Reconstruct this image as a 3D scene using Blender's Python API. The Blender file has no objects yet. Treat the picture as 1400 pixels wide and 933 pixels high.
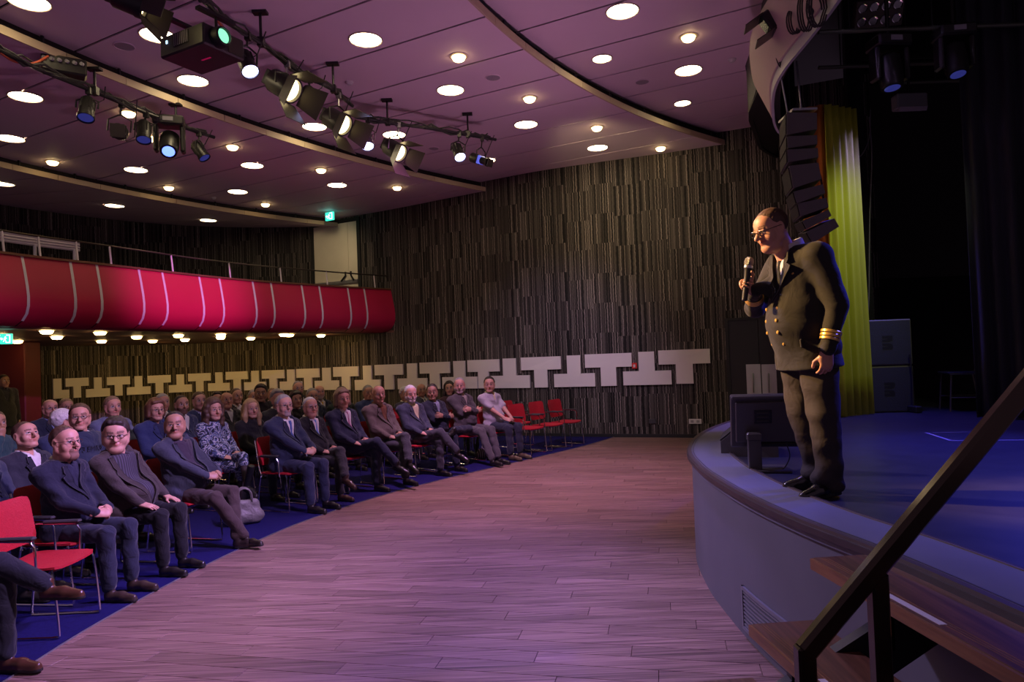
import bpy, bmesh, math, random
import numpy as np
from mathutils import Vector, Matrix

random.seed(7)
rng = np.random.default_rng(11)
SC = bpy.context.scene
COL = SC.collection

# ------------------------------------------------------------------ camera
FPX = 933.0                     # focal length in pixels of the 1400 x 933 frame (24 mm on 36 mm)
CAMZ = 1.75
PITCH = math.atan(20.5 / FPX)
ROLL = math.atan(0.0375)
_R0 = Vector((1, 0, 0)); _F = Vector((0, math.cos(PITCH), math.sin(PITCH))); _U0 = Vector((0, -math.sin(PITCH), math.cos(PITCH)))
_R = math.cos(ROLL) * _R0 - math.sin(ROLL) * _U0
_U = math.sin(ROLL) * _R0 + math.cos(ROLL) * _U0
cam = bpy.data.objects.new('camera', bpy.data.cameras.new('camera'))
COL.objects.link(cam)
cam.matrix_world = Matrix(((_R.x, _U.x, -_F.x, 0), (_R.y, _U.y, -_F.y, 0), (_R.z, _U.z, -_F.z, CAMZ), (0, 0, 0, 1)))
cam.data.sensor_width = 36.0
cam.data.lens = 24.0
cam.data.clip_start = 0.05
cam.data.clip_end = 200
SC.camera = cam

SC.view_settings.view_transform = 'Standard'
SC.view_settings.look = 'None'
SC.view_settings.gamma = 1.0
SC.view_settings.use_curve_mapping = False
SC.view_settings.exposure = 0.22

# ------------------------------------------------------------------ world: a dim violet room glow
world = bpy.data.worlds.new('World'); SC.world = world
world.use_nodes = True
world.node_tree.nodes['Background'].inputs[0].default_value = (0.52, 0.33, 0.52, 1)
world.node_tree.nodes['Background'].inputs[1].default_value = 0.20

def spot(name, loc, target, power, color, size_deg, blend=0.6, radius=0.08):
    l = bpy.data.lights.new(name, 'SPOT')
    l.energy = power; l.color = color; l.spot_size = math.radians(size_deg); l.spot_blend = blend
    l.shadow_soft_size = radius
    o = bpy.data.objects.new(name, l); COL.objects.link(o)
    o.location = loc
    d = Vector(target) - Vector(loc)
    o.rotation_euler = d.to_track_quat('-Z', 'Y').to_euler()
    return o

VIOLET = (0.46, 0.33, 1.0)
PINK = (0.86, 0.42, 0.95)
WARM = (1.0, 0.66, 0.30)
BLUE = (0.07, 0.07, 1.0)
# violet wash lamps hanging on the lighting pipes, aimed at the audience and the dance floor
spot('wash_light', (0.6, 6.3, 5.0), (-1.4, 4.9, 0), 1500, (0.40, 0.25, 1.0), 78, 1.0, 0.15)
spot('wash_light', (-0.4, 8.9, 5.0), (0.2, 9.6, 0), 1050, PINK, 84, 1.0, 0.15)
spot('wash_light', (3.0, 6.6, 5.3), (-3.5, 8.6, 1.0), 7600, (0.66, 0.42, 1.0), 60, 0.8, 0.12)
spot('wash_light', (3.0, 7.6, 5.2), (-1.5, 12.2, 1.2), 4600, (0.70, 0.46, 1.0), 52, 0.8, 0.12)
spot('wash_light', (2.2, 4.0, 5.2), (-4.0, 5.6, 1.0), 2700, (0.74, 0.46, 1.0), 60, 0.8, 0.12)
spot('balcony_light', (2.8, 6.8, 5.4), (-6.9, 13.4, 3.1), 3800, (0.9, 0.20, 0.90), 19, 1.0, 0.08)
# warm front light on the speaker from the fresnels
spot('key_light', (-3.3, 5.7, 4.7), (1.72, 4.0, 1.98), 4200, (1.0, 0.58, 0.22), 15, 0.6, 0.10)
spot('wash_light', (-2.6, 7.0, 5.0), (1.5, 4.2, 0.7), 950, (0.62, 0.50, 1.0), 44, 0.9, 0.12)
spot('wall_light', (0.4, 10.4, 5.0), (2.6, 14.0, 4.6), 190, (1.0, 0.78, 0.42), 70, 1.0, 0.10)
spot('wall_light', (0.2, 9.6, 5.0), (1.0, 14.6, 1.0), 400, (0.78, 0.62, 1.0), 56, 1.0, 0.12)
# blue stage light
spot('stage_blue', (5.4, 6.4, 4.6), (3.6, 4.9, 0.87), 900, BLUE, 58, 1.0, 0.08)
spot('stage_blue', (4.4, 8.2, 4.6), (3.9, 7.6, 0.87), 420, (0.10, 0.07, 1.0), 70, 0.9, 0.08)
spot('stage_blue', (5.2, 5.0, 4.3), (1.86, 4.05, 1.85), 800, BLUE, 17, 0.7, 0.08)
spot('curtain_light', (4.7, 6.6, 4.4), (4.25, 8.6, 2.6), 75, (0.95, 1.0, 0.6), 62, 0.9, 0.08)

spot('door_fill', (-4.1, 15.6, 5.40), (-4.75, 17.6, 4.1), 60, (1.0, 0.78, 0.45), 80, 1.0, 0.10)  # extra spot added to brighten the balcony door
# added magenta fill from the stage corner, without a fixture, brightening the ceiling
spot('ceiling_fill', (2.75, 7.6, 1.0), (-2.6, 9.4, 5.6), 180, (1.0, 0.48, 0.80), 95, 1.0, 0.15)
spot('ceiling_fill', (2.9, 8.4, 1.0), (1.2, 9.6, 5.9), 55, (1.0, 0.48, 0.80), 110, 1.0, 0.15)
# warm pot lights under the balcony that wash the rear wall
for _p, _t in (((-4.3, 16.2, 2.40), (-4.9, 17.7, 1.2)), ((-5.9, 17.0, 2.40), (-6.6, 18.7, 1.2)), ((-7.5, 17.4, 2.40), (-8.0, 19.2, 1.2)), ((-8.9, 17.3, 2.40), (-9.4, 19.2, 1.2)), ((-10.0, 16.6, 2.40), (-11.0, 18.3, 1.2))):
    spot('pot_light', _p, _t, 27, (1.0, 0.62, 0.16), 130, 1.0, 0.08)

# ------------------------------------------------------------------ picture <-> place
CAM = Vector((0, 0, CAMZ))
def ray(px, py):
    return _F + (px - 700.0) / FPX * _R - (py - 466.5) / FPX * _U
def at_z(px, py, z):
    d = ray(px, py); return CAM + d * ((z - CAMZ) / d.z)
def at_y(px, py, y):
    d = ray(px, py); return CAM + d * (y / d.y)

# ------------------------------------------------------------------ materials
MATS = {}
def mat(name, color, rough=0.6, metal=0.0, emit=None, estr=0.0, noise=None, bump=None, spec=0.5, coat=0.0, sheen=0.0):
    """noise=(scale, amount) varies the colour a little, bump=(scale, strength)"""
    if name in MATS: return MATS[name]
    m = bpy.data.materials.new(name); m.use_nodes = True
    nt = m.node_tree; b = nt.nodes['Principled BSDF']
    b.inputs['Base Color'].default_value = (*color, 1)
    b.inputs['Roughness'].default_value = rough
    b.inputs['Metallic'].default_value = metal
    b.inputs['Specular IOR Level'].default_value = spec
    if coat: b.inputs['Coat Weight'].default_value = coat
    if sheen: b.inputs['Sheen Weight'].default_value = sheen
    if emit:
        b.inputs['Emission Color'].default_value = (*emit, 1); b.inputs['Emission Strength'].default_value = estr
    if noise or bump:
        tc = nt.nodes.new('ShaderNodeTexCoord')
    if noise:
        n = nt.nodes.new('ShaderNodeTexNoise'); n.inputs['Scale'].default_value = noise[0]; n.inputs['Detail'].default_value = 4
        nt.links.new(tc.outputs['Object'], n.inputs['Vector'])
        mx = nt.nodes.new('ShaderNodeMix'); mx.data_type = 'RGBA'
        a = noise[1]
        mx.inputs[6].default_value = (*[c * (1 - a) for c in color], 1); mx.inputs[7].default_value = (*[min(1, c * (1 + a)) for c in color], 1)
        nt.links.new(n.outputs['Fac'], mx.inputs[0]); nt.links.new(mx.outputs[2], b.inputs['Base Color'])
    if bump:
        n2 = nt.nodes.new('ShaderNodeTexNoise'); n2.inputs['Scale'].default_value = bump[0]; n2.inputs['Detail'].default_value = 3
        nt.links.new(tc.outputs['Object'], n2.inputs['Vector'])
        bp = nt.nodes.new('ShaderNodeBump'); bp.inputs['Strength'].default_value = bump[1]; bp.inputs['Distance'].default_value = 0.03; n2.inputs['Distortion'].default_value = 0.8
        nt.links.new(n2.outputs['Fac'], bp.inputs['Height']); nt.links.new(bp.outputs['Normal'], b.inputs['Normal'])
    MATS[name] = m
    return m

def cloth(name, c, rough=0.85):
    return mat(name, c, rough, noise=(9, 0.18), bump=(8, 0.75), spec=0.25, sheen=0.15)

M_BLACK = mat('black_paint', (0.012, 0.012, 0.013), 0.55)
M_BLACKM = mat('black_metal', (0.018, 0.018, 0.02), 0.38, 0.3)
M_BLACKCLOTH = mat('black_cloth', (0.012, 0.012, 0.014), 0.95, bump=(30, 0.3), spec=0.1)
M_CHROME = mat('chrome', (0.75, 0.75, 0.78), 0.16, 1.0)
M_STEEL = mat('brushed_steel', (0.45, 0.45, 0.47), 0.35, 0.9)
M_RED = mat('red_fabric', (0.40, 0.005, 0.016), 0.7, bump=(60, 0.25), noise=(25, 0.12))
M_WHITEP = mat('white_paint', (0.62, 0.60, 0.60), 0.5)
M_GREYP = mat('grey_paint', (0.35, 0.34, 0.36), 0.5)
M_DARKRUB = mat('dark_rubber', (0.03, 0.028, 0.03), 0.7)

# ------------------------------------------------------------------ object helpers
def link(o, parent=None):
    COL.objects.link(o)
    if parent is not None: o.parent = parent
    return o
def tag(o, label=None, cat=None, group=None, kind=None):
    if label: o['label'] = label
    if cat: o['category'] = cat
    if group: o['group'] = group
    if kind: o['kind'] = kind
    return o
def empty(name, loc=(0, 0, 0), rz=0.0, parent=None):
    o = bpy.data.objects.new(name, None); o.empty_display_size = 0.1
    o.location = loc; o.rotation_euler = (0, 0, rz)
    return link(o, parent)

class MB:
    """collects shapes for one mesh"""
    def __init__(s): s.v = []; s.f = []; s.mi = []
    def add(s, verts, faces, mi=0):
        k = len(s.v); s.v += [tuple(v) for v in verts]
        s.f += [tuple(k + i for i in f) for f in faces]; s.mi += [mi] * len(faces)
        return s
    def box(s, c, size, M=None, mi=0, bev=0.0):
        hx, hy, hz = size[0] / 2, size[1] / 2, size[2] / 2
        if bev > 0:
            b = min(bev, hx * .9, hy * .9, hz * .9)
            vs = []; 
            for sx in (-1, 1):
                for sy in (-1, 1):
                    for sz in (-1, 1):
                        vs += [(sx * (hx - b), sy * (hy - b), sz * hz), (sx * (hx - b), sy * hy, sz * (hz - b)), (sx * hx, sy * (hy - b), sz * (hz - b))]
            bm = bmesh.new()
            for v in vs: bm.verts.new(v)
            bmesh.ops.convex_hull(bm, input=bm.verts)
            bm.verts.index_update()
            V = [Vector(v.co) for v in bm.verts]; Fc = [[v.index for v in f.verts] for f in bm.faces]
            bm.free()
        else:
            V = [Vector((x, y, z)) for x in (-hx, hx) for y in (-hy, hy) for z in (-hz, hz)]
            Fc = [(0, 1, 3, 2), (4, 6, 7, 5), (0, 4, 5, 1), (2, 3, 7, 6), (0, 2, 6, 4), (1, 5, 7, 3)]
        if M is not None: V = [M @ v for v in V]
        c = Vector(c)
        return s.add([v + c for v in V], Fc, mi)
    def tube(s, pts, r, n=8, cap=True, mi=0, rs=None):
        pts = [Vector(p) for p in pts]; m = len(pts)
        rings = []
        up = None
        for i, p in enumerate(pts):
            t = (pts[min(i + 1, m - 1)] - pts[max(i - 1, 0)])
            if t.length < 1e-9: t = Vector((0, 0, 1))
            t.normalize()
            if up is None:
                up = Vector((0, 0, 1)) if abs(t.z) < 0.9 else Vector((1, 0, 0))
            a = t.cross(up); 
            if a.length < 1e-6: a = t.cross(Vector((0, 1, 0)))
            a.normalize(); b = a.cross(t).normalized(); up = b
            rr = rs[i] if rs else r
            rings.append([p + rr * (math.cos(2 * math.pi * k / n) * a + math.sin(2 * math.pi * k / n) * b) for k in range(n)])
        V = [v for R in rings for v in R]; Fc = []
        for i in range(m - 1):
            for k in range(n):
                k2 = (k + 1) % n
                Fc.append((i * n + k, i * n + k2, (i + 1) * n + k2, (i + 1) * n + k))
        if cap:
            Fc.append(tuple(range(n - 1, -1, -1))); Fc.append(tuple((m - 1) * n + k for k in range(n)))
        return s.add(V, Fc, mi)
    def lathe(s, prof, n=20, M=None, mi=0, cap=True):
        """prof: (r, z) list turned about z"""
        V = []; Fc = []
        for r, z in prof:
            for k in range(n):
                a = 2 * math.pi * k / n; V.append(Vector((r * math.cos(a), r * math.sin(a), z)))
        for i in range(len(prof) - 1):
            for k in range(n):
                k2 = (k + 1) % n
                Fc.append((i * n + k, i * n + k2, (i + 1) * n + k2, (i + 1) * n + k))
        if cap:
            Fc.append(tuple(range(n - 1, -1, -1))); Fc.append(tuple((len(prof) - 1) * n + k for k in range(n)))
        if M is not None: V = [M @ v for v in V]
        return s.add(V, Fc, mi)
    def prism(s, poly, z0, z1, M=None, mi=0):
        n = len(poly)
        V = [Vector((x, y, z0)) for x, y in poly] + [Vector((x, y, z1)) for x, y in poly]
        Fc = [tuple(range(n - 1, -1, -1)), tuple(range(n, 2 * n))] + [(i, (i + 1) % n, n + (i + 1) % n, n + i) for i in range(n)]
        if M is not None: V = [M @ v for v in V]
        return s.add(V, Fc, mi)
    def build(s, name, mats, parent=None, smooth=False, recalc=True, loc=None, uv=None):
        me = bpy.data.meshes.new(name)
        me.from_pydata([tuple(v) for v in s.v], [], s.f)
        if not isinstance(mats, (list, tuple)): mats = [mats]
        for m in mats: me.materials.append(m)
        if len(mats) > 1: me.polygons.foreach_set('material_index', s.mi)
        if recalc:
            bm = bmesh.new(); bm.from_mesh(me); bmesh.ops.recalc_face_normals(bm, faces=bm.faces); bm.to_mesh(me); bm.free()
        if smooth:
            me.polygons.foreach_set('use_smooth', [True] * len(me.polygons))
            me.set_sharp_from_angle(angle=math.radians(40))
        if uv is not None:
            l = me.uv_layers.new(name='UVMap')
            for lp in me.loops: l.data[lp.index].uv = uv[lp.vertex_index]
        me.update()
        o = bpy.data.objects.new(name, me)
        if loc is not None: o.location = loc
        return link(o, parent)

def rot_to(d, up=(0, 0, 1)):
    """matrix whose -Z looks along d (3x3)"""
    return Vector(d).to_track_quat('-Z', 'Y').to_matrix()
def catmull(pts, n=8):
    out = []; P = [np.array(p, float) for p in pts]
    P = [2 * P[0] - P[1]] + P + [2 * P[-1] - P[-2]]
    for i in range(1, len(P) - 2):
        for k in range(n):
            t = k / n
            out.append(0.5 * ((2 * P[i]) + (-P[i - 1] + P[i + 1]) * t + (2 * P[i - 1] - 5 * P[i] + 4 * P[i + 1] - P[i + 2]) * t * t + (-P[i - 1] + 3 * P[i] - 3 * P[i + 1] + P[i + 2]) * t ** 3))
    out.append(P[-2]); return out
def ordinal(n):
    return ['first', 'second', 'third', 'fourth', 'fifth', 'sixth', 'seventh', 'eighth', 'ninth', 'tenth', 'eleventh', 'twelfth', 'thirteenth', 'fourteenth', 'fifteenth', 'sixteenth', 'seventeenth', 'eighteenth', 'nineteenth', 'twentieth'][n] if n < 20 else '%dth' % (n + 1)
# ================================================================== THE HALL
# ------------------------------------------------------------------ patterned wall: plan curve
WALL_PTS = [(6.6, 12.2), (5.1, 12.85), (3.36, 13.6), (1.4, 14.35), (0, 15.05), (-2.85, 16.85), (-4.75, 17.9), (-6.2, 18.7), (-7.6, 19.25), (-9.0, 19.4), (-10.2, 19.0), (-11.2, 18.2), (-11.95, 17.2), (-12.6, 16.0)]
WALL = [np.array(p) for p in catmull(WALL_PTS, 8)]
WALL_S = [0.0]
for _a, _b in zip(WALL[:-1], WALL[1:]): WALL_S.append(WALL_S[-1] + float(np.linalg.norm(_b - _a)))
def wall_at(s, off=0.0):
    """plan point at arc length s, moved off metres into the room"""
    s = min(max(s, 0), WALL_S[-1] - 1e-6)
    i = int(np.searchsorted(WALL_S, s, side='right')) - 1
    i = min(i, len(WALL) - 2)
    f = (s - WALL_S[i]) / (WALL_S[i + 1] - WALL_S[i])
    p = WALL[i] * (1 - f) + WALL[i + 1] * f
    t = WALL[min(i + 2, len(WALL) - 1)] - WALL[max(i - 1, 0)]; t = t / np.linalg.norm(t)
    n = np.array((-t[1], t[0]))
    if n[1] > 0 or (abs(n[1]) < .2 and n[0] < 0): n = -n if np.dot(n, np.array((-2, 12.)) - p) < 0 else n
    if np.dot(n, np.array((-3, 10.)) - p) < 0: n = -n
    q = p + n * off
    return float(q[0]), float(q[1])
def wall_hit(px, py):
    """(s, z) where the sight line meets the wall"""
    d = ray(px, py); dx, dy = d.x, d.y
    for i in range(len(WALL) - 1):
        a, b = WALL[i], WALL[i + 1]
        ca = a[0] * dy - a[1] * dx; cb = b[0] * dy - b[1] * dx
        if ca == 0 or ca * cb < 0:
            f = ca / (ca - cb); p = a + f * (b - a)
            return WALL_S[i] + f * (WALL_S[i + 1] - WALL_S[i]), CAMZ + d.z * (p[1] / dy)
    return None

def wall_material():
    m = bpy.data.materials.new('striped_wall_covering'); m.use_nodes = True
    nt = m.node_tree; N = nt.nodes; L = nt.links; b = N['Principled BSDF']
    uv = N.new('ShaderNodeUVMap'); sep = N.new('ShaderNodeSeparateXYZ'); L.new(uv.outputs[0], sep.inputs[0])
    def math_(op, a, c=None):
        n = N.new('ShaderNodeMath'); n.operation = op
        for i, x in enumerate((a, c)):
            if x is None: continue
            if isinstance(x, (int, float)): n.inputs[i].default_value = x
            else: L.new(x, n.inputs[i])
        return n.outputs[0]
    S, Z = sep.outputs[0], sep.outputs[1]
    # covering hung in drops 0.9 m wide, each drop shifted up or down: courses of stripes break at different heights
    colf = math_('FLOOR', math_('MULTIPLY', S, 1 / 0.53))
    wn = N.new('ShaderNodeTexWhiteNoise'); wn.noise_dimensions = '1D'; L.new(colf, wn.inputs['W'])
    row = math_('FLOOR', math_('ADD', math_('MULTIPLY', Z, 1 / 0.62), math_('MULTIPLY', wn.outputs['Value'], 1.0)))
    off = math_('MULTIPLY', math_('MODULO', row, 2.0), 0.085)
    wav = N.new('ShaderNodeTexNoise'); wav.inputs['Scale'].default_value = 14.0; wav.inputs['Detail'].default_value = 2
    L.new(uv.outputs[0], wav.inputs['Vector'])
    wig = math_('MULTIPLY', math_('SUBTRACT', wav.outputs['Fac'], 0.5), 0.030)
    x = math_('ADD', math_('ADD', S, off), wig)
    def stripes(scale, w):
        n = N.new('ShaderNodeTexNoise'); n.noise_dimensions = '2D'; n.inputs['Scale'].default_value = 1.0; n.inputs['Detail'].default_value = 1.0
        c = N.new('ShaderNodeCombineXYZ'); L.new(math_('MULTIPLY', x, scale), c.inputs[0]); L.new(math_('MULTIPLY', math_('MODULO', row, 2.0), w * .06), c.inputs[1])
        L.new(c.outputs[0], n.inputs['Vector']); return n.outputs['Fac']
    r1 = N.new('ShaderNodeValToRGB'); L.new(stripes(17, 7.3), r1.inputs[0])
    e = r1.color_ramp; e.elements[0].position = 0.36; e.elements[0].color = (0.012, 0.010, 0.010, 1)
    e.elements[1].position = 0.62; e.elements[1].color = (0.088, 0.075, 0.068, 1)
    k = e.elements.new(0.5); k.color = (0.048, 0.040, 0.037, 1)
    r2 = N.new('ShaderNodeValToRGB'); L.new(stripes(37, 3.1), r2.inputs[0])
    e = r2.color_ramp; e.elements[0].position = 0.60; e.elements[0].color = (0, 0, 0, 1); e.elements[1].position = 0.68; e.elements[1].color = (0.26, 0.225, 0.205, 1)
    r3 = N.new('ShaderNodeValToRGB'); L.new(stripes(33, 5.7), r3.inputs[0])
    e = r3.color_ramp; e.elements[0].position = 0.34; e.elements[0].color = (0.35, 0.35, 0.35, 1); e.elements[1].position = 0.42; e.elements[1].color = (1, 1, 1, 1)
    g = N.new('ShaderNodeTexNoise'); g.inputs['Scale'].default_value = 60; g.inputs['Detail'].default_value = 3; L.new(uv.outputs[0], g.inputs['Vector'])
    add = N.new('ShaderNodeMix'); add.data_type = 'RGBA'; add.blend_type = 'ADD'; add.inputs[0].default_value = 0.85
    L.new(r1.outputs[0], add.inputs[6]); L.new(r2.outputs[0], add.inputs[7])
    mul = N.new('ShaderNodeMix'); mul.data_type = 'RGBA'; mul.blend_type = 'MULTIPLY'; mul.inputs[0].default_value = 1
    L.new(add.outputs[2], mul.inputs[6]); L.new(r3.outputs[0], mul.inputs[7])
    gr = N.new('ShaderNodeMapRange'); gr.inputs[3].default_value = 0.55; gr.inputs[4].default_value = 1.4; L.new(g.outputs['Fac'], gr.inputs[0])
    mul2 = N.new('ShaderNodeMix'); mul2.data_type = 'RGBA'; mul2.blend_type = 'MULTIPLY'; mul2.inputs[0].default_value = 1
    L.new(mul.outputs[2], mul2.inputs[6]); L.new(gr.outputs[0], mul2.inputs[7])
    L.new(mul2.outputs[2], b.inputs['Base Color']); b.inputs['Roughness'].default_value = 0.75
    b.inputs['Specular IOR Level'].default_value = 0.25
    bp = N.new('ShaderNodeBump'); bp.inputs['Strength'].default_value = 0.5; bp.inputs['Distance'].default_value = 0.02
    L.new(r1.outputs[0], bp.inputs['Height']); L.new(bp.outputs[0], b.inputs['Normal'])
    return m
M_WALL = wall_material()

def wall_piece(name, s0, s1, z0, z1, label):
    n = max(2, int((s1 - s0) / 0.25)); mb = MB(); uv = []
    for i in range(n + 1):
        s = s0 + (s1 - s0) * i / n
        for off, z in ((0, z0), (0, z1), (-0.15, z1), (-0.15, z0)):
            x, y = wall_at(s, off); mb.v.append((x, y, z)); uv.append((s, z))
    for i in range(n):
        for k in range(4):
            k2 = (k + 1) % 4
            mb.f.append((4 * i + k, 4 * i + k2, 4 * i + 4 + k2, 4 * i + 4 + k)); mb.mi.append(0)
    mb.f += [(0, 1, 2, 3), (4 * n + 3, 4 * n + 2, 4 * n + 1, 4 * n)]; mb.mi += [0, 0]
    return tag(mb.build(name, M_WALL, uv=uv), label, kind='structure')
S_CORNER = wall_hit(345, 500)[0]
wall_piece('wall_right', 0, S_CORNER, 0, 6.6, 'dark striped wall running from the stage to the far corner')
wall_piece('wall_back', S_CORNER, WALL_S[-1], 0, 6.6, 'dark striped rear wall behind and below the balcony')

# dark red side wall far left
_e = WALL[-1]
mb = MB(); mb.prism([(_e[0] - 6, _e[1] - 12.5), (_e[0] - 6, _e[1] - 12.3), (_e[0] + .05, _e[1] + .1), (_e[0] + .05, _e[1] - .1)], 0, 6.6)
tag(mb.build('wall_left', mat('dark_red_wall', (0.20, 0.014, 0.012), 0.6)), 'dark red side wall at the far left', kind='structure')

# ------------------------------------------------------------------ stage outline
STAGE_OUT = [np.array(p) for p in catmull([(5.2, 10.6), (4.0, 9.75), (2.69, 8.28), (1.93, 7.1), (1.49, 5.96), (1.34, 5.1), (1.31, 4.48), (1.32, 3.92), (1.38, 3.38), (1.48, 2.84), (1.555, 2.1), (1.6, 1.2), (1.55, 0.2), (1.4, -1.0)], 6)]
def offset_curve(C, d):
    out = []
    for i, p in enumerate(C):
        t = C[min(i + 1, len(C) - 1)] - C[max(i - 1, 0)]; t = t / np.linalg.norm(t)
        n = np.array((-t[1], t[0]))      # curve runs away from the far end towards the camera: left of travel is +x
        out.append(p + n * d)
    return out
RIM, DECK = 0.89, 0.865
def stage_x(y):
    ys = [p[1] for p in STAGE_OUT][::-1]; xs = [p[0] for p in STAGE_OUT][::-1]
    return float(np.interp(y, ys, xs))

# ------------------------------------------------------------------ carpet and wooden floor
CARPET = [np.array(p) for p in catmull([(-2.9, 1.0), (-2.97, 2.6), (-2.98, 3.96), (-2.96, 4.83), (-2.82, 5.91), (-2.62, 6.86), (-2.36, 7.7), (-1.75, 8.95), (-0.95, 10.1), (0.05, 11.35), (1.25, 12.9), (2.2, 14.4)], 6)]
def carpet_x(y):
    return float(np.interp(y, [p[1] for p in CARPET], [p[0] for p in CARPET]))

def wood_material():
    m = bpy.data.materials.new('wood_planks'); m.use_nodes = True
    nt = m.node_tree; N = nt.nodes; L = nt.links; b = N['Principled BSDF']
    tc = N.new('ShaderNodeTexCoord'); mp = N.new('ShaderNodeMapping')
    mp.inputs['Rotation'].default_value = (0, 0, math.atan(0.22)); mp.inputs['Scale'].default_value = (1.0, 60, 1)
    L.new(tc.outputs['Object'], mp.inputs['Vector'])
    at = N.new('ShaderNodeAttribute'); at.attribute_name = 'tone'
    ad = N.new('ShaderNodeVectorMath'); ad.operation = 'MULTIPLY_ADD'; ad.inputs[1].default_value = (37, 53, 17); L.new(at.outputs['Vector'], ad.inputs[0]); L.new(mp.outputs[0], ad.inputs[2])
    n = N.new('ShaderNodeTexNoise'); n.inputs['Scale'].default_value = 1.3; n.inputs['Detail'].default_value = 5; n.inputs['Roughness'].default_value = 0.6
    L.new(ad.outputs[0], n.inputs['Vector'])
    r = N.new('ShaderNodeValToRGB'); L.new(n.outputs['Fac'], r.inputs[0])
    e = r.color_ramp; e.elements[0].position = 0.3; e.elements[0].color = (0.062, 0.033, 0.027, 1); e.elements[1].position = 0.72; e.elements[1].color = (0.37, 0.235, 0.185, 1)
    k = e.elements.new(0.5); k.color = (0.215, 0.128, 0.098, 1)
    mr = N.new('ShaderNodeMapRange'); mr.inputs[3].default_value = 0.80; mr.inputs[4].default_value = 1.12; L.new(at.outputs['Fac'], mr.inputs[0])
    mu = N.new('ShaderNodeMix'); mu.data_type = 'RGBA'; mu.blend_type = 'MULTIPLY'; mu.inputs[0].default_value = 1
    L.new(r.outputs[0], mu.inputs[6]); L.new(mr.outputs[0], mu.inputs[7]); L.new(mu.outputs[2], b.inputs['Base Color'])
    b.inputs['Roughness'].default_value = 0.42; b.inputs['Specular IOR Level'].default_value = 0.4
    bp = N.new('ShaderNodeBump'); bp.inputs['Strength'].default_value = 0.12; bp.inputs['Distance'].default_value = 0.01
    L.new(n.outputs['Fac'], bp.inputs['Height']); L.new(bp.outputs[0], b.inputs['Normal'])
    return m
M_WOOD = wood_material()
mb = MB(); mb.box((-4, 10.5, -0.07), (26, 26, 0.1))
floor = tag(mb.build('floor', mat('subfloor', (0.03, 0.02, 0.018), 0.8)), 'wooden plank floor in front of the stage', kind='structure')

_pd = np.array((1, -0.22)); _pd = _pd / np.linalg.norm(_pd); _pn = np.array((-_pd[1], _pd[0]))   # along, across
PW, PL = 0.148, 1.24
planks = []
for j in range(14, 105):
    v = j * PW
    u0 = (j * 0.437 % 1.0) * PL - 8 * PL
    for i in range(16):
        ua = u0 + i * PL; c = _pd * (ua + PL / 2) + _pn * (v + PW / 2)
        if c[1] < 1.2 or c[1] > 15.2: continue
        xl = carpet_x(c[1]) - 0.15; xr = min(stage_x(c[1]) + 0.1 if c[1] < 10 else 6.2, 6.2)
        if c[0] + PL / 2 < xl or c[0] - PL / 2 > xr: continue
        # clip the ends so planks run neither deep under the carpet nor under the stage
        ul = max(ua, (xl - _pn[0] * v) / _pd[0]); ur = min(ua + PL, (xr - _pn[0] * v) / _pd[0])
        if ur - ul < 0.06: continue
        planks.append((c[1], ul, ur, v))
planks.sort()
def plank_geo(ul, ur, v, g=0.0013):
    P = [(ul + g, v + g), (ur - g, v + g), (ur - g, v + PW - g), (ul + g, v + PW - g)]
    b = 0.0015
    Q = [(ul + g + b, v + g + b), (ur - g - b, v + g + b), (ur - g - b, v + PW - g - b), (ul + g + b, v + PW - g - b)]
    w = lambda q, z: (float(_pd[0] * q[0] + _pn[0] * q[1]), float(_pd[1] * q[0] + _pn[1] * q[1]), z)
    V = [w(q, -0.02) for q in P] + [w(q, -0.0015) for q in P] + [w(q, 0.0) for q in Q]
    F = [(8, 9, 10, 11)] + [(i, (i + 1) % 4, 4 + (i + 1) % 4, 4 + i) for i in range(4)] + [(4 + i, 4 + (i + 1) % 4, 8 + (i + 1) % 4, 8 + i) for i in range(4)]
    return V, F
def set_tone(me, tones):
    a = me.attributes.new('tone', 'FLOAT', 'POINT'); a.data.foreach_set('value', tones)
far = MB(); far_t = []
for k, (yy, ul, ur, v) in enumerate(planks):
    V, F = plank_geo(ul, ur, v); t = random.random()
    if k < 290:
        mb = MB(); mb.add(V, F); o = mb.build('plank', M_WOOD, floor, recalc=False); set_tone(o.data, [t] * len(V))
    else:
        far.add(V, F); far_t += [t] * len(V)
o = far.build('far_planks', M_WOOD, floor, recalc=False); set_tone(o.data, far_t); o['kind'] = 'stuff'

# carpet
mb = MB()
left = [(-16.5, p[1]) for p in CARPET]
n = len(CARPET)
for i, p in enumerate(CARPET):
    mb.v += [(p[0], p[1], 0.006), (p[0] * .5 - 8.2, p[1] + 2.2 * (i / n), 0.006), (-16.4, p[1] + 8 * (i / n), 0.006)]
for i in range(n - 1):
    for k in (0, 1):
        mb.f.append((3 * i + k, 3 * i + k + 1, 3 * i + 3 + k + 1, 3 * i + 3 + k)); mb.mi.append(0)
for i in range(n - 1):
    a, b2 = CARPET[i], CARPET[i + 1]
    mb.add([(a[0], a[1], 0.006), (b2[0], b2[1], 0.006), (b2[0], b2[1], -0.02), (a[0], a[1], -0.02)], [(0, 1, 2, 3)])
M_CARPET = mat('blue_carpet', (0.014, 0.012, 0.085), 0.95, noise=(40, 0.35), bump=(180, 0.5), spec=0.1)
tag(mb.build('floor_carpet', M_CARPET, recalc=False), 'dark blue carpet under the rows of chairs', kind='structure')
# metal trim along the carpet edge
mb = MB(); mb.tube([(p[0] + .012, p[1], 0.003) for p in CARPET], 0.006, 6)
tag(mb.build('trim_1', M_STEEL), 'thin metal edge strip between carpet and wood', kind='structure')

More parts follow.
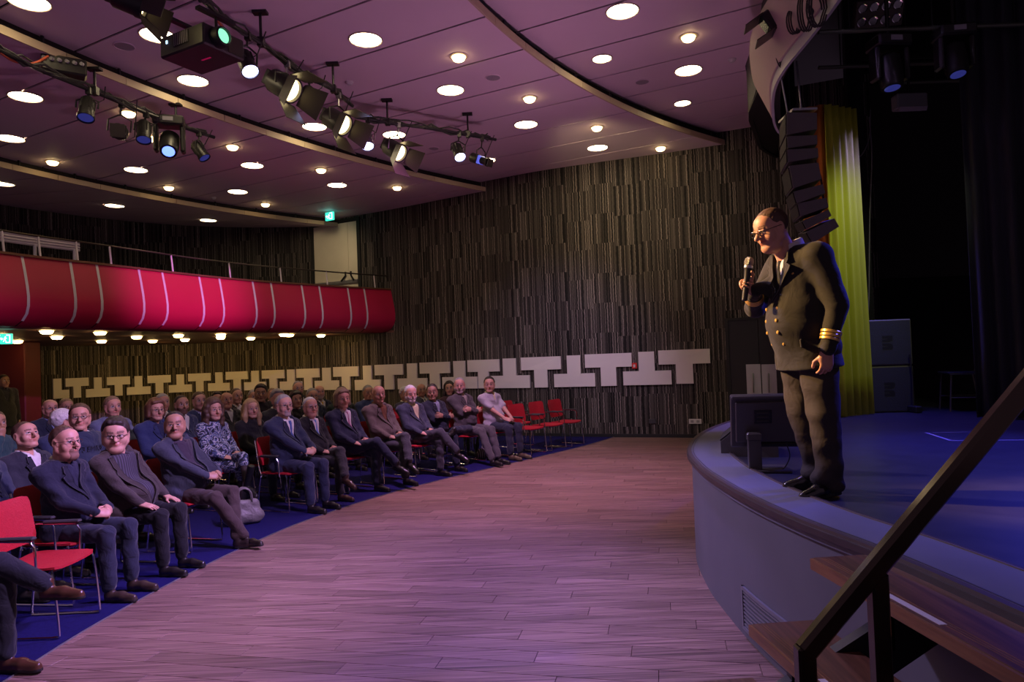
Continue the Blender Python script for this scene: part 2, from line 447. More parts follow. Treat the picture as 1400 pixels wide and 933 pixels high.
# ------------------------------------------------------------------ stage
mb = MB()
O0 = offset_curve(STAGE_OUT, 0.035)
ns = len(O0)
for p in O0: mb.v += [(p[0], p[1], 0), (p[0], p[1], RIM - 0.03)]
mb.f = [(2 * i, 2 * i + 1, 2 * i + 3, 2 * i + 2) for i in range(ns - 1)]; mb.mi = [0] * len(mb.f)
M_STAGEGREY = mat('stage_grey_paint', (0.13, 0.125, 0.15), 0.62, noise=(3, 0.12))
stage = empty('stage', (0, 0, 0)); tag(stage, 'raised stage with curved grey front and dark blue-lit deck', kind='structure')
mb.build('stage_front', M_STAGEGREY, stage, smooth=True, recalc=False)
# rim top
I0 = offset_curve(STAGE_OUT, 0.35)
mb = MB()
for p, q in zip(offset_curve(STAGE_OUT, 0.02), I0): mb.v += [(p[0], p[1], RIM), (q[0], q[1], RIM), (q[0], q[1], RIM - .08), (p[0], p[1], RIM - .08)]
for i in range(ns - 1):
    for k in range(4):
        k2 = (k + 1) % 4; mb.f.append((4 * i + k, 4 * i + k2, 4 * i + 4 + k2, 4 * i + 4 + k)); mb.mi.append(0)
mb.build('stage_rim', mat('rim_grey', (0.15, 0.15, 0.19), 0.55, noise=(2.5, 0.25)), stage, smooth=True)
M_NOSE = mat('dark_nosing', (0.045, 0.032, 0.032), 0.4, noise=(12, 0.3))
def band(curve_a, za0, za1, off, name, m):
    mb = MB()
    A = offset_curve(STAGE_OUT, curve_a); B = offset_curve(STAGE_OUT, curve_a + off)
    for p, q in zip(A, B): mb.v += [(p[0], p[1], za0), (p[0], p[1], za1), (q[0], q[1], za1), (q[0], q[1], za0)]
    for i in range(ns - 1):
        for k in range(4):
            k2 = (k + 1) % 4; mb.f.append((4 * i + k, 4 * i + k2, 4 * i + 4 + k2, 4 * i + 4 + k)); mb.mi.append(0)
    return mb.build(name, m, stage, smooth=True)
band(-0.005, RIM - 0.042, RIM - 0.012, 0.03, 'stage_nosing', M_NOSE)
band(0.004, RIM - 0.012, RIM + 0.004, 0.03, 'stage_nosing', mat('nosing_brown', (0.085, 0.062, 0.055), 0.4))
band(0.046, RIM, RIM + 0.002, 0.006, 'stage_nosing', M_NOSE)
band(0.325, RIM, RIM + 0.005, 0.012, 'inner_edge_strip', mat('edge_brown', (0.13, 0.095, 0.075), 0.4))
band(0.345, DECK, RIM + 0.003, 0.014, 'inner_edge_strip', M_NOSE)
# deck
mb = MB()
for p in offset_curve(STAGE_OUT, 0.34):
    mb.v += [(p[0], p[1], DECK), (13.0, p[1] + 2.0, DECK)]
mb.f = [(2 * i, 2 * i + 1, 2 * i + 3, 2 * i + 2) for i in range(ns - 1)]; mb.mi = [0] * len(mb.f)
def deck_material():
    m = mat('stage_deck', (0.032, 0.030, 0.045), 0.36, noise=(6, 0.5))
    return m
mb.build('stage_deck', deck_material(), stage, recalc=False)
# scuffs and tape marks on the deck
M_TAPE = mat('pale_tape', (0.30, 0.28, 0.36), 0.6)
def tape(px0, py0, px1, py1, w=0.02):
    a = at_z(px0, py0, DECK); b2 = at_z(px1, py1, DECK); d = (b2 - a); d.z = 0; d.normalize(); nn = Vector((-d.y, d.x, 0)) * w / 2
    mb = MB(); z = Vector((0, 0, 0.002))
    mb.add([a - nn + z, b2 - nn + z, b2 + nn + z, a + nn + z], [(0, 1, 2, 3)])
    return mb.build('floor_tape', M_TAPE, stage)
tape(1266, 592, 1300, 603, .03); tape(1300, 603, 1400, 602, .03); tape(1275, 592, 1335, 591, .015)

# vent grille in the stage front
def on_face(px, py):
    """point of the stage front seen at a pixel"""
    d = ray(px, py); best = None
    for i in range(ns - 1):
        a, b2 = O0[i], O0[i + 1]
        ca = a[0] * d.y - a[1] * d.x; cb = b2[0] * d.y - b2[1] * d.x
        if ca * cb <= 0 and ca != cb:
            f = ca / (ca - cb); p = a + f * (b2 - a)
            if p[1] > 0.3 and (best is None or p[1] < best.y): best = Vector((p[0], p[1], CAMZ + d.z * p[1] / d.y))
    return best
g0 = on_face(1016, 800); g1y = g0.y - 0.62
vent = empty('vent_grille', (stage_x(g0.y), g0.y, 0.2)); tag(vent, 'grey louvred vent grille set into the curved stage front', 'vent')
def face_pt(y, z, off=0.0):
    return Vector((stage_x(y) + 0.035 - off, y, z))
zt = g0.z; zb = zt - 0.26
Mv = vent.matrix_basis.inverted() if False else None
def vbox(y0, y1, z0, z1, off0, off1, name, m):
    mb = MB(); n = 6
    for i in range(n + 1):
        y = y0 + (y1 - y0) * i / n
        for z, of in ((z0, off0), (z1, off0), (z1, off1), (z0, off1)):
            mb.v.append(tuple(face_pt(y, z, of) - Vector(vent.location)))
    for i in range(n):
        for k in range(4):
            k2 = (k + 1) % 4; mb.f.append((4 * i + k, 4 * i + k2, 4 * i + 4 + k2, 4 * i + 4 + k)); mb.mi.append(0)
    mb.f += [(0, 1, 2, 3), (4 * n, 4 * n + 3, 4 * n + 2, 4 * n + 1)]; mb.mi += [0, 0]
    return mb.build(name, m, vent)
M_VENT = mat('vent_grey', (0.2, 0.2, 0.24), 0.4, 0.3)
y0, y1 = g0.y, g1y
vbox(y0, y1, zb, zt, -0.005, 0.002, 'backing', M_BLACK)
vbox(y0, y1, zt - .022, zt, 0, 0.016, 'frame', M_VENT); vbox(y0, y1, zb, zb + .022, 0, 0.016, 'frame', M_VENT)
vbox(y0, y0 - .02, zb, zt, 0, 0.016, 'frame', M_VENT); vbox(y1 + .02, y1, zb, zt, 0, 0.016, 'frame', M_VENT)
for i in range(9):
    z = zb + .03 + i * 0.0235
    vbox(y0 - .02, y1 + .02, z, z + .012, 0.001, 0.012, 'slat', M_VENT)

# ------------------------------------------------------------------ stage house: black box behind the stage
mb = MB(); mb.box((10.3, 13.2, 3.6), (7.2, 0.2, 7.2))
tag(mb.build('wall_stage', M_BLACKCLOTH), 'black rear wall of the stage', kind='structure')
mb = MB(); mb.prism([(4.75, 9.35), (4.95, 9.30), (6.75, 12.9), (6.5, 12.9)], 0.0, 7.2)
tag(mb.build('wall_wing', M_BLACKCLOTH), 'black masking wall beside the yellow curtain', kind='structure')
mb = MB(); mb.box((8.6, 7.0, 7.3), (11.2, 16, 0.15))
tag(mb.build('ceiling_stage', M_BLACK), 'black ceiling above the stage', kind='structure')
mb = MB(); mb.box((14.0, 6.0, 3.6), (0.2, 16, 7.2))
tag(mb.build('wall_stage_side', M_BLACKCLOTH), 'black far side wall of the stage', kind='structure')
# projection cloth rolled half down on the rear wall (slightly lighter black)
a = at_y(1188, 388, 12.9); b2 = at_y(1345, 384, 12.9)
mb = MB(); mb.box(((a.x + b2.x) / 2 + .55, 13.05, (a.z + 6.6) / 2 + .1), (b2.x - a.x + 1.2, 0.03, 6.6 - a.z))
o = mb.build('backdrop', mat('backdrop_cloth', (0.028, 0.026, 0.026), 0.9)); tag(o, 'black backdrop cloth hanging on the stage rear wall', 'backdrop')
# ------------------------------------------------------------------ ceiling: bands stepping down from the stage to the rear
TD = np.array((0.8795, -0.4759)); DD = np.array((0.4759, 0.8795))
def td(p): return float(p[0] * TD[0] + p[1] * TD[1]), float(p[0] * DD[0] + p[1] * DD[1])
def xy(t, d): q = TD * t + DD * d; return float(q[0]), float(q[1])
ZA, ZB, ZC, ZD = 5.97, 5.72, 5.50, 5.30
def arc_fn(pxs, z):
    pts = sorted([td(at_z(x, y, z))[::-1] for x, y in pxs])      # (d, t)
    ds = [p[0] for p in pts]; ts = [p[1] for p in pts]
    c = np.polyfit(ds, ts, 2)
    return lambda d: float(np.polyval(c, d))
t_ab = arc_fn([(640, 0), (700, 53), (763, 101), (846, 147), (929, 179), (979, 195)], ZB)
t_bc = arc_fn([(0, 42), (64, 72), (129, 100), (220, 135), (261, 152), (350, 180), (446, 209), (549, 236), (652, 260)], ZC)
t_cd = arc_fn([(0, 228), (80, 246), (170, 265), (257, 281), (350, 296), (400, 302)], ZD)
_hd = sorted([(d, t) for t, d in [td(p) for p in [(1.6, 1.0), (2.0, 3.0), (2.9, 6.5), (3.23, 8.32), (3.4, 8.9), (3.66, 10.2), (4.5, 12.0), (5.6, 13.2)]]])
def t_head(d): return float(np.interp(d, [p[0] for p in _hd], [p[1] for p in _hd]))
M_CEIL = mat('ceiling_panel_paint', (0.76, 0.62, 0.70), 0.62, noise=(1.5, 0.05))
M_FASCIA = mat('fascia_beige', (0.50, 0.40, 0.27), 0.55)
M_DARKGAP = mat('dark_gap', (0.02, 0.018, 0.016), 0.9)
BANDS = [('A', ZA, lambda d: t_ab(d) - .18, t_head, 'ceiling band nearest the stage'),
         ('B', ZB, lambda d: t_bc(d) - .18, t_ab, 'second ceiling band from the stage'),
         ('C', ZC, lambda d: t_cd(d) - .18, t_bc, 'third ceiling band from the stage'),
         ('D', ZD, lambda d: -27.0, t_cd, 'ceiling band over the balcony')]
def slope_d(mb):
    """the rear band rises towards the back wall"""
    out = []
    for v in mb.v:
        t, d = td(v); out.append((v[0], v[1], v[2] + .11 * max(0, t_cd(d) - t)))
    mb.v = out
D0, D1, NPAN = -0.15, 15.85, 16
for bn, z, tl, tr, desc in BANDS:
    root = empty('ceiling', (0, 0, 0)); tag(root, 'pale panelled ' + desc, kind='structure')
    dmax = 15.0 if bn in 'AB' else 15.9
    for i in range(NPAN):
        d0 = D0 + i * 1.0 + 0.017; d1 = D0 + (i + 1) * 1.0 - 0.017
        K = 6; mb = MB(); lo = []; hi = []
        for k in range(K + 1):
            d = d0 + (d1 - d0) * k / K
            a, b = tl(d), tr(d)
            lo.append(xy(a, d)); hi.append(xy(b, d))
        if bn == 'D': lo = [lo[0], lo[-1]]
        poly = lo + hi[::-1]
        mb.prism(poly, z, z + 0.02)
        if bn == 'D': slope_d(mb)
        mb.build('ceiling_panel', M_CEIL, root)
    # dark backing above the seams
    mb = MB(); lo = []; hi = []
    for k in range(33):
        d = D0 + 16 * k / 32; lo.append(xy(tl(d) - .05, d)); hi.append(xy(tr(d) - .02, d))
    mb.prism(lo + hi[::-1], z + 0.03, z + 0.06)
    if bn == 'D': slope_d(mb)
    mb.build('ceiling_backing', M_DARKGAP, root)
    # fascia along the stage-side edge of each lower band
    if bn in 'BCD':
        nseg = 20
        for j in range(nseg):
            mb = MB(); ptsf = []; ptsb = []
            for k in range(4):
                d = D0 + 16 * (j + k / 3) / nseg
                if k == 0: d += .004
                if k == 3: d -= .004
                ptsf.append(xy(tr(d) + .025, d)); ptsb.append(xy(tr(d), d))
            mb.prism(ptsf + ptsb[::-1], z - 0.012, z + 0.085)
            mb.build('fascia_strip', M_FASCIA, root)
        # dark upstand behind the fascia up to the band above
        mb = MB(); zz = {'B': ZA, 'C': ZB, 'D': ZC}[bn] + .05
        for k in range(33):
            d = D0 + 16 * k / 32
            for of in (-.12, -.15):
                x, y = xy(tr(d) + of, d); mb.v += [(x, y, z + .03), (x, y, zz)]
        for k in range(32):
            q = 4 * k
            mb.f += [(q, q + 1, q + 5, q + 4), (q + 2, q + 3, q + 7, q + 6)]; mb.mi += [0, 0]
        mb.build('ceiling_upstand', M_DARKGAP, root)
        # small black brackets in the gap
        for j in range(12):
            d = 3.0 + j * 1.0 + .4
            x, y = xy(tr(d) - .05, d); mb = MB(); mb.box((x, y, z + .13), (.03, .03, .14)); mb.build('gap_bracket', M_BLACKM, root)

def band_of(px, py):
    for bn, z, tl, tr, desc in BANDS[:3]:
        p = at_z(px, py, z); t, d = td(p)
        if tl(d) - .1 < t < tr(d) + .02: return bn, z, p, desc
    bn, z, tl, tr, desc = BANDS[-1]
    zz = z
    for _ in range(6):
        p = at_z(px, py, zz); t, d = td(p); zz = z + .11 * max(0, t_cd(d) - t)
    return bn, z, at_z(px, py, zz), desc

# ------------------------------------------------------------------ downlights
LAMP_COL = (1.0, 0.80, 0.46)
M_LAMP = mat('lamp_glow', (1, 1, 1), 0.5, emit=LAMP_COL, estr=17)
M_LAMPS = mat('pot_glow', (1, 1, 1), 0.5, emit=(1.0, 0.70, 0.30), estr=9)
M_LAMPU = mat('balcony_pot_glow', (1, 1, 1), 0.5, emit=(1.0, 0.66, 0.24), estr=26)
M_RING = mat('lamp_ring', (0.55, 0.45, 0.36), 0.4, 0.2)
def make_disc(r):
    rg = MB(); rg.lathe([(r, 0.004), (r + .012, 0.0), (r + .018, -.006), (r + .004, -.016), (r - .004, -.010), (r - .006, 0.004)], 28, cap=False)
    gl = MB(); gl.lathe([(0.001, -.012), (r * .8, -.011), (r, -.004), (r, .002), (.001, .002)], 28)
    return rg, gl
def make_pot(r):
    rg = MB(); rg.lathe([(r * 1.25, 0.002), (r * 1.3, -.008), (r, -.014), (r * .96, -.004), (r * .9, .002)], 24, cap=False)
    gl = MB(); gl.lathe([(r * .98, .0), (r, -.010), (r * .80, -.050), (r * .62, -.062), (0.001, -.066)], 24)
    return rg, gl
PROTO = {}
def downlight(kind, p, label, cat='ceiling light', group=None, sc=1.0):
    e = empty('ceiling_downlight', p); tag(e, label, cat, group)
    if kind not in PROTO:
        rg, gl = (make_disc(.195) if kind == 'disc' else make_disc(.135) if kind == 'mid' else make_pot(.095 if kind == 'pot' else .10))
        a = rg.build('trim_ring', M_RING, e, smooth=True); b = gl.build('glowing_diffuser', {'pot': M_LAMPS, 'under': M_LAMPU}.get(kind, M_LAMP), e, smooth=True)
        PROTO[kind] = (a, b)
    else:
        for s in PROTO[kind]: c = s.copy(); link(c, e)
    return e
DISCS = [(851, 15), (500, 54), (616, 123), (941, 96), (719, 170), (817, 202), (40, 2), (35, 132), (14, 189), (186, 232), (264, 110), (216, 48), (345, 226), (325, 262), (157, 281), (285, 301), (430, 173), (539, 184), (461, 253), (4, 251), (664, 219)]
MIDS = [(823, 80), (933, 141)]
POTS = [(941, 50), (627, 77), (724, 134), (816, 174), (903, 202), (72, 221), (318, 200), (231, 256), (363, 279), (439, 232), (543, 256), (176, 154), (208, 188)]
lst = {}
for kind, arr in (('disc', DISCS), ('mid', MIDS), ('pot', POTS)):
    for px, py in arr:
        bn, z, p, desc = band_of(px, py); lst.setdefault((bn, kind), []).append((px, p, desc))
for (bn, kind), items in lst.items():
    items.sort(key=lambda q: q[0])
    for k, (px, p, desc) in enumerate(items):
        kw = {'disc': 'large glowing round ceiling light', 'mid': 'medium glowing round ceiling light', 'pot': 'small glowing pot light'}[kind]
        lab = '%s, %s from the left in the %s' % (kw, ordinal(k), desc.replace(' from the stage', ''))
        downlight(kind, p, lab, group='round ceiling lights')
# grey smoke detectors, speakers and sprinklers on the ceiling
M_SPK = mat('ceiling_speaker_grey', (0.33, 0.30, 0.32), 0.6)
for i, (px, py, r) in enumerate([(674, 106, .11), (878, 112, .11), (170, 63, .12), (593, 203, .10)]):
    bn, z, p, desc = band_of(px, py)
    e = empty('ceiling_speaker', p); tag(e, ['round grey ceiling loudspeaker left of the curved step, mid ceiling', 'round grey ceiling loudspeaker in the band nearest the stage', 'round grey ceiling loudspeaker above the projector', 'small round ceiling loudspeaker beside the spotlight pipe end'][i], 'speaker', 'ceiling loudspeakers')
    mb = MB(); mb.lathe([(r, .002), (r * 1.05, -.006), (r * .95, -.012), (r * .9, -.004)], 22, cap=False); mb.build('speaker_ring', M_CEIL, e, smooth=True)
    mb = MB(); mb.lathe([(r * .92, .001), (r * .92, -.006), (.001, -.008)], 22); mb.build('speaker_grille', M_SPK, e, smooth=True)
for i, (px, py) in enumerate([(478, 112), (1001, 81), (292, 270)]):
    bn, z, p, desc = band_of(px, py)
    mb = MB(); mb.lathe([(.055, .0), (.055, -.02), (.042, -.03), (.03, -.045), (.001, -.05)], 18)
    tag(mb.build('smoke_detector', M_WHITEP, smooth=True, loc=p), ['white smoke detector above the middle fresnel spotlight', 'white smoke detector in the ceiling beside the stage header', 'white smoke detector near the balcony end of the ceiling'][i], 'detector', 'smoke detectors')

# ------------------------------------------------------------------ balcony
ZT = 3.5
btop = [at_z(x, y, ZT) for x, y in [(538, 397), (490, 394.5), (440, 391.5), (350, 385.5), (270, 378), (200, 370), (130, 362), (60, 354.5), (0, 347)]]
bal_pts = [(p.x, p.y) for p in btop] + [(-7.9, 8.0), (-8.2, 6.2), (-8.3, 4.4)]
BAL = [np.array(p) for p in catmull(bal_pts, 8)]
BS = [0.0]
for a, b in zip(BAL[:-1], BAL[1:]): BS.append(BS[-1] + float(np.linalg.norm(b - a)))
def bal_at(s):
    s = min(max(s, 0), BS[-1] - 1e-6)
    i = min(int(np.searchsorted(BS, s, side='right')) - 1, len(BAL) - 2); f = (s - BS[i]) / (BS[i + 1] - BS[i])
    p = BAL[i] * (1 - f) + BAL[i + 1] * f
    t = BAL[min(i + 2, len(BAL) - 1)] - BAL[max(i - 1, 0)]; t = t / np.linalg.norm(t)
    n = np.array((-t[1], t[0]))
    if np.dot(n, np.array((3, 8.)) - p) < 0: n = -n
    return p, n
def bal_s_of_px(px):
    best = None
    for i in range(len(BAL) - 1):
        a, b = BAL[i], BAL[i + 1]
        d = ray(px, 400 - (540 - px) * .09)
        ca = a[0] * d.y - a[1] * d.x; cb = b[0] * d.y - b[1] * d.x
        if ca * cb <= 0 and ca != cb: best = BS[i] + ca / (ca - cb) * (BS[i + 1] - BS[i]); break
    return best
PROF = [(0.0, 3.50), (.05, 3.28), (.095, 3.05), (.115, 2.90), (.11, 2.76), (.07, 2.64), (-.02, 2.54), (-.16, 2.47), (-.36, 2.445)]
def bal_pt(s, of, z):
    p, n = bal_at(s); q = p + n * of; return (float(q[0]), float(q[1]), z)
balcony = empty('balcony', (0, 0, 0)); tag(balcony, 'red fronted balcony curving across the rear of the hall', kind='structure')
M_BALRED = mat('balcony_red', (0.52, 0.012, 0.060), 0.42, noise=(2, 0.06), spec=0.4)
cuts = [0.0] + [bal_s_of_px(x) for x in (497.5, 475, 436, 412, 370, 345, 299.5, 272, 221.5, 189.5, 132, 96, 30)]
s_ = cuts[-1]; k = 0
while s_ < BS[-1] - .5:
    s_ = min(s_ + (0.75 if k % 2 else 1.25), BS[-1]); cuts.append(s_); k += 1
M_STRIP = mat('balcony_white_strip', (0.72, 0.66, 0.68), 0.4)
for a, b in zip(cuts[:-1], cuts[1:]):
    mb = MB(); n = max(2, int((b - a) / .2)); m = len(PROF)
    for i in range(n + 1):
        s = a + .012 + (b - a - .024) * i / n
        for of, z in PROF: mb.v.append(bal_pt(s, of, z))
    for i in range(n):
        for j in range(m - 1):
            mb.f.append((i * m + j, i * m + j + 1, (i + 1) * m + j + 1, (i + 1) * m + j)); mb.mi.append(0)
    mb.build('balcony_panel', M_BALRED, balcony, smooth=True)
for s in cuts[:-1]:
    mb = MB(); m = 7
    for ds in (-.022, .022):
        for of, z in PROF[:7]: mb.v.append(bal_pt(max(s + ds, 0.0005 if ds < 0 else .044), of + .006, z))
    mb.f = [(j, j + 1, m + j + 1, m + j) for j in range(m - 1)]; mb.mi = [0] * len(mb.f)
    mb.build('balcony_strip', M_STRIP, balcony, smooth=True)
# dark core, coping, deck and soffit
def bal_sweep(prof, name, m, s0=0.0, s1=None, parent=balcony, closed=True):
    s1 = BS[-1] if s1 is None else s1
    mb = MB(); n = int((s1 - s0) / .3); q = len(prof)
    for i in range(n + 1):
        s = s0 + (s1 - s0) * i / n
        for of, z in prof: mb.v.append(bal_pt(s, of, z))
    for i in range(n):
        for j in range(q if closed else q - 1):
            j2 = (j + 1) % q
            mb.f.append((i * q + j, i * q + j2, (i + 1) * q + j2, (i + 1) * q + j)); mb.mi.append(0)
    if closed: mb.f += [tuple(range(q)), tuple(n * q + j for j in range(q - 1, -1, -1))]; mb.mi += [0, 0]
    return mb.build(name, m, parent)
M_SOFFIT = mat('balcony_soffit_paint', (0.16, 0.055, 0.05), 0.55)
M_COPING = mat('coping_wood', (0.16, 0.06, 0.03), 0.4)
bal_sweep([(o - .02, z) for o, z in PROF] + [(-.42, 2.6), (-.12, 3.48)], 'balcony_core', mat('balcony_core_black', (0.03, 0.006, 0.008), 0.8))
bal_sweep([(.035, 3.5), (.035, 3.535), (-.14, 3.535), (-.14, 3.5)], 'balcony_coping', M_COPING)
# soffit and deck run back to the wall
def bal_plate(z0, z1, name, m, off=-.30):
    mb = MB(); n = 40; P = []; Q = []
    for i in range(n + 1):
        f = i / n
        p, nn = bal_at(f * BS[-1]); p = p + nn * off; P.append((float(p[0]), float(p[1])))
        sw = wall_hit(538, 430)[0] + f * (WALL_S[-1] - wall_hit(538, 430)[0]); Q.append(wall_at(sw, 0.0))
    Q[0] = wall_at(wall_hit(538, 430)[0] - .0, 0)
    for i in range(n + 1):
        mb.v += [(P[i][0], P[i][1], z0), (Q[i][0], Q[i][1], z0), (Q[i][0], Q[i][1], z1), (P[i][0], P[i][1], z1)]
    for i in range(n):
        for k in range(4):
            k2 = (k + 1) % 4; mb.f.append((4 * i + k, 4 * i + k2, 4 * i + 4 + k2, 4 * i + 4 + k)); mb.mi.append(0)
    return mb.build(name, m, balcony)
bal_plate(2.445, 2.5, 'balcony_soffit', M_SOFFIT)
bal_plate(2.78, 2.84, 'balcony_deck', mat('balcony_deck_grey', (0.05, 0.045, 0.045), 0.8))
# guard rail with short white posts
rail = empty('balcony_rail', (0, 0, 0)); tag(rail, 'thin dark guard rail on short white posts along the balcony top', 'railing')
mb = MB(); mb.tube([bal_pt(BS[-1] * i / 60, -.10, 3.86) for i in range(61)], 0.016, 8); mb.build('rail_bar', mat('bronze_rail', (0.07, 0.055, 0.045), 0.35, 0.6), rail, smooth=True)
for px in (515, 450, 387, 318, 240, 156, 110, 59, 10):
    s = bal_s_of_px(px)
    a = Vector(bal_pt(s, -.06, 3.53)); b = Vector(bal_pt(s, -.10, 3.86))
    mb = MB(); mb.tube([a, b], .016, 6); mb.build('rail_post', M_STRIP, rail, smooth=True)
# stacked white aluminium bars leaning at the balcony's near end
bars = empty('aluminium_bar_rack', (0, 0, 0)); tag(bars, 'pale ribbed aluminium bar rack on the balcony edge, far left', 'rack')
s0, s1 = bal_s_of_px(121), bal_s_of_px(2) + 1.2
for k in range(4):
    mb = MB(); mb.tube([bal_pt(s0 + (s1 - s0) * i / 10, -.22, 3.74 + .043 * k) for i in range(11)], .021, 8); mb.build('bar', mat('aluminium', (0.62, 0.6, 0.66), 0.35, 0.4), bars, smooth=True)
for px in (113, 60):
    s = bal_s_of_px(px); mb = MB(); mb.tube([bal_pt(s, -.20, 3.40), bal_pt(s, -.20, 3.74)], .025, 6); mb.build('rack_leg', MATS['aluminium'], bars, smooth=True)
# downlights under the balcony
under = [(64, 453), (78, 461), (24, 467), (137, 455), (139, 467), (187, 461), (209, 470), (244, 459), (253, 465), (302, 458), (302, 469), (343, 463), (388, 458), (396, 466), (439, 461), (2, 459)]
under.sort()
for k, (px, py) in enumerate(under):
    p = at_z(px, py - 1.5, 2.445)
    if p.y > 17.0: p = at_y(px, py, 16.6 - .5 * (k % 3)); p.z = 2.445
    downlight('under', p, 'small glowing pot light under the balcony, %s from the left' % ordinal(k), group='pot lights under the balcony')

# ------------------------------------------------------------------ T-shaped panels along the wall
def lerp_tab(tab, x): return float(np.interp(x, [q[0] for q in tab], [q[1] for q in tab]))
TOPY = [(72, 518), (143, 516.1), (233, 512.9), (300, 509.3), (345, 507.3), (400, 505.4), (448, 503), (500, 500.2), (545, 498), (610, 494.7), (699, 490.2), (784, 486.2), (877, 481.5), (930, 478.6), (971, 476.2)]
BOTY = [(72, 545.5), (150, 542.1), (231, 537.1), (300, 534.6), (345, 533.6), (400, 533.4), (448, 533.3), (500, 533.6), (545, 532.5), (610, 531.6), (700, 530.7), (784, 529.1), (877, 526.6), (930, 525), (971, 523.4)]
UP = [(89, 121), (146, 178), (202, 234), (258, 289), (310, 340), (359.7, 389.7), (407, 438), (457.4, 491.5), (514, 552.5), (575.6, 616.4), (641, 684), (714, 768), (800.8, 864.6), (901, 971.5)]
DN = [(117, 150), (173, 206), (231, 262.6), (285.4, 315), (335, 364.6), (384, 414), (431.8, 464.3), (486.3, 521.4), (545, 585), (606, 653.6), (672, 725), (758, 813.7), (852, 918)]
M_TPAN = mat('pale_wall_panel', (0.74, 0.68, 0.68), 0.55, noise=(1.2, 0.06))
def tee(kind, x0, x1, label):
    xm = (x0 + x1) / 2
    yt, yb = lerp_tab(TOPY, xm), lerp_tab(BOTY, xm)
    sa, _ = wall_hit(x0, (yt + yb) / 2); sb, _ = wall_hit(x1, (yt + yb) / 2)
    sm, zt = wall_hit(xm, yt); _, zb = wall_hit(xm, yb)
    w = abs(sb - sa); s0 = min(sa, sb); H = zt - zb
    # profile in (u 0..1 from the picture's right, v 0..1 up)
    if kind == 'up': prof = [(0, 1), (1, 1), (1, .58), (.665, .58), (.665, 0), (.335, 0), (.335, .58), (0, .58)]
    elif kind == 'down': prof = [(0, 0), (1, 0), (1, .42), (.665, .42), (.665, 1), (.335, 1), (.335, .42), (0, .42)]
    else: prof = [(0, 0), (1, 0), (1, 1), (.48, 1), (.48, .42), (0, .42)]
    mb = MB(); n = len(prof)
    for off in (0.008, 0.045):
        for u, v in prof:
            x, y = wall_at(s0 + u * w, off); mb.v.append((x, y, zb + v * H))
    mb.f = [tuple(range(n)), tuple(range(2 * n - 1, n - 1, -1))] + [(i, (i + 1) % n, n + (i + 1) % n, n + i) for i in range(n)]; mb.mi = [0] * len(mb.f)
    c = Vector((*wall_at(s0 + w / 2, .008), zb)); mb.v = [tuple(Vector(v) - c) for v in mb.v]
    o = mb.build('wall_panel', M_TPAN, loc=c)
    tag(o, label, 'wall panel', 'T-shaped panels along the wall')
for k, (a, b) in enumerate(UP): tee('up', a, b, 'pale upright T-shaped panel on the striped wall, %s upright one from the right' % ordinal(len(UP) - 1 - k))
for k, (a, b) in enumerate(DN): tee('down', a, b, 'pale inverted T-shaped panel on the striped wall, %s inverted one from the right' % ordinal(len(DN) - 1 - k))
tee('L', 72, 94, 'pale L-shaped panel starting the panel row at its left end')

# ------------------------------------------------------------------ things on the wall
def wall_rect(x0, x1, y0, y1, name, m, off=.0, th=.03, parent=None):
    """box lying on the wall between picture columns/rows; returns object"""
    xm, ym = (x0 + x1) / 2, (y0 + y1) / 2
    sa = wall_hit(x0, ym)[0]; sb = wall_hit(x1, ym)[0]; zt = wall_hit(xm, y0)[1]; zb = wall_hit(xm, y1)[1]
    return wall_box(min(sa, sb), max(sa, sb), zb, zt, name, m, off, th, parent)
def wall_box(s0, s1, zb, zt, name, m, off=0.0, th=.03, parent=None):
    a = Vector((*wall_at(s0, off), 0)); b = Vector((*wall_at(s1, off), 0)); c = Vector((*wall_at(s1, off + th), 0)); d = Vector((*wall_at(s0, off + th), 0))
    org = Vector(parent.location) if parent is not None else (a + b) / 2 + Vector((0, 0, zb))
    mb = MB(); mb.add([p + Vector((0, 0, z)) - org for z in (zb, zt) for p in (a, b, c, d)], [(3, 2, 1, 0), (4, 5, 6, 7), (0, 1, 5, 4), (1, 2, 6, 5), (2, 3, 7, 6), (3, 0, 4, 7)])
    return mb.build(name, m, parent, loc=None if parent is not None else org)
# upper door by the balcony
sL = wall_hit(431, 350)[0]; sR = wall_hit(490, 350)[0]; zt_d = wall_hit(460, 307)[1]
door = empty('door_1', (*wall_at(sL, 0), 2.84)); tag(door, 'pale double door on the balcony level under a green exit sign', kind='structure')
M_DOOR = mat('pale_door', (0.66, 0.60, 0.48), 0.25, noise=(2, .1))
s_split = sL + (sR - sL) * .79
wall_box(s_split, sL, 2.86, zt_d, 'door_leaf', M_DOOR, .0, .03, door); wall_box(sR, s_split - .012 if s_split < sL else s_split + .012, 2.86, zt_d, 'door_leaf', M_DOOR, .0, .03, door)
for ss in (sL + .05, sR - .05): wall_box(ss - .05, ss + .05, 2.84, zt_d + .08, 'door_frame', M_BLACK, .0, .045, door)
wall_box(sR - .1, sL + .1, zt_d, zt_d + .1, 'door_frame', M_BLACK, .0, .045, door)
for sgn in (-1, 1):
    s = s_split + sgn * .09; zc = 3.98
    x, y = wall_at(s, .05); x2, y2 = wall_at(s + sgn * .12, .09); mb = MB()
    mb.tube([Vector((x, y, zc + .1)) - Vector(door.location), Vector((x, y, zc)) - Vector(door.location), Vector((x2, y2, zc - .14)) - Vector(door.location)], .025, 6); mb.build('door_handle', M_BLACKM, door, smooth=True)
wall_box(sR, sL, 3.78, 3.86, 'push_bar', M_STEEL, .03, .05, door)

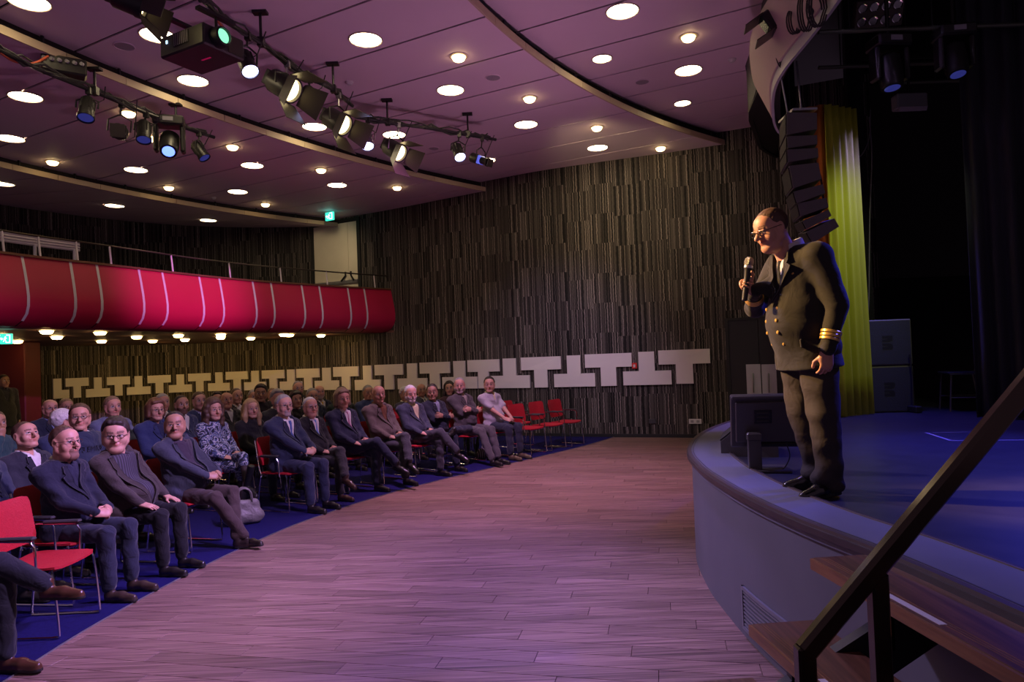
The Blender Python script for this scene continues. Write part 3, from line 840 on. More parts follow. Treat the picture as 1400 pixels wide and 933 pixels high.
# exit signs
M_EXIT = mat('exit_green', (0.02, 0.4, 0.3), 0.4, emit=(0.05, 0.75, 0.55), estr=1.1)
M_EXITW = mat('exit_white', (0.8, 1, 0.95), 0.4, emit=(0.7, 1.0, 0.9), estr=1.6)
def exit_sign(c, right, w, h, label):
    c = Vector(c); right = Vector(right).normalized(); nrm = Vector((right.y, -right.x, 0)).normalized()
    M = Matrix((right, -nrm, Vector((0, 0, 1)))).transposed()
    e = empty('exit_sign', c); tag(e, label, 'exit sign', 'green exit signs')
    mb = MB(); mb.box((0, 0, 0), (w, .05, h), M); mb.build('sign_box', M_EXIT, e)
    def fig(poly, nm):
        mb = MB(); V = [M @ Vector((x * w / 2, -.027, z * h / 2)) for x, z in poly]; V2 = [v + nrm * .004 for v in V]; n = len(poly)
        mb.add(V + V2, [tuple(range(n)), tuple(range(2 * n - 1, n - 1, -1))] + [(i, (i + 1) % n, n + (i + 1) % n, n + i) for i in range(n)]); mb.build(nm, M_EXITW, e)
    fig([(.15, .8), (.85, .8), (.85, -.8), (.15, -.8), (.15, -.62), (.66, -.62), (.66, .62), (.15, .62)], 'door_pictogram')
    fig([(-.05, .5), (.1, .5), (.1, .25), (.28, .1), (.2, 0), (.06, .1), (.02, -.2), (.18, -.45), (.12, -.75), (0, -.72), (.05, -.45), (-.12, -.25), (-.3, -.6), (-.42, -.5), (-.2, -.05), (-.22, .15)], 'running_figure')
    fig([(-.9, 0), (-.62, .3), (-.62, .12), (-.38, .12), (-.38, -.12), (-.62, -.12), (-.62, -.3)], 'arrow')
    return e
p = at_z(451, 296, 5.36)
exit_sign(p, (1, -.6, 0), .26, .2, 'small green exit sign hanging above the pale balcony door')
p = at_y(9, 467, 10.6); exit_sign((p.x, p.y, 2.31), (1, .2, 0), .16, .16, 'green exit sign under the balcony at the far left edge')

# red manual call point, sockets
o = wall_rect(864.5, 871, 496.5, 504, 'fire_call_point', mat('call_red', (0.7, 0.03, 0.02), .4), .0, .04); tag(o, 'small red fire call point between the last T-shaped panels', 'call point')
wall_rect(866.3, 869, 498.5, 502.5, 'call_glass', M_WHITEP, .04, .006).parent = None
co = bpy.data.objects['call_glass']; mw = co.location - o.location; co.parent = o; co.location = mw
o = wall_rect(942, 959, 573, 579.5, 'wall_socket', mat('socket_white', (.7, .68, .7), .4), 0, .03); tag(o, 'white socket plate low on the wall near the stage', 'socket', 'wall sockets')
for k in range(2):
    q = wall_rect(944.5 + k * 8, 948.5 + k * 8, 574.5, 578, 'socket_insert', M_GREYP, .03, .004); q.location = q.location - o.location; q.parent = o
o = wall_rect(887.5, 897, 573, 579, 'wall_socket', mat('socket_dark', (.05, .05, .055), .4), 0, .03); tag(o, 'dark socket plate low on the striped wall', 'socket', 'wall sockets')
# baseboard line along the wall
mb = MB(); sw = [i * .3 for i in range(int(S_CORNER / .3))]
for s in sw:
    x, y = wall_at(s, .012); x2, y2 = wall_at(s, 0); mb.v += [(x, y, 0), (x, y, .07), (x2, y2, .07)]
for i in range(len(sw) - 1): mb.f += [(3 * i, 3 * i + 1, 3 * i + 4, 3 * i + 3), (3 * i + 1, 3 * i + 2, 3 * i + 5, 3 * i + 4)]; mb.mi += [0, 0]
tag(mb.build('baseboard_right', M_BLACK), 'narrow black baseboard of the striped wall', kind='structure')

# black double door beside the stage
s0 = wall_hit(996, 500)[0]; s1 = wall_hit(1084, 500)[0]; zt_ = wall_hit(1036, 437)[1]
sl, sr = max(s0, s1), min(s0, s1)
door2 = empty('door_2', (*wall_at(sl, 0), 0)); tag(door2, 'black double door with pale push plates beside the stage', kind='structure')
sm_ = wall_hit(1039, 500)[0]
M_DOORB = mat('black_door', (0.017, 0.016, 0.017), .45)
wall_box(sm_ + .008, sl - .03, .01, zt_, 'door_leaf', M_DOORB, 0, .05, door2); wall_box(sr, sm_ - .008, .01, zt_, 'door_leaf', M_DOORB, 0, .05, door2)
wall_box(sl - .03, sl + .03, 0, zt_ + .05, 'door_frame', M_BLACK, 0, .07, door2); wall_box(sr - .03, sl, zt_, zt_ + .05, 'door_frame', M_BLACK, 0, .07, door2)
M_PLATE = mat('pale_plate', (.5, .48, .53), .35, .2)
for xa, xb, hx in ((1021, 1040.5, 1030), (1042, 1062, 1051)):
    sa, sb = wall_hit(xa, 520)[0], wall_hit(xb, 520)[0]; z0 = wall_hit(xa, 545)[1]; z1 = wall_hit(xa, 498.5)[1]
    pl = wall_box(min(sa, sb), max(sa, sb), z0, z1, 'push_plate', M_PLATE, .05, .008, door2)
    sh = wall_hit(hx, 520)[0]; zc0 = wall_hit(hx, 536)[1]; zc1 = wall_hit(hx, 511)[1]; mb = MB(); dl = Vector(door2.location)
    f = lambda off, z: Vector((*wall_at(sh, off), z)) - dl
    mb.tube([f(.055, zc0), f(.10, zc0 + .01), f(.11, zc0 + .05), f(.11, zc1 - .05), f(.10, zc1 - .01), f(.055, zc1)], .014, 8)
    mb.build('pull_handle', M_STEEL, door2, smooth=True)

# dark red pillar and dark doorway at the far left under the balcony
p = at_y(26, 520, 14.6)
mb = MB(); mb.box((0, 0, 1.22), (.62, .5, 2.44), bev=.02); o = mb.build('pillar', mat('pillar_red', (.11, .010, .010), .6), loc=(p.x, p.y, 0)); tag(o, 'dark red pillar under the balcony at the far left', kind='structure')
# ================================================================== STAGE STEPS AND HANDRAIL
steps = empty('stage_steps', (1.2, 2.4, 0)); tag(steps, 'brown wooden steps leading up to the stage, bottom right', 'steps')
def wood2(name, c0, c1):
    m = bpy.data.materials.new(name); m.use_nodes = True; nt = m.node_tree; b = nt.nodes['Principled BSDF']
    tc = nt.nodes.new('ShaderNodeTexCoord'); mp = nt.nodes.new('ShaderNodeMapping'); mp.inputs['Scale'].default_value = (30, 1.5, 30)
    n = nt.nodes.new('ShaderNodeTexNoise'); n.inputs['Scale'].default_value = 1.5; n.inputs['Detail'].default_value = 5
    r = nt.nodes.new('ShaderNodeValToRGB'); r.color_ramp.elements[0].position = .3; r.color_ramp.elements[0].color = (*c0, 1); r.color_ramp.elements[1].position = .75; r.color_ramp.elements[1].color = (*c1, 1)
    nt.links.new(tc.outputs['Object'], mp.inputs[0]); nt.links.new(mp.outputs[0], n.inputs[0]); nt.links.new(n.outputs[0], r.inputs[0]); nt.links.new(r.outputs[0], b.inputs['Base Color'])
    b.inputs['Roughness'].default_value = .35
    return m
M_TREAD = wood2('tread_wood', (0.075, 0.032, 0.018), (0.20, 0.090, 0.05))
M_EDGE = wood2('tread_edge_wood', (0.16, 0.065, 0.022), (0.34, 0.15, 0.055))
M_WTAPE = mat('white_tape', (0.72, 0.68, 0.74), 0.5)
SO = Vector(steps.location)
def tread(p_nf, p_fb_x, y_near, z, name='tread'):
    """p_nf: far front corner (x, y); back at p_fb_x; runs towards the camera to y_near"""
    fx, fy = p_nf; dx = 0.09
    poly = [(fx, fy), (fx + dx * (fy - y_near), y_near), (p_fb_x + dx * (fy - y_near), y_near - .02), (p_fb_x, fy + .02)]
    mb = MB(); mb.prism(poly, z - .045, z); mb.v = [tuple(Vector(v) - SO) for v in mb.v]
    t = mb.build(name, M_TREAD, steps)
    # lighter front edge strip
    mb = MB(); q = [(fx - .012, fy + .004), (fx - .012 + dx * (fy - y_near), y_near), (fx + .0 + dx * (fy - y_near), y_near), (fx, fy + .004)]
    mb.prism(q, z - .048, z - .004); mb.v = [tuple(Vector(v) - SO) for v in mb.v]; mb.build('front_edge', M_EDGE, t)
    for gx in (.028, .04, .052):
        mb = MB(); q = [(fx + gx, fy - .02), (fx + gx + dx * (fy - y_near), y_near), (fx + gx + .003 + dx * (fy - y_near), y_near), (fx + gx + .003, fy - .02)]
        mb.prism(q, z, z + .0012); mb.v = [tuple(Vector(v) - SO) for v in mb.v]; mb.build('grip_line', M_EDGE, t)
    return t, (fx, fy, dx)
def tread_tape(tr, y0, y1, z):
    t, (fx, fy, dx) = tr; mb = MB()
    f = lambda y, o: (fx + dx * (fy - y) + o, y)
    mb.prism([f(y0, .012), f(y1, .012), f(y1, .036), f(y0, .036)], z, z + .002); mb.v = [tuple(Vector(v) - SO) for v in mb.v]; mb.build('white_tape', M_WTAPE, t)
T1 = tread((1.235, 2.90), 1.50, 0.9, 0.852); tread_tape(T1, 2.47, 2.17, .852)
T2 = tread((0.95, 2.86), 1.225, 0.9, 0.60); tread_tape(T2, 2.37, 2.1, .60)
T3 = tread((0.66, 2.80), 0.93, 0.9, 0.40); T4 = tread((0.36, 2.74), 0.64, 0.9, 0.20)
for y in (2.62, 1.5):
    mb = MB(); mb.add([Vector(v) - SO for v in [(.40, y, 0.0), (.55, y, 0.0), (1.55, y, .62), (1.55, y, .77), (1.45, y, .77), (.40, y, .15)]] + [Vector(v) - SO for v in [(.40, y - .05, 0.0), (.55, y - .05, 0.0), (1.55, y - .05, .62), (1.55, y - .05, .77), (1.45, y - .05, .77), (.40, y - .05, .15)]],
        [(0, 1, 2, 3, 4, 5), (11, 10, 9, 8, 7, 6)] + [(i, (i + 1) % 6, 6 + (i + 1) % 6, 6 + i) for i in range(6)]); mb.build('stringer', M_BLACKM, steps)
    for (px_, z) in ((1.02, .555), (.74, .355), (1.36, .80)):
        mb = MB(); mb.box(Vector((px_, y - .025, z - .1)) - SO, (.05, .05, .2)); mb.build('tread_support', M_BLACKM, steps)
hr = empty('handrail', (0.86, 2.0, 0.2)); tag(hr, 'dark glossy metal handrail sloping up beside the stage steps', 'handrail')
M_RAIL = mat('rail_bronze', (0.06, 0.046, 0.034), 0.17, 0.85)
HO = Vector(hr.location)
YR = 2.0
a = at_y(1101, 890, YR); b = at_y(1410, 518, YR)
def flat_bar(pts, w, h, name):
    """rounded rectangular bar swept through pts in a vertical plane"""
    mb = MB(); n = len(pts); sec = [(-w / 2, -h / 2 + .008), (-w / 2 + .008, -h / 2), (w / 2 - .008, -h / 2), (w / 2, -h / 2 + .008), (w / 2, h / 2 - .012), (w / 2 - .012, h / 2), (-w / 2 + .012, h / 2), (-w / 2, h / 2 - .012)]
    for i, p in enumerate(pts):
        t = (pts[min(i + 1, n - 1)] - pts[max(i - 1, 0)]).normalized(); side = Vector((0, 1, 0)); up = t.cross(side).normalized()
        if up.z < 0: up = -up
        for q in sec: mb.v.append(tuple(p + side * q[0] + up * q[1] - HO))
    m = len(sec)
    for i in range(n - 1):
        for k in range(m): mb.f.append((i * m + k, i * m + (k + 1) % m, (i + 1) * m + (k + 1) % m, (i + 1) * m + k)); mb.mi.append(0)
    mb.f += [tuple(range(m)), tuple((n - 1) * m + k for k in range(m - 1, -1, -1))]; mb.mi += [0, 0]
    return mb.build(name, M_RAIL, hr, smooth=True)
dr = (b - a).normalized()
flat_bar([a, a + dr * .05, a + dr * .3, b - dr * .2, b, b + dr * .6], .05, .058, 'rail')
mb = MB(); mb.box(Vector((a.x - .002, YR, (a.z + .405) / 2)) - HO, (.052, .046, a.z - .405 + .03), bev=.006); mb.build('post', M_RAIL, hr, smooth=False)
c = a + dr * ((1.035 - a.x) / dr.x)
mb = MB(); mb.box(Vector((c.x, YR, (c.z - .02 + .605) / 2)) - HO, (.05, .046, c.z - .02 - .605), bev=.006); mb.build('post', M_RAIL, hr)

# ================================================================== HEADER OVER THE STAGE
hdr = empty('stage_header', (0, 0, 0)); tag(hdr, 'curved pale header with grey lip above the stage edge', kind='structure')
LIP = [np.array(p) for p in catmull([(1.3, 0.5), (2.2, 3.2), (2.72, 5.0), (2.84, 5.75), (2.89, 6.4), (2.93, 7.05), (3.04, 7.62), (3.30, 8.34), (3.6, 9.0), (4.1, 9.75)], 6)]
def left_of(C, d):
    out = []
    for i, p in enumerate(C):
        t = C[min(i + 1, len(C) - 1)] - C[max(i - 1, 0)]; t = t / np.linalg.norm(t); out.append(p + np.array((-t[1], t[0])) * d)
    return out
def sweep(C, prof, name, m, parent, smooth=True):
    mb = MB(); q = len(prof); L = [left_of(C, o) for o, z in prof]
    for i in range(len(C)):
        for j, (o, z) in enumerate(prof): mb.v.append((float(L[j][i][0]), float(L[j][i][1]), z))
    for i in range(len(C) - 1):
        for j in range(q):
            j2 = (j + 1) % q; mb.f.append((i * q + j, i * q + j2, (i + 1) * q + j2, (i + 1) * q + j)); mb.mi.append(0)
    mb.f += [tuple(range(q)), tuple((len(C) - 1) * q + j for j in range(q - 1, -1, -1))]; mb.mi += [0, 0]
    return mb.build(name, m, parent, smooth=smooth)
M_PINKF = mat('header_paint', (0.52, 0.40, 0.37), .6)
M_LIPG = mat('lip_grey', (0.42, 0.42, 0.46), .5)
sweep(LIP, [(0.0, 4.62), (0.0, 4.74), (-.03, 4.74), (-.03, 4.62)], 'header_lip', M_LIPG, hdr)
sweep(LIP, [(0.02, 4.74), (0.22, 5.22), (0.0, 5.22), (-.03, 4.74)], 'header_face', M_PINKF, hdr)
HB = [np.array(xy(t_head(d), d)) for d in np.linspace(1.5, 13.4, 30)]
sweep(HB, [(0.0, 5.22), (0.0, 6.1), (-.06, 6.1), (-.06, 5.22)], 'header_upstand', M_BLACK, hdr)
# black soffit between upstand and header face
mb = MB(); n = 40
A_ = [HB[min(int(i / n * (len(HB) - 1)), len(HB) - 1)] for i in range(n + 1)]; L2 = left_of(LIP, .0); B_ = [L2[min(int(i / n * (len(LIP) - 1)), len(LIP) - 1)] for i in range(n + 1)]
for p, q in zip(A_, B_): mb.v += [(float(p[0]), float(p[1]), 5.24), (float(q[0]), float(q[1]), 5.24)]
mb.f = [(2 * i, 2 * i + 1, 2 * i + 3, 2 * i + 2) for i in range(n)]; mb.mi = [0] * n
mb.build('header_soffit', M_BLACK, hdr)
sweep(LIP, [(-.03, 4.70), (-.03, 7.2), (-.10, 7.2), (-.10, 4.70)], 'header_black_back', M_BLACK, hdr)

# coiled cables on the header
def coil(px, py, Y, r, label, squash=.45):
    c = at_y(px, py, Y - .2); mb = MB(); pts = []
    for k in range(3):
        for i in range(16):
            a_ = 2 * math.pi * i / 16; pts.append(c + Vector((math.cos(a_) * r * squash + .012 * k, -.02 * k, math.sin(a_) * r * (1 + .05 * k))))
    mb.tube([p - c for p in pts], .008, 5); tag(mb.build('cable_coil', M_DARKRUB, smooth=True, loc=c), label, 'cable', 'coiled cables on the stage header')
coil(1070, 73, 7.35, .16, 'coiled black cable hanging on the pale header beside the ceiling')
coil(1083, 30, 6.7, .12, 'small coiled black cable below the dark spotlight on the header')
coil(1113, 14, 6.1, .15, 'long coiled black cable high on the header, furthest right')
coil(1098, 18, 6.35, .17, 'coiled black cable in the middle of the three on the header', .3)

# ================================================================== LIGHTING PIPES AND LAMPS
PZ = 5.36
def pipe_pts(pxs, z): return [at_z(x, y, z) for x, y in pxs]
PIPE1 = pipe_pts([(215, -60), (262, -15), (306, 28), (357, 59), (412, 101), (456, 123), (482, 145)], PZ)
PIPE2 = pipe_pts([(486, 160), (530, 168), (590, 176), (640, 185), (678, 191)], PZ)
PIPE3 = pipe_pts([(-60, 40), (0, 69), (60, 98), (130, 126), (200, 155), (250, 174), (293, 188)], 5.2)
def pipe(pts, label, ztop, hang):
    e = empty('lighting_pipe', pts[len(pts) // 2]); o = Vector(e.location); tag(e, label, 'lighting pipe', 'lighting pipes under the ceiling')
    mb = MB(); mb.tube([p - o for p in pts], .026, 8); mb.build('pipe', M_BLACKM, e, smooth=True)
    # bundled cables lying along the pipe
    for k in range(4):
        cp = []
        for i in range(len(pts) - 1):
            for j in range(4):
                f = j / 4; p = pts[i].lerp(pts[i + 1], f); cp.append(p + Vector((random.uniform(-.03, .03), random.uniform(-.03, .03), .03 + random.uniform(-.05, .05) - .03 * math.sin(f * math.pi) * (k % 2))) - o)
        mb = MB(); mb.tube(cp, .011 + .006 * (k % 2), 5); mb.build('cable', M_DARKRUB, e, smooth=True)
    for q in hang:
        p = q - o; mb = MB(); mb.tube([p, p + Vector((0, 0, ztop - q.z))], .016, 6); mb.box(p + Vector((0, 0, ztop - q.z - .015)), (.16, .09, .03)); mb.box(p + Vector((0, 0, .01)), (.07, .07, .1)); mb.build('hanger', M_BLACKM, e)
pipe(PIPE1, 'long black lighting pipe carrying the projector and two fresnels', ZB, [PIPE1[3], PIPE1[5]])
pipe(PIPE2, 'short black lighting pipe ending near the striped wall', ZB, [PIPE2[1].lerp(PIPE2[2], .0), PIPE2[3]])
pipe(PIPE3, 'black lighting pipe on the left carrying the moving head', ZC, [PIPE3[3], PIPE3[5].lerp(PIPE3[6], -.2)])
def pipe_y(px, pipes):
    best = None
    for P in pipes:
        for a_, b_ in zip(P[:-1], P[1:]):
            for f in np.linspace(0, 1, 9):
                p = a_.lerp(b_, float(f)); v = p - CAM; x = 700 + FPX * v.dot(_R) / v.dot(_F)
                if best is None or abs(x - px) < best[0]: best = (abs(x - px), p)
    return best[1]
M_LENSW = mat('warm_lens', (1, .9, .7), .3, emit=(1.0, .78, .36), estr=6)
M_LENSB = mat('blue_lens', (.8, .8, 1), .3, emit=(.50, .52, 1.0), estr=11)
M_LENSD = mat('dim_lens', (.05, .05, .07), .1, emit=(.1, .12, .8), estr=.15)
M_FIX = mat('fixture_black', (.022, .021, .02), .42, .2)
M_FIXO = mat('barn_door', (.06, .052, .04), .4, .3)
M_BLUELIT = mat('blue_lit_housing', (.20, .26, .95), .3, emit=(.12, .16, 1.0), estr=.5)  # blue light falling on the profile lamp's body, put into colour and glow
def fixture(kind, px, py, aim, label, pipes, hot=True, sc=1.0, lens=None, dy=0.0):
    pp = pipe_y(px, pipes); c = at_y(px, py, pp.y + dy); e = empty('spotlight', c); tag(e, label, 'spotlight', 'stage spotlights')
    d = (Vector(aim) - c).normalized(); M = rot_to(d); M4 = M.to_4x4()     # local -z = beam
    S = sc * 1.08
    if kind == 'par':
        mb = MB(); mb.lathe([(.055 * S, .14 * S), (.075 * S, .11 * S), (.08 * S, -.10 * S), (.09 * S, -.11 * S), (.09 * S, -.15 * S), (.08 * S, -.15 * S), (.078 * S, -.12 * S)], 18, M); mb.build('lamp_housing', M_FIX, e, smooth=True)
        mb = MB(); mb.lathe([(.078 * S, -.135 * S), (.05 * S, -.14 * S), (.001, -.142 * S)], 18, M); mb.build('lens', lens or (M_LENSB if hot else M_LENSD), e, smooth=True)
        for k in range(6):
            mb = MB(); a_ = k * math.pi / 3; mb.box(M @ Vector((math.cos(a_) * .08 * S, math.sin(a_) * .08 * S, .03 * S)), (.012 * S, .012 * S, .13 * S), M); mb.build('cooling_fin', M_FIX, e)
        yr = .11 * S
    elif kind == 'fresnel':
        mb = MB(); mb.lathe([(.10 * S, .22 * S), (.125 * S, .19 * S), (.13 * S, .0), (.14 * S, -.02 * S), (.14 * S, -.09 * S), (.12 * S, -.09 * S), (.115 * S, -.05 * S)], 20, M); mb.build('lamp_housing', M_FIX, e, smooth=True)
        mb = MB(); mb.lathe([(.116 * S, -.055 * S), (.08 * S, -.07 * S), (.001, -.078 * S)], 20, M); mb.build('lens', lens or M_LENSW, e, smooth=True)
        mb = MB(); mb.box(M @ Vector((0, 0, .24 * S)), (.13 * S, .16 * S, .10 * S), M, bev=.01); mb.build('lamp_back', M_FIX, e)
        for k in range(4):
            a_ = k * math.pi / 2; R = Matrix.Rotation(a_, 3, 'Z'); T = Matrix.Rotation(math.radians(28), 3, 'X')
            w0, w1, L = .12 * S, .19 * S, .25 * S
            V = []
            for th in (0, .006):
                for x, z in ((-w0, 0), (w0, 0), (w1 * .85, -L), (-w1 * .85, -L)):
                    v = T @ Vector((x, th, z)) ; v = v + Vector((0, .135 * S, -.085 * S)); V.append(M @ (R @ v))
            mb = MB(); mb.add(V, [(0, 1, 2, 3), (7, 6, 5, 4), (0, 1, 5, 4), (1, 2, 6, 5), (2, 3, 7, 6), (3, 0, 4, 7)]); mb.build('barn_door', M_FIXO, e)
        yr = .17 * S
    elif kind == 'profile':
        mb = MB(); mb.lathe([(.07 * S, .26 * S), (.095 * S, .23 * S), (.095 * S, .05 * S), (.07 * S, .03 * S), (.07 * S, -.18 * S), (.085 * S, -.19 * S), (.085 * S, -.22 * S), (.07 * S, -.22 * S)], 18, M); mb.build('lamp_housing', M_FIX, e, smooth=True)
        mb = MB(); mb.lathe([(.07 * S, -.20 * S), (.001, -.21 * S)], 18, M); mb.build('lens', lens or M_LENSB, e, smooth=True)
        mb = MB(); mb.box(M @ Vector((0, 0, .0)), (.16 * S, .16 * S, .07 * S), M, bev=.01); mb.build('shutter_box', M_BLUELIT if lens is None else M_FIX, e)
        mb = MB(); mb.box(M @ Vector((0, 0, -.27 * S)), (.15 * S, .15 * S, .012), M); mb.build('filter_frame', M_FIXO, e)
        yr = .12 * S
    # yoke up to the pipe
    side = d.cross(Vector((0, 0, 1)));  side.normalize(); top = pp - c + Vector((0, 0, -.02))
    mid = Vector((top.x * .5, top.y * .5, min(top.z * .6, yr + .1)))
    mb = MB(); mb.tube([side * yr, side * yr + mid * .7, mid + side * .02, mid - side * .02, -side * yr + mid * .7, -side * yr], .011, 6); mb.build('yoke', M_FIX, e, smooth=True)
    mb = MB(); mb.tube([mid, top], .012, 6); mb.box(top, (.06, .06, .08)); mb.build('clamp', M_STEEL if kind == 'fresnel' else M_FIX, e)
    mb = MB(); q0 = M @ Vector((0, 0, .2 * S)); mb.tube([q0, q0 + Vector((.08, 0, -.12)), q0 + Vector((.16, .05, -.05)), top + Vector((.2, 0, .05))], .007, 5); mb.build('power_cable', M_DARKRUB, e, smooth=True)
    return e
P12 = [PIPE1, PIPE2]
fixture('fresnel', 186, 4, (4.5, 9.0, 2.6), 'large black fresnel with open barn doors at the top left corner', P12, sc=.78)
fixture('par', 337, 85, (-.4, 5.2, 0), 'black lamp glowing blue-white right of the projector', P12)
fixture('fresnel', 392, 120, (2.8, 6.0, 1.3), 'glowing fresnel with barn doors, left one of the pair on the long pipe', P12, sc=1.05)
fixture('par', 422, 134, (-2.2, 7.8, 0), 'small black lamp hanging between the two glowing fresnels', P12, sc=.95)
fixture('fresnel', 464, 168, (2.8, 6.5, 1.3), 'glowing fresnel with barn doors, right one of the pair on the long pipe', P12)
fixture('par', 501, 190, (-.9, 7.5, 0), 'small blue-white lamp at the left end of the short pipe', P12)
fixture('fresnel', 542, 207, (2.8, 7.4, 1.3), 'glowing fresnel with blue-lit doors on the short pipe', P12, sc=.95)
fixture('par', 626, 207, (.9, 7.5, 0), 'small blue-white lamp near the right end of the short pipe', P12)
fixture('profile', 657, 219, (2.6, 8.6, 3.2), 'blue-lit profile spotlight at the right end of the short pipe', P12, sc=.78)
P3 = [PIPE3]
fixture('par', 119, 148, (-4.4, 6.2, 0), 'unlit black lamp hanging at the left of the left pipe', P3, hot=False)
fixture('profile', 163, 180, (-1.2, 1.0, 2.6), 'profile spotlight with glowing warm lens beside the moving head', P3, lens=M_LENSW)
fixture('par', 197, 179, (-4.0, 7.2, 0), 'unlit black lamp just left of the moving head', P3, hot=False)
fixture('par', 273, 206, (-1.5, 9.5, .5), 'unlit black lamp at the right end of the left pipe', P3, hot=False, sc=.9)

def moving_head(c, yaw, tilt, label, m_lens, top_z, sc=1.0):
    e = empty('moving_head_light', c, yaw); tag(e, label, 'spotlight', 'moving head lights')
    mb = MB(); mb.box((0, 0, .27 * sc), (.36 * sc, .26 * sc, .12 * sc), bev=.02); mb.build('base', M_FIX, e)
    for s in (-1, 1):
        mb = MB(); mb.box((s * .155 * sc, 0, .05 * sc), (.055 * sc, .15 * sc, .34 * sc), bev=.02); mb.build('arm', M_FIX, e)
    R = Matrix.Rotation(tilt, 3, 'X')
    mb = MB(); mb.lathe([(.08 * sc, .15 * sc), (.115 * sc, .12 * sc), (.115 * sc, -.08 * sc), (.10 * sc, -.2 * sc), (.085 * sc, -.2 * sc)], 20, R); h = mb.build('head', M_FIX, e, smooth=True)
    mb = MB(); mb.lathe([(.085 * sc, -.195 * sc), (.05 * sc, -.21 * sc), (.001, -.215 * sc)], 20, R); mb.build('lens', m_lens, h, smooth=True)
    mb = MB(); mb.box((0, -.132 * sc, .275 * sc), (.12 * sc, .01, .05 * sc)); mb.build('display', M_GREYP, e)
    mb = MB(); mb.tube([(0, 0, .33 * sc), (0, 0, top_z - c[2])], .02, 6); mb.build('clamp', M_FIX, e)
    return e
pp = pipe_y(235, P3); c = at_y(232, 196, pp.y); moving_head(c, .35, -.75, 'black moving head light with blue lens on the left pipe', mat('moving_lens', (.3, .4, 1), .2, emit=(.10, .18, 1.0), estr=3), pp.z, 1.1)
c = at_y(1216, 96, 7.2); moving_head(c, .1, -.15, 'dark moving head light above the stage, left of the two', M_LENSD, 7.25, 1.05)
c = at_y(1305, 80, 7.2); moving_head(c, -.1, -.25, 'dark moving head light above the stage, right of the two', M_LENSD, 7.25, 1.0)

# projector
pj = pipe_y(285, [PIPE1]); c = at_y(277, 68, pj.y - .25)
pr = empty('projector', c, math.radians(-28)); tag(pr, 'large black video projector hanging from the long lighting pipe', 'projector')
mb = MB(); mb.box((0, 0, 0), (.62, .46, .20), bev=.015); mb.build('body', mat('projector_black', (.03, .027, .03), .4), pr)
mb = MB(); mb.box((.0, -.232, .02), (.22, .006, .12)); gv = mb.build('air_vent', M_BLACK, pr)
for k in range(8): mb = MB(); mb.box((-.09 + .026 * k, -.236, .02), (.006, .004, .11)); mb.build('vent_slat', M_GREYP, gv)
mb = MB(); mb.lathe([(.09, 0), (.095, .02), (.085, .10), (.07, .11), (.068, .08)], 22, Matrix.Rotation(math.radians(90), 3, 'Y')); ln = mb.build('lens_barrel', M_BLACK, pr, smooth=True, loc=(.30, -.08, .0))
mb = MB(); mb.lathe([(.066, .085), (.001, .095)], 22, Matrix.Rotation(math.radians(90), 3, 'Y')); mb.build('lens_glass', mat('green_lens', (.1, .6, .3), .1, emit=(.25, .9, .5), estr=1.2), ln, smooth=True)
mb = MB(); mb.box((.311, .12, 0), (.006, .16, .16)); mb.build('front_panel', M_FIXO, pr)
mb = MB(); mb.box((-.20, -.233, .03), (.02, .008, .03)); mb.build('status_light', mat('status_white', (.6, .8, .9), .4, emit=(.5, .8, 1), estr=1.5), pr)
for s in (-1, 1): mb = MB(); mb.tube([(s * .2, 0, .1), (s * .2, 0, .28)], .015, 6); mb.box((s * .2, 0, .27), (.06, .4, .03)); mb.build('bracket', M_BLACKM, pr)
mb = MB(); mb.box((.05, 0, -.102), (.12, .018, .004)); mb.build('red_stripe', mat('stripe_red', (.5, .01, .08), .5, emit=(.5, .01, .1), estr=.25), pr)
# orange cables
for k, pl in enumerate(([(297, 28), (308, 42), (312, 55), (318, 68)], [(0, 72), (20, 84), (45, 87), (66, 77)])):
    pts = [at_y(x, y, (pipe_y(x, [PIPE1] if k == 0 else [PIPE3]).y)) for x, y in pl]; mb = MB(); mb.tube(catmull([tuple(p) for p in pts], 6), .014, 6)
    tag(mb.build('orange_cable', mat('orange_rubber', (.45, .09, .04), .6), smooth=True), ['orange cable looping over the projector lens', 'orange cable along the left pipe at the picture edge'][k], 'cable')
# dimmer box on the left pipe
c = at_y(88, 92, pipe_y(88, P3).y + .15); mb = MB(); mb.box((0, 0, 0), (.46, .2, .2), Matrix.Rotation(.6, 3, 'Z'), bev=.02); bx_ = mb.build('dimmer_box', M_FIX, loc=c); tag(bx_, 'black dimmer box with plugs beside the beige ceiling edge', 'dimmer')
for k in range(6):
    v = Matrix.Rotation(.6, 3, 'Z') @ Vector((-.19 + .075 * k, -.11, .03)); mb = MB(); mb.lathe([(.022, 0), (.022, .03), (.001, .031)], 10, Matrix.Rotation(math.radians(90), 3, 'X'), ); mb.v = [tuple(Vector(q) + v) for q in mb.v]; mb.build('plug', M_GREYP, bx_)

# spotlight on the header by the ceiling
c = at_y(1066, 22, 6.9); e = empty('spotlight', c); tag(e, 'dark spotlight clamped to the stage header at the top', 'spotlight', 'stage spotlights')
M3 = rot_to(Vector((-.8, .2, -.5)))
mb = MB(); mb.box((0, 0, 0), (.2, .22, .34), M3, bev=.02); mb.build('lamp_housing', M_FIX, e)
mb = MB(); mb.box(M3 @ Vector((0, .1, -.24)), (.22, .01, .2), M3); mb.box(M3 @ Vector((0, -.1, -.24)), (.22, .01, .2), M3); mb.build('barn_door', M_FIXO, e)
mb = MB(); mb.tube([(0, 0, .1), (.1, .02, .3), (.25, 0, .45)], .02, 6); mb.build('arm', M_FIX, e, smooth=True)
mb = MB(); mb.box(M3 @ Vector((0, .03, -.172)), (.17, .17, .006), M3); mb.build('lens', mat('green_filter', (.01, .05, .025), .2), e)

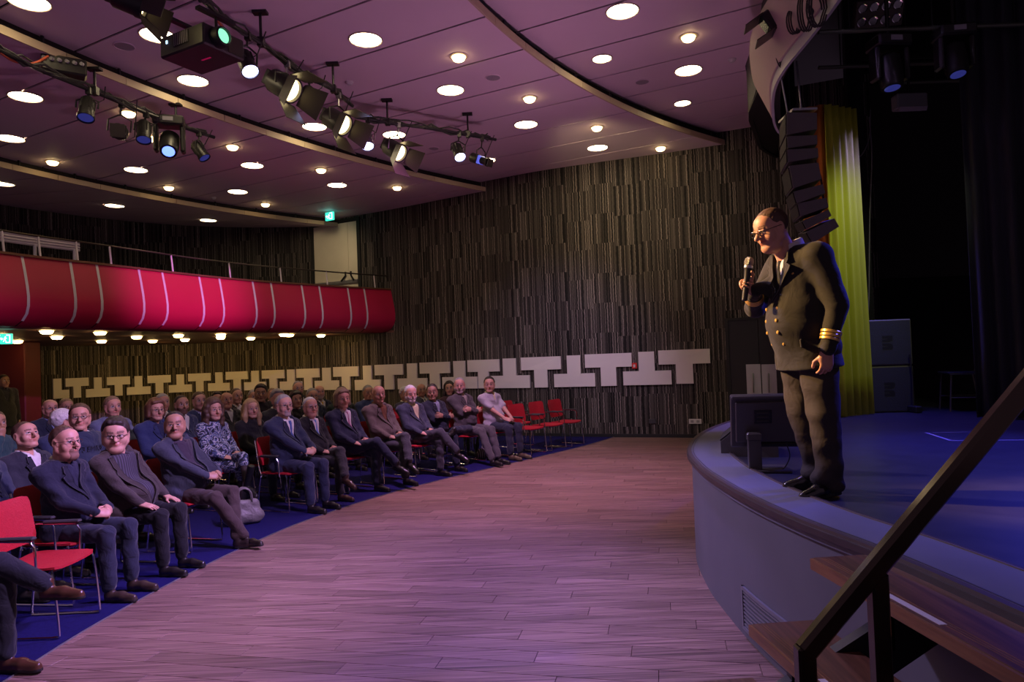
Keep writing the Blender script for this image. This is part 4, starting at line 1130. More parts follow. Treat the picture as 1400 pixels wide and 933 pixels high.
# stage pipes with lamps
M_PIPED = mat('dull_pipe', (.10, .11, .08), .45, .5)
for i, (x0, y0, x1, y1, Y) in enumerate([(1120, 66, 1400, 12, 7.2), (1120, 108, 1320, 70, 8.4), (1215, 122, 1330, 102, 9.6)]):
    a_ = at_y(x0, y0, Y); b_ = at_y(x1, y1, Y); zz = (a_.z + b_.z) / 2 ; a_.z = b_.z = zz + .0
    e = empty('stage_pipe', a_); tag(e, ['nearest dark lighting pipe over the stage', 'middle dark lighting pipe over the stage', 'rearmost dark lighting pipe over the stage'][i], 'lighting pipe', 'lighting pipes over the stage')
    mb = MB(); mb.tube([(0, 0, 0), b_ - a_], .025, 8); mb.build('pipe', M_PIPED, e, smooth=True)
    for f in (.15, .55, .95): q = (b_ - a_) * f; mb = MB(); mb.tube([q, q + Vector((0, 0, 7.2 - a_.z))], .008, 5); mb.build('suspension_wire', M_BLACKM, e)
c = at_y(1243, 140, 8.9); e = empty('flood_light', c); tag(e, 'pale rectangular flood light hanging over the dark stage', 'flood light')
mb = MB(); mb.box((0, 0, 0), (.40, .16, .20), bev=.015); mb.build('housing', mat('flood_grey', (.25, .27, .25), .5), e)
mb = MB(); mb.box((0, -.075, -.11), (.36, .02, .06), Matrix.Rotation(.5, 3, 'X')); mb.build('flap', M_GREYP, e)
mb = MB(); mb.tube([(0, 0, .1), (0, 0, 7.23 - c.z)], .015, 6); mb.build('clamp', M_FIX, e)
# square lamp bank with many small lamps
c = at_y(1200, 18, 7.6); e = empty('lamp_bank', c, -.2); tag(e, 'dark square lamp bank with small glinting reflectors over the stage', 'lamp bank')
mb = MB(); mb.box((0, 0, 0), (.5, .12, .3), Matrix.Rotation(.5, 3, 'X'), bev=.01); mb.build('frame', M_FIXO, e)
for i in range(4):
    for j in range(2):
        v = Matrix.Rotation(.5, 3, 'X') @ Vector((-.18 + .12 * i, -.065, -.07 + .14 * j)); mb = MB(); mb.lathe([(.045, 0), (.05, .01), (.02, -.02), (.001, -.022)], 12, Matrix.Rotation(.5 + math.pi / 2, 3, 'X')); mb.v = [tuple(Vector(q) + v) for q in mb.v]; mb.build('reflector', M_CHROME, e, smooth=True)

# ================================================================== LINE ARRAY LOUDSPEAKER
la = empty('line_array_speaker', at_y(1090, 160, 7.4)); tag(la, 'black curved line array loudspeaker hanging beside the yellow curtain', 'loudspeaker')
LO = Vector(la.location)
def seg_px(x, y): return at_y(x, y, 7.4) - LO
# outline in the picture: left edge and right edge of every cabinet
LE = [(1072, 162), (1073, 197), (1073, 214), (1075, 232), (1081, 266), (1087, 284), (1092, 302), (1099, 319), (1110, 336)]
RE = [(1109, 162), (1109, 191), (1110, 208), (1110, 226), (1116, 256), (1120, 272), (1124, 290), (1129, 297), (1137, 312)]
M_SPKB = mat('speaker_black', (.13, .12, .105), .6, bump=(90, .2)); M_SPKG = mat('speaker_grille', (.022, .02, .018), .7)
for k in range(8):
    a_, b_, c_, d_ = seg_px(*LE[k]), seg_px(*RE[k]), seg_px(*RE[k + 1]), seg_px(*LE[k + 1])
    cen = (a_ + b_ + c_ + d_) / 4
    up = ((a_ + b_) / 2 - (c_ + d_) / 2); hgt = up.length * .93; up.normalize()
    wd = (b_ - a_).length
    rt = Vector((1, -.25, 0)); rt = (rt - up * rt.dot(up)).normalized(); nn = rt.cross(up).normalized()
    M = Matrix((rt, nn, up)).transposed()
    # trapezoid cabinet: taller in front (left, towards the hall), tapering to the back
    h2 = hgt / 2; V = []
    for y in (-.26, .26):
        for x, z in ((-wd / 2, -h2), (wd / 2, -h2 * .72), (wd / 2, h2 * .72), (-wd / 2, h2)): V.append(cen + M @ Vector((x, y, z)))
    mb = MB(); mb.add(V, [(0, 1, 2, 3), (7, 6, 5, 4), (0, 1, 5, 4), (1, 2, 6, 5), (2, 3, 7, 6), (3, 0, 4, 7)]); cb = mb.build('cabinet', M_SPKB, la)
    mb = MB(); mb.box(cen + M @ Vector((-wd / 2 - .006, 0, 0)), (.012, .48, hgt * .9), M); mb.build('grille', M_SPKG, cb)
    mb = MB(); mb.box(cen + M @ Vector((-wd * .14, -.264, 0)), (wd * .22, .01, hgt * .5), M, bev=.004); mb.build('side_handle', M_SPKG, cb)
mb = MB(); top = seg_px(1090, 158); mb.box(top, (.26, .4, .025)); mb.tube([top + Vector((-.1, 0, 0)), top + Vector((-.22, -.1, .55))], .01, 6); mb.tube([top + Vector((.05, 0, 0)), top + Vector((.02, 0, .6))], .01, 6); mb.build('flying_frame', M_STEEL, la)
pts = [seg_px(1112, 175) + Vector((.03, .1, 0)), seg_px(1116, 215) + Vector((.03, .1, 0)), seg_px(1122, 245) + Vector((.05, .1, 0)), seg_px(1128, 280) + Vector((.03, .1, 0))]
mb = MB(); mb.tube(catmull([tuple(p) for p in pts], 6), .012, 5); mb.build('cable', M_DARKRUB, la, smooth=True)

# ================================================================== CURTAINS
def curtain(x0, y0, x1, y1, z0, z1, nfold, depth, name, m, label, cat='curtain', lean=0.0, group=None):
    """pleated hanging cloth from (x0,y0) to (x1,y1)"""
    a_ = Vector((x0, y0, 0)); b_ = Vector((x1, y1, 0)); L = (b_ - a_); nn = Vector((-L.y, L.x, 0)).normalized(); n = nfold * 8; mz = 8
    mb = MB()
    for j in range(mz + 1):
        f = j / mz
        for i in range(n + 1):
            u = i / n; amp = depth * (.55 + .45 * (1 - f)) * (1 + .35 * math.sin(u * 17.3))
            o = math.sin(u * nfold * 2 * math.pi + .5 * math.sin(u * 9) + .3 * math.sin(f * 3)) * amp
            p = a_ + L * (u + (1 - f) * lean * (u - .3)) + nn * o; mb.v.append((p.x - x0, p.y - y0, z0 + (z1 - z0) * f))
    for j in range(mz):
        for i in range(n): q = j * (n + 1) + i; mb.f.append((q, q + 1, q + n + 2, q + n + 1)); mb.mi.append(0)
    o = mb.build(name, m, loc=(x0, y0, 0), smooth=False, recalc=False)
    o.data.polygons.foreach_set('use_smooth', [True] * len(o.data.polygons))
    md = o.modifiers.new('thickness', 'SOLIDIFY'); md.thickness = .006
    return tag(o, label, cat, group)
p0 = at_z(1152, 571, DECK); p1 = at_z(1177, 560, DECK); ztop = at_y(1134, 142, p0.y).z
M_CURT = mat('lime_curtain', (0.46, 0.49, 0.045), .95, bump=(120, .2), spec=.08)
M_CURTO = mat('orange_curtain', (0.50, 0.17, 0.03), .95, bump=(120, .2), spec=.08)
curtain(p0.x - .03, p0.y, 4.40, 8.44, DECK + .01, ztop, 5, .045, 'curtain', M_CURT, 'tall yellow-green pleated curtain at the side of the stage', lean=.12)
curtain(p0.x - .26, p0.y + .22, p0.x - .0, p0.y + .1, DECK + .01, ztop + .03, 2, .035, 'curtain', M_CURTO, 'narrow orange curtain edge behind the yellow-green curtain')
mb = MB(); q0 = Vector((p0.x - .35, p0.y + .25, ztop + .05)); mb.tube([q0, Vector((p1.x + .1, p1.y + .2, ztop + .05))], .03, 8); mb.tube([q0, q0 + Vector((.0, 0, 2.4))], .012, 6); tag(mb.build('curtain_track', M_BLACKM), 'black track carrying the yellow-green curtain', 'curtain track')
M_DRAPE = mat('black_drape', (.026, .026, .034), .9, bump=(80, .3))
pd = at_z(1392, 577, DECK); curtain(pd.x - .12, pd.y + .45, pd.x + .75, pd.y - .15, DECK + .01, 7.0, 7, .05, 'stage_drape', M_DRAPE, 'tall black pleated stage drape at the right edge')
# hanging cable right of the curtain
mb = MB(); pts = [at_y(1188, 160, 9.0), at_y(1192, 215, 9.0), at_y(1189, 300, 9.0), at_y(1188, 400, 9.0), at_y(1186, 436, 9.0)]; mb.tube(catmull([tuple(p) for p in pts], 5), .008, 5)
tag(mb.build('hanging_cable', mat('grey_cable', (.10, .10, .11), .6), smooth=True), 'thin grey cable hanging down behind the yellow-green curtain', 'cable')
mb = MB(); pts = [at_y(1190, 150, 9.0), at_y(1188, 190, 9.0), at_y(1176, 214, 9.0), at_y(1168, 208, 9.0)]; mb.tube(catmull([tuple(p) for p in pts], 5), .008, 5)
tag(mb.build('hanging_cable', MATS['grey_cable'], smooth=True), 'looped grey cable beside the top of the yellow-green curtain', 'cable')

# ================================================================== SUBWOOFERS, STAGE CHAIR, MONITOR
M_SUB = mat('subwoofer_grille', (.030, .030, .042), .65, bump=(140, .25))
ps = at_z(1226, 566, DECK)
for k in range(2):
    e = empty('subwoofer', (ps.x + .04, ps.y + .48, DECK + .003 + k * .585), math.radians(-4)); tag(e, ['black subwoofer cabinet standing on the stage floor, lower of two', 'black subwoofer cabinet stacked on another, upper of two'][k], 'loudspeaker', 'stacked subwoofers')
    mb = MB(); mb.box((0, 0, .29), (.60, .62, .575), bev=.012); mb.build('cabinet', M_SPKB, e)
    mb = MB(); mb.box((0, -.314, .29), (.56, .012, .54)); g_ = mb.build('grille', M_SUB, e)
    # two facing half-round grips that form the mark on the grille
    for s in (-1, 1):
        mb = MB(); poly = [(-.065, .01), (.02, .01), (.055, .025), (.065, .06), (.055, .085), (-.065, .085), (-.065, .055), (.0, .05), (.0, .04), (-.065, .035)]
        mb.add([(x, -.3215, .29 + s * z - (0.0)) for x, z in poly] + [(x, -.318, .29 + s * z) for x, z in poly], [tuple(range(10)), tuple(range(19, 9, -1))] + [(i, (i + 1) % 10, 10 + (i + 1) % 10, 10 + i) for i in range(10)]); mb.build('grille_mark', M_BLACK, g_)
pc = at_z(1318, 561, DECK)
e = empty('stage_chair', (pc.x, pc.y, DECK), math.radians(75)); tag(e, 'dim metal framed chair standing in the dark at the back of the stage', 'chair')
M_DIMT = mat('dim_tube', (.25, .22, .17), .35, .7)
for s in (-1, 1):
    mb = MB(); mb.tube([(s * .19, .21, 0), (s * .18, .18, .45)], .011, 6); mb.build('leg', M_DIMT, e, smooth=True)
    mb = MB(); mb.tube([(s * .19, -.24, 0), (s * .18, -.17, .45)], .011, 6); mb.build('leg', M_DIMT, e, smooth=True)
    mb = MB(); mb.tube([(s * .185, .20, .17), (s * .185, -.22, .17)], .009, 6); mb.build('stretcher', M_DIMT, e, smooth=True)
    mb = MB(); mb.tube([(s * .19, .2, .46), (s * .19, -.17, .46), (s * .19, -.24, .52), (s * .19, -.27, .88)], .011, 6); mb.build('back_tube', M_DIMT, e, smooth=True)
mb = MB(); mb.box((0, .02, .47), (.40, .40, .03), bev=.01); mb.build('seat', M_BLACK, e)
mb = MB(); mb.box((0, -.255, .76), (.38, .025, .22), bev=.01); mb.build('backrest', M_BLACK, e)
# cable box by the sub
mb = MB(); b_ = at_z(1262, 566, DECK); mb.box((0, 0, .04), (.08, .25, .08), bev=.01); mb.tube([(0, 0, .05), (.02, .02, .45), (.0, .02, .72)], .01, 6); tag(mb.build('microphone_stand', M_BLACK, loc=(b_.x, b_.y + .2, DECK + .003)), 'dark slim stand beside the subwoofer stack', 'stand')

# monitor seen from behind, on a short stand
mp_ = at_z(1034, 646, DECK)
mon = empty('stage_monitor', (mp_.x + .10, mp_.y + .06, DECK), math.radians(-12)); tag(mon, 'black flat monitor seen from behind on a stand at the stage edge', 'monitor')
R = Matrix.Rotation(math.radians(14), 3, 'X')
M_MON = mat('monitor_plastic', (.075, .068, .062), .3)
def mbx(c, s_, name, par, m=M_MON, bev=.006, rot=True):
    mb = MB(); mb.box(Vector((0, .02, .355)) + (R @ Vector(c) if rot else Vector(c)), s_, R if rot else None, bev=bev); return mb.build(name, m, par)
shell = mbx((0, 0, 0), (.47, .045, .39), 'screen_shell', mon)
mbx((0, -.028, .182), (.46, .03, .024), 'top_lip', shell)
mbx((0, -.032, .0), (.41, .03, .30), 'back_bulge', shell)
mbx((-.02, -.05, .045), (.12, .008, .10), 'port_panel', shell, M_BLACK)
for k in range(3): mbx((-.02, -.055, .015 + .03 * k), (.08, .006, .012), 'port_label', shell, M_FIXO, bev=0)
mbx((.05, -.03, -.175), (.36, .02, .03), 'connector_strip', shell, M_BLACK)
mb = MB(); mb.box((-.09, -.07, .14), (.09, .05, .28), bev=.006); mb.build('stand_post', M_MON, mon)
mb = MB(); mb.box((-.09, -.075, .25), (.1, .07, .05), bev=.006); mb.build('stand_bracket', M_MON, mon)
mb = MB(); mb.box((-.02, .0, .01), (.34, .26, .02), bev=.006); mb.build('stand_foot', M_MON, mon)
mb = MB(); mb.tube(catmull([(.13, -.02, .2), (.15, -.03, .1), (.08, -.08, .012), (-.05, -.12, .01)], 6), .004, 5); mb.build('signal_cable', M_DARKRUB, mon, smooth=True)
# wedge floor loudspeaker behind the monitor
mw = at_z(1012, 628, DECK); e = empty('floor_wedge_speaker', (mw.x + .2, mw.y + .35, DECK), math.radians(70)); tag(e, 'black wedge floor loudspeaker behind the flat monitor', 'loudspeaker')
mb = MB(); sec = [(-.22, 0), (.22, 0), (.22, .12), (-.05, .34), (-.22, .34)]
mb.add([(x, y, z) for x in (-.27, .27) for y, z in sec], [(4, 3, 2, 1, 0), (5, 6, 7, 8, 9)] + [(i, (i + 1) % 5, 5 + (i + 1) % 5, 5 + i) for i in range(5)]); mb.build('cabinet', M_SPKB, e)
mb = MB(); mb.add([(x, y, z) for x in (-.25, .25) for y, z in ((.228, .13), (-.045, .352), (-.045, .344), (.22, .125))], [(0, 1, 2, 3), (7, 6, 5, 4)] + [(i, (i + 1) % 4, 4 + (i + 1) % 4, 4 + i) for i in range(4)]); mb.build('grille', M_SPKG, e)
mb = MB(); mb.lathe([(.05, 0), (.05, .006), (.035, .006), (.03, -.0), (.001, .0)], 16, Matrix.Rotation(math.radians(-90), 3, 'Y')); mb.v = [tuple(Vector(q) + Vector((-.271, -.05, .15))) for q in mb.v]; mb.build('connector_plate', M_BLACK, e)
# ================================================================== PEOPLE: smooth blended figures grown from a distance field
class Field:
    def __init__(s, lo, hi, h):
        s.h = h; s.lo = np.array(lo, float); n = np.ceil((np.array(hi) - s.lo) / h).astype(int) + 1
        s.n = n; s.D = np.full(n, 0.5, np.float32); s.L = np.zeros(n, np.int8); s.B = np.full(n, 9.0, np.float32)
        s.ax = [(s.lo[i] + h * np.arange(n[i])).astype(np.float32) for i in range(3)]
    def _sub(s, lo, hi):
        i0 = np.clip(np.floor((np.array(lo) - s.lo) / s.h).astype(int), 0, s.n); i1 = np.clip(np.ceil((np.array(hi) - s.lo) / s.h).astype(int) + 1, 0, s.n)
        if np.any(i1 - i0 < 1): return None
        sl = tuple(slice(a, b) for a, b in zip(i0, i1))
        X = s.ax[0][sl[0]][:, None, None]; Y = s.ax[1][sl[1]][None, :, None]; Z = s.ax[2][sl[2]][None, None, :]
        return sl, X, Y, Z
    def _union(s, sl, d, k, lab):
        A = s.D[sl]; B = s.B[sl]
        m = d < B; s.L[sl] = np.where(m, lab, s.L[sl]); s.B[sl] = np.minimum(B, d)
        if k > 0:
            h = np.clip(0.5 + 0.5 * (A - d) / k, 0, 1); s.D[sl] = A * (1 - h) + d * h - k * h * (1 - h)
        else: s.D[sl] = np.minimum(A, d)
    def rc(s, a, b, r1, r2, k=.02, lab=0, sq=None):
        """rounded cone; sq=(axis index, factor<1) flattens it along one axis"""
        a = np.array(a, float); b = np.array(b, float); m = k + 3 * s.h + max(r1, r2)
        q = s._sub(np.minimum(a, b) - m, np.maximum(a, b) + m)
        if q is None: return
        sl, X, Y, Z = q; P = [X, Y, Z]; f = [1.0, 1.0, 1.0]
        if sq:
            c = (a[sq[0]] + b[sq[0]]) / 2; f[sq[0]] = 1 / sq[1]
        A = a * f; d_ = (b - a) * f; L2 = float(d_ @ d_) + 1e-12
        px, py, pz = X * f[0] - A[0], Y * f[1] - A[1], Z * f[2] - A[2]
        t = np.clip((px * d_[0] + py * d_[1] + pz * d_[2]) / L2, 0, 1)
        d = np.sqrt((px - t * d_[0]) ** 2 + (py - t * d_[1]) ** 2 + (pz - t * d_[2]) ** 2) - (r1 + (r2 - r1) * t)
        if sq: d = d * (sq[1] * .5 + .5)
        s._union(sl, d.astype(np.float32), k, lab)
    def _ell(s, c, r, m, R=None):
        c = np.array(c, float); r = np.array(r, float)
        e = np.full(3, max(r)) if R is not None else r
        q = s._sub(c - e - m, c + e + m)
        if q is None: return None
        sl, X, Y, Z = q; px, py, pz = X - c[0], Y - c[1], Z - c[2]
        if R is not None:
            R = np.array(R); px, py, pz = (R[0, 0] * px + R[1, 0] * py + R[2, 0] * pz, R[0, 1] * px + R[1, 1] * py + R[2, 1] * pz, R[0, 2] * px + R[1, 2] * py + R[2, 2] * pz)
        k0 = np.sqrt((px / r[0]) ** 2 + (py / r[1]) ** 2 + (pz / r[2]) ** 2); k1 = np.sqrt((px / r[0] ** 2) ** 2 + (py / r[1] ** 2) ** 2 + (pz / r[2] ** 2) ** 2) + 1e-9
        return sl, (k0 * (k0 - 1) / k1).astype(np.float32)
    def ell(s, c, r, k=.02, lab=0, R=None):
        q = s._ell(c, r, k + 3 * s.h, R)
        if q: s._union(q[0], q[1], k, lab)
    def cut(s, c, r, k=.01, R=None):
        q = s._ell(c, r, k + 3 * s.h, R)
        if not q: return
        sl, d = q; A = s.D[sl]; d = -d; h = np.clip(0.5 - 0.5 * (A - d) / k, 0, 1) if k > 0 else (d > A)
        s.D[sl] = A * (1 - h) + d * h + k * h * (1 - h)
    def fn(s, f):
        """D <- f(D, X, Y, Z)"""
        X = s.ax[0][:, None, None]; Y = s.ax[1][None, :, None]; Z = s.ax[2][None, None, :]
        s.D = f(s.D, X, Y, Z).astype(np.float32)
    def mesh(s):
        D = s.D; D[0] = D[-1] = .5; D[:, 0] = D[:, -1] = .5; D[:, :, 0] = D[:, :, -1] = .5
        S = D < 0
        cn = np.zeros(tuple(np.array(S.shape) - 1), np.int8)
        for i in (0, 1):
            for j in (0, 1):
                for k in (0, 1): cn += S[i:S.shape[0] - 1 + i, j:S.shape[1] - 1 + j, k:S.shape[2] - 1 + k]
        act = (cn > 0) & (cn < 8); ci = np.argwhere(act); n = len(ci)
        idx = np.full(act.shape, -1, np.int64); idx[act] = np.arange(n)
        off = np.array([(i, j, k) for i in (0, 1) for j in (0, 1) for k in (0, 1)])
        v = np.stack([D[ci[:, 0] + o[0], ci[:, 1] + o[1], ci[:, 2] + o[2]] for o in off], 1)
        acc = np.zeros((n, 3)); c = np.zeros(n)
        for a in range(8):
            for b in range(a + 1, 8):
                if abs(off[a] - off[b]).sum() != 1: continue
                m = (v[:, a] < 0) != (v[:, b] < 0)
                t = np.where(m, v[:, a] / np.where(m, v[:, a] - v[:, b], 1), 0)
                acc += m[:, None] * (off[a] + t[:, None] * (off[b] - off[a])); c += m
        V = s.lo + s.h * (ci + acc / c[:, None])
        lab = s.L[ci[:, 0], ci[:, 1], ci[:, 2]]
        F = []
        for ax in range(3):
            o1, o2 = (ax + 1) % 3, (ax + 2) % 3
            s0 = [slice(None)] * 3; s1 = [slice(None)] * 3; s0[ax] = slice(0, -1); s1[ax] = slice(1, None)
            A = S[tuple(s0)]; B = S[tuple(s1)]; e = np.argwhere(A != B)
            inn = A[e[:, 0], e[:, 1], e[:, 2]]
            def cell(d1, d2):
                q = e.copy(); q[:, o1] -= d1; q[:, o2] -= d2; return idx[q[:, 0], q[:, 1], q[:, 2]]
            q = np.stack([cell(1, 1), cell(0, 1), cell(0, 0), cell(1, 0)], 1)
            q = np.where(inn[:, None], q, q[:, ::-1]); F.append(q)
        return V, np.concatenate(F), lab.astype(int)

def np_mesh(name, V, F, fmat, mats, smooth=True):
    me = bpy.data.meshes.new(name)
    V = np.asarray(V, np.float32); F = np.asarray(F, np.int32); n = len(F)
    me.vertices.add(len(V)); me.vertices.foreach_set('co', V.ravel())
    me.loops.add(4 * n); me.loops.foreach_set('vertex_index', F.ravel())
    me.polygons.add(n); me.polygons.foreach_set('loop_start', np.arange(0, 4 * n, 4, dtype=np.int32))
    for m in mats: me.materials.append(m)
    if fmat is not None: me.polygons.foreach_set('material_index', np.asarray(fmat, np.int32))
    me.polygons.foreach_set('use_smooth', np.ones(n, bool))
    me.update(calc_edges=True); me.validate()
    return me
def face_lab(F, lab): return lab[F].max(axis=1)
def relax(V, F, it=1, w=.5):
    for _ in range(it):
        acc = np.zeros_like(V); c = np.zeros(len(V))
        for a, b in ((0, 1), (1, 2), (2, 3), (3, 0)):
            np.add.at(acc, F[:, a], V[F[:, b]]); np.add.at(acc, F[:, b], V[F[:, a]]); np.add.at(c, F[:, a], 1); np.add.at(c, F[:, b], 1)
        V = V * (1 - w) + w * acc / np.maximum(c, 1)[:, None]
    return V

# ---------------------------------------------------------------- heads
def head_mesh(h, w=1.0, jaw=1.0, beard=0, nose=1.0, smile=0.0, fat=0.0):
    """labels: 0 skin, 1 lips, 2 eye white, 3 iris, 4 beard or stubble, 5 brow"""
    f = Field((-.12, -.15, -.24), (.12, .16, .15), h)
    k = .025
    f.ell((0, -.014, .026), (.075 * w, .094, .083), 0, 0)
    f.rc((0, .018, .01), (0, .040, -.075), .066 * w, .040 * jaw, k)
    for s in (-1, 1):
        f.rc((s * .055 * w, -.004, -.050), (s * .020, .064, -.096), .022 * jaw + .006 * fat, .019 + .006 * fat, .018); f.rc((s * .058 * w, -.006, .0), (s * .056 * w, -.004, -.05), .022, .021 * jaw + .004 * fat, .02)
        f.ell((s * .040 * w, .052, -.030), (.028 + .008 * fat, .028, .030 + .008 * fat), k)
        f.rc((s * .050 * w, .060, .010), (s * .012, .082, .026), .012, .011, .014)
    f.ell((0, .074, -.094), (.024, .019, .018 + .006 * fat), .015)
    if fat: f.ell((0, .02, -.105), (.055, .055, .03 + .01 * fat), .03)
    f.ell((0, .040, .050), (.060 * w, .048, .045), .03)
    for s in (-1, 1): f.cut((s * .031, .100, .004), (.019, .020, .012), .014)
    f.rc((0, .084, .014), (0, .110 + .004 * nose, -.026), .0085, .0135 * nose, .012)
    for s in (-1, 1): f.ell((s * .0115, .095, -.030), (.0085 * nose, .010, .0075), .008)
    # mouth
    f.ell((0, .074, -.060), (.030, .020, .020), .012)
    f.rc((-.026, .080, -.0540 + .005 * smile), (0, .0935, -.0545), .0042, .0062, .005, 1); f.rc((.026, .080, -.0540 + .005 * smile), (0, .0935, -.0545), .0042, .0062, .005, 1)
    f.rc((-.018, .082, -.062 + .003 * smile), (.018, .082, -.062 + .003 * smile), .0062, .0062, .005, 1)
    f.ell((0, .091, -.0635), (.014, .006, .006), .005, 1)
    for s in (-1, 1):
        f.ell((s * .031, .0755, .004), (.0135, .0135, .0125), .002, 2); f.ell((s * .031, .0840, .0035), (.0066, .0066, .0066), .001, 3)
        f.rc((s * .045, .082, .0155), (s * .018, .0915, .0125), .0042, .0045, .004)          # upper lid
        f.rc((s * .044, .080, -.007), (s * .020, .087, -.0085), .0038, .0038, .005)
        f.rc((s * .050, .081, .0255), (s * .018, .0955, .0265), .0024, .0028, .003, 5)
        f.ell((s * (.077 * w + .002), -.012, .0), (.011, .021, .033), .01); f.cut((s * (.077 * w + .013), -.006, .003), (.008, .012, .020), .008)
        f.ell((s * .078 * w, -.004, -.026), (.007, .010, .011), .008)
    f.rc((0, -.036, -.05), (0, -.05, -.22), .050 + .006 * fat, .060 + .008 * fat, .016)
    V, F, L = f.mesh()
    if beard:
        m = (L == 0) & (V[:, 2] < -.034 + .25 * np.maximum(0, .03 - V[:, 1]) * 0) & (V[:, 1] > -.012) & (V[:, 2] > -.135)
        chk = (np.abs(V[:, 0]) < .05) & (V[:, 2] > -.047) & (V[:, 1] > .05) & ~((np.abs(V[:, 0]) < .026) & (V[:, 1] > .088))
        m &= ~chk
        if beard == 2: m = (L == 0) & (np.abs(V[:, 0]) < .034) & (V[:, 2] < -.040) & (V[:, 2] > -.052) & (V[:, 1] > .07)     # moustache
        if beard == 3: m &= (np.abs(V[:, 0]) < .034) & (V[:, 1] > .05)                                                        # goatee
        if beard != 2: L = np.where(m, 4, L)
        else:
            L = np.where(m, 4, L)
        V = V.copy(); nrm = V / np.linalg.norm(V, axis=1, keepdims=True); V[m] += nrm[m] * .004
    return V, F, L

def hair_mesh(h, style, w=1.0):
    f = Field((-.15, -.19, -.30), (.15, .16, .17), h)
    def shell(th, front, side_z, back_z, top=.0, part=.12):
        f.ell((0, -.018, .036 + top), (.076 * w + th, .094 + th, .084 + th + top), 0)
        def g(D, X, Y, Z):
            # hairline: cut away the face
            lim = front + .55 * np.abs(X) * 0
            c1 = (Y - (lim + .9 * (Z - .062)) + part * X)                 # in front of a sloping plane
            c1 = c1 * .7
            c2 = side_z + (back_z - side_z) * np.clip((.02 - Y) / .09, 0, 1) - Z    # below the side line
            ear = np.where((Y > -.04), (Z * 0 + 1), 0)
            c1 = c1 + .004 * np.sin(70 * X + 30 * Z); c2 = c2 + .003 * np.sin(60 * Y)
            def sm(a, b, k):
                h = np.clip(.5 + .5 * (a - b) / k, 0, 1); return b * (1 - h) + a * h + k * h * (1 - h)
            return sm(sm(D, c1, .022), c2, .014)
        f.fn(g)
    if style == 'short': shell(.011, .056, .005, -.055)
    elif style == 'crop': shell(.006, .046, .008, -.05)
    elif style == 'thick': shell(.015, .060, -.005, -.06, .004, .35); f.rc((-.035, .066, .100), (.045, .060, .108), .014, .016, .02)
    elif style == 'receding': shell(.007, .022, .0, -.055)
    elif style == 'bald':
        shell(.006, .012, -.002, -.055)
        f.fn(lambda D, X, Y, Z: np.maximum(D, Z - .045 + .35 * np.maximum(Y + .02, 0) + 0 * X))
    elif style == 'bob':
        shell(.020, .062, -.03, -.07, .004)
        for s in (-1, 1): f.rc((s * .070, -.005, .05), (s * .080, .0, -.06), .030, .026, .03); f.rc((s * .06, -.05, .03), (s * .07, -.05, -.07), .04, .034, .03)
        f.rc((-.04, .066, .098), (.05, .062, .092), .020, .018, .02)
        f.cut((0, .085, -.03), (.062, .075, .085), .008)
    elif style == 'long':
        shell(.020, .060, -.02, -.1)
        for s in (-1, 1):
            f.rc((s * .066, .0, .05), (s * .090, .012, -.09), .030, .034, .03); f.rc((s * .090, .012, -.09), (s * .085, .03, -.20), .034, .026, .03); f.rc((s * .05, -.07, .0), (s * .06, -.07, -.19), .05, .045, .03)
        f.cut((0, .085, -.04), (.064, .08, .11), .008)
    elif style == 'wavy':
        shell(.028, .062, -.02, -.1, .006)
        for s in (-1, 1):
            for j in range(5): f.ell((s * (.082 + .012 * (j % 2)), .004 + .008 * ((j + 1) % 2), .04 - .052 * j), (.034, .036, .036), .02)
            f.rc((s * .05, -.07, .0), (s * .07, -.07, -.19), .055, .05, .03)
        f.cut((0, .085, -.035), (.062, .08, .105), .008)
    elif style == 'curly':
        shell(.022, .05, -.02, -.09, .006)
        r2 = np.random.default_rng(5)
        for j in range(46):
            d = r2.normal(size=3); d /= np.linalg.norm(d)
            if d[1] > .45 and d[2] < .75: continue
            if d[2] < -.5: continue
            f.ell((d[0] * .092, -.02 + d[1] * .108, .03 + d[2] * .10), (.020, .020, .020), .008)
        f.cut((0, .09, -.03), (.060, .07, .085), .008)
    # keep ears and neck free
    if style in ('short', 'crop', 'thick', 'receding', 'bald', 'curly'):
        for s in (-1, 1): f.cut((s * .082 * w, -.002, -.008), (.030, .026, .036), .006)
    # a little strand relief
    f.fn(lambda D, X, Y, Z: D + .0016 * np.sin(190 * X + 60 * Z) * np.sin(90 * Y + 40 * Z))
    V, F, L = f.mesh()
    return V, F, L

# ---------------------------------------------------------------- hands (right hand: fingers +y, back +z, thumb -x)
def hand_mesh(curl, h=.0048, thumb=0.3, spread=1.0):
    f = Field((-.10, -.05, -.12), (.07, .22, .05), h)
    f.rc((0, -.03, 0), (0, .02, 0), .026, .029, .01, sq=(2, .75))
    f.rc((0, .01, 0), (0, .070, -.002), .036, .040, .012, sq=(2, .42))
    f.rc((-.022, .02, -.006), (-.030, .055, -.010), .018, .014, .012)
    for x, L, r in ((-.029, .072, .0088), (-.0095, .080, .0092), (.0100, .075, .0088), (.0285, .058, .0078)):
        p = np.array((x, .078, -.001)); a = 0.0; seg = (L * .45, L * .30, L * .25); rr = r
        sx = x * .22 * spread
        for j, sl in enumerate(seg):
            a += curl * (1.0, 1.15, .7)[j]
            q = p + sl * np.array((sx / L * .6, math.cos(a), -math.sin(a))); f.rc(p, q, rr, rr * .93, .003); p = q; rr *= .93
    p0 = np.array((-.030, .035, -.008)); p1 = p0 + np.array((-.028, .030, -.012 - .03 * thumb)); p2 = p1 + np.array((-.006 + .02 * thumb, .030, -.010 - .018 * thumb))
    f.rc(p0, p1, .0125, .0108, .008); f.rc(p1, p2, .0105, .0090, .004)
    V, F, L = f.mesh(); return V, F
HANDS = {}
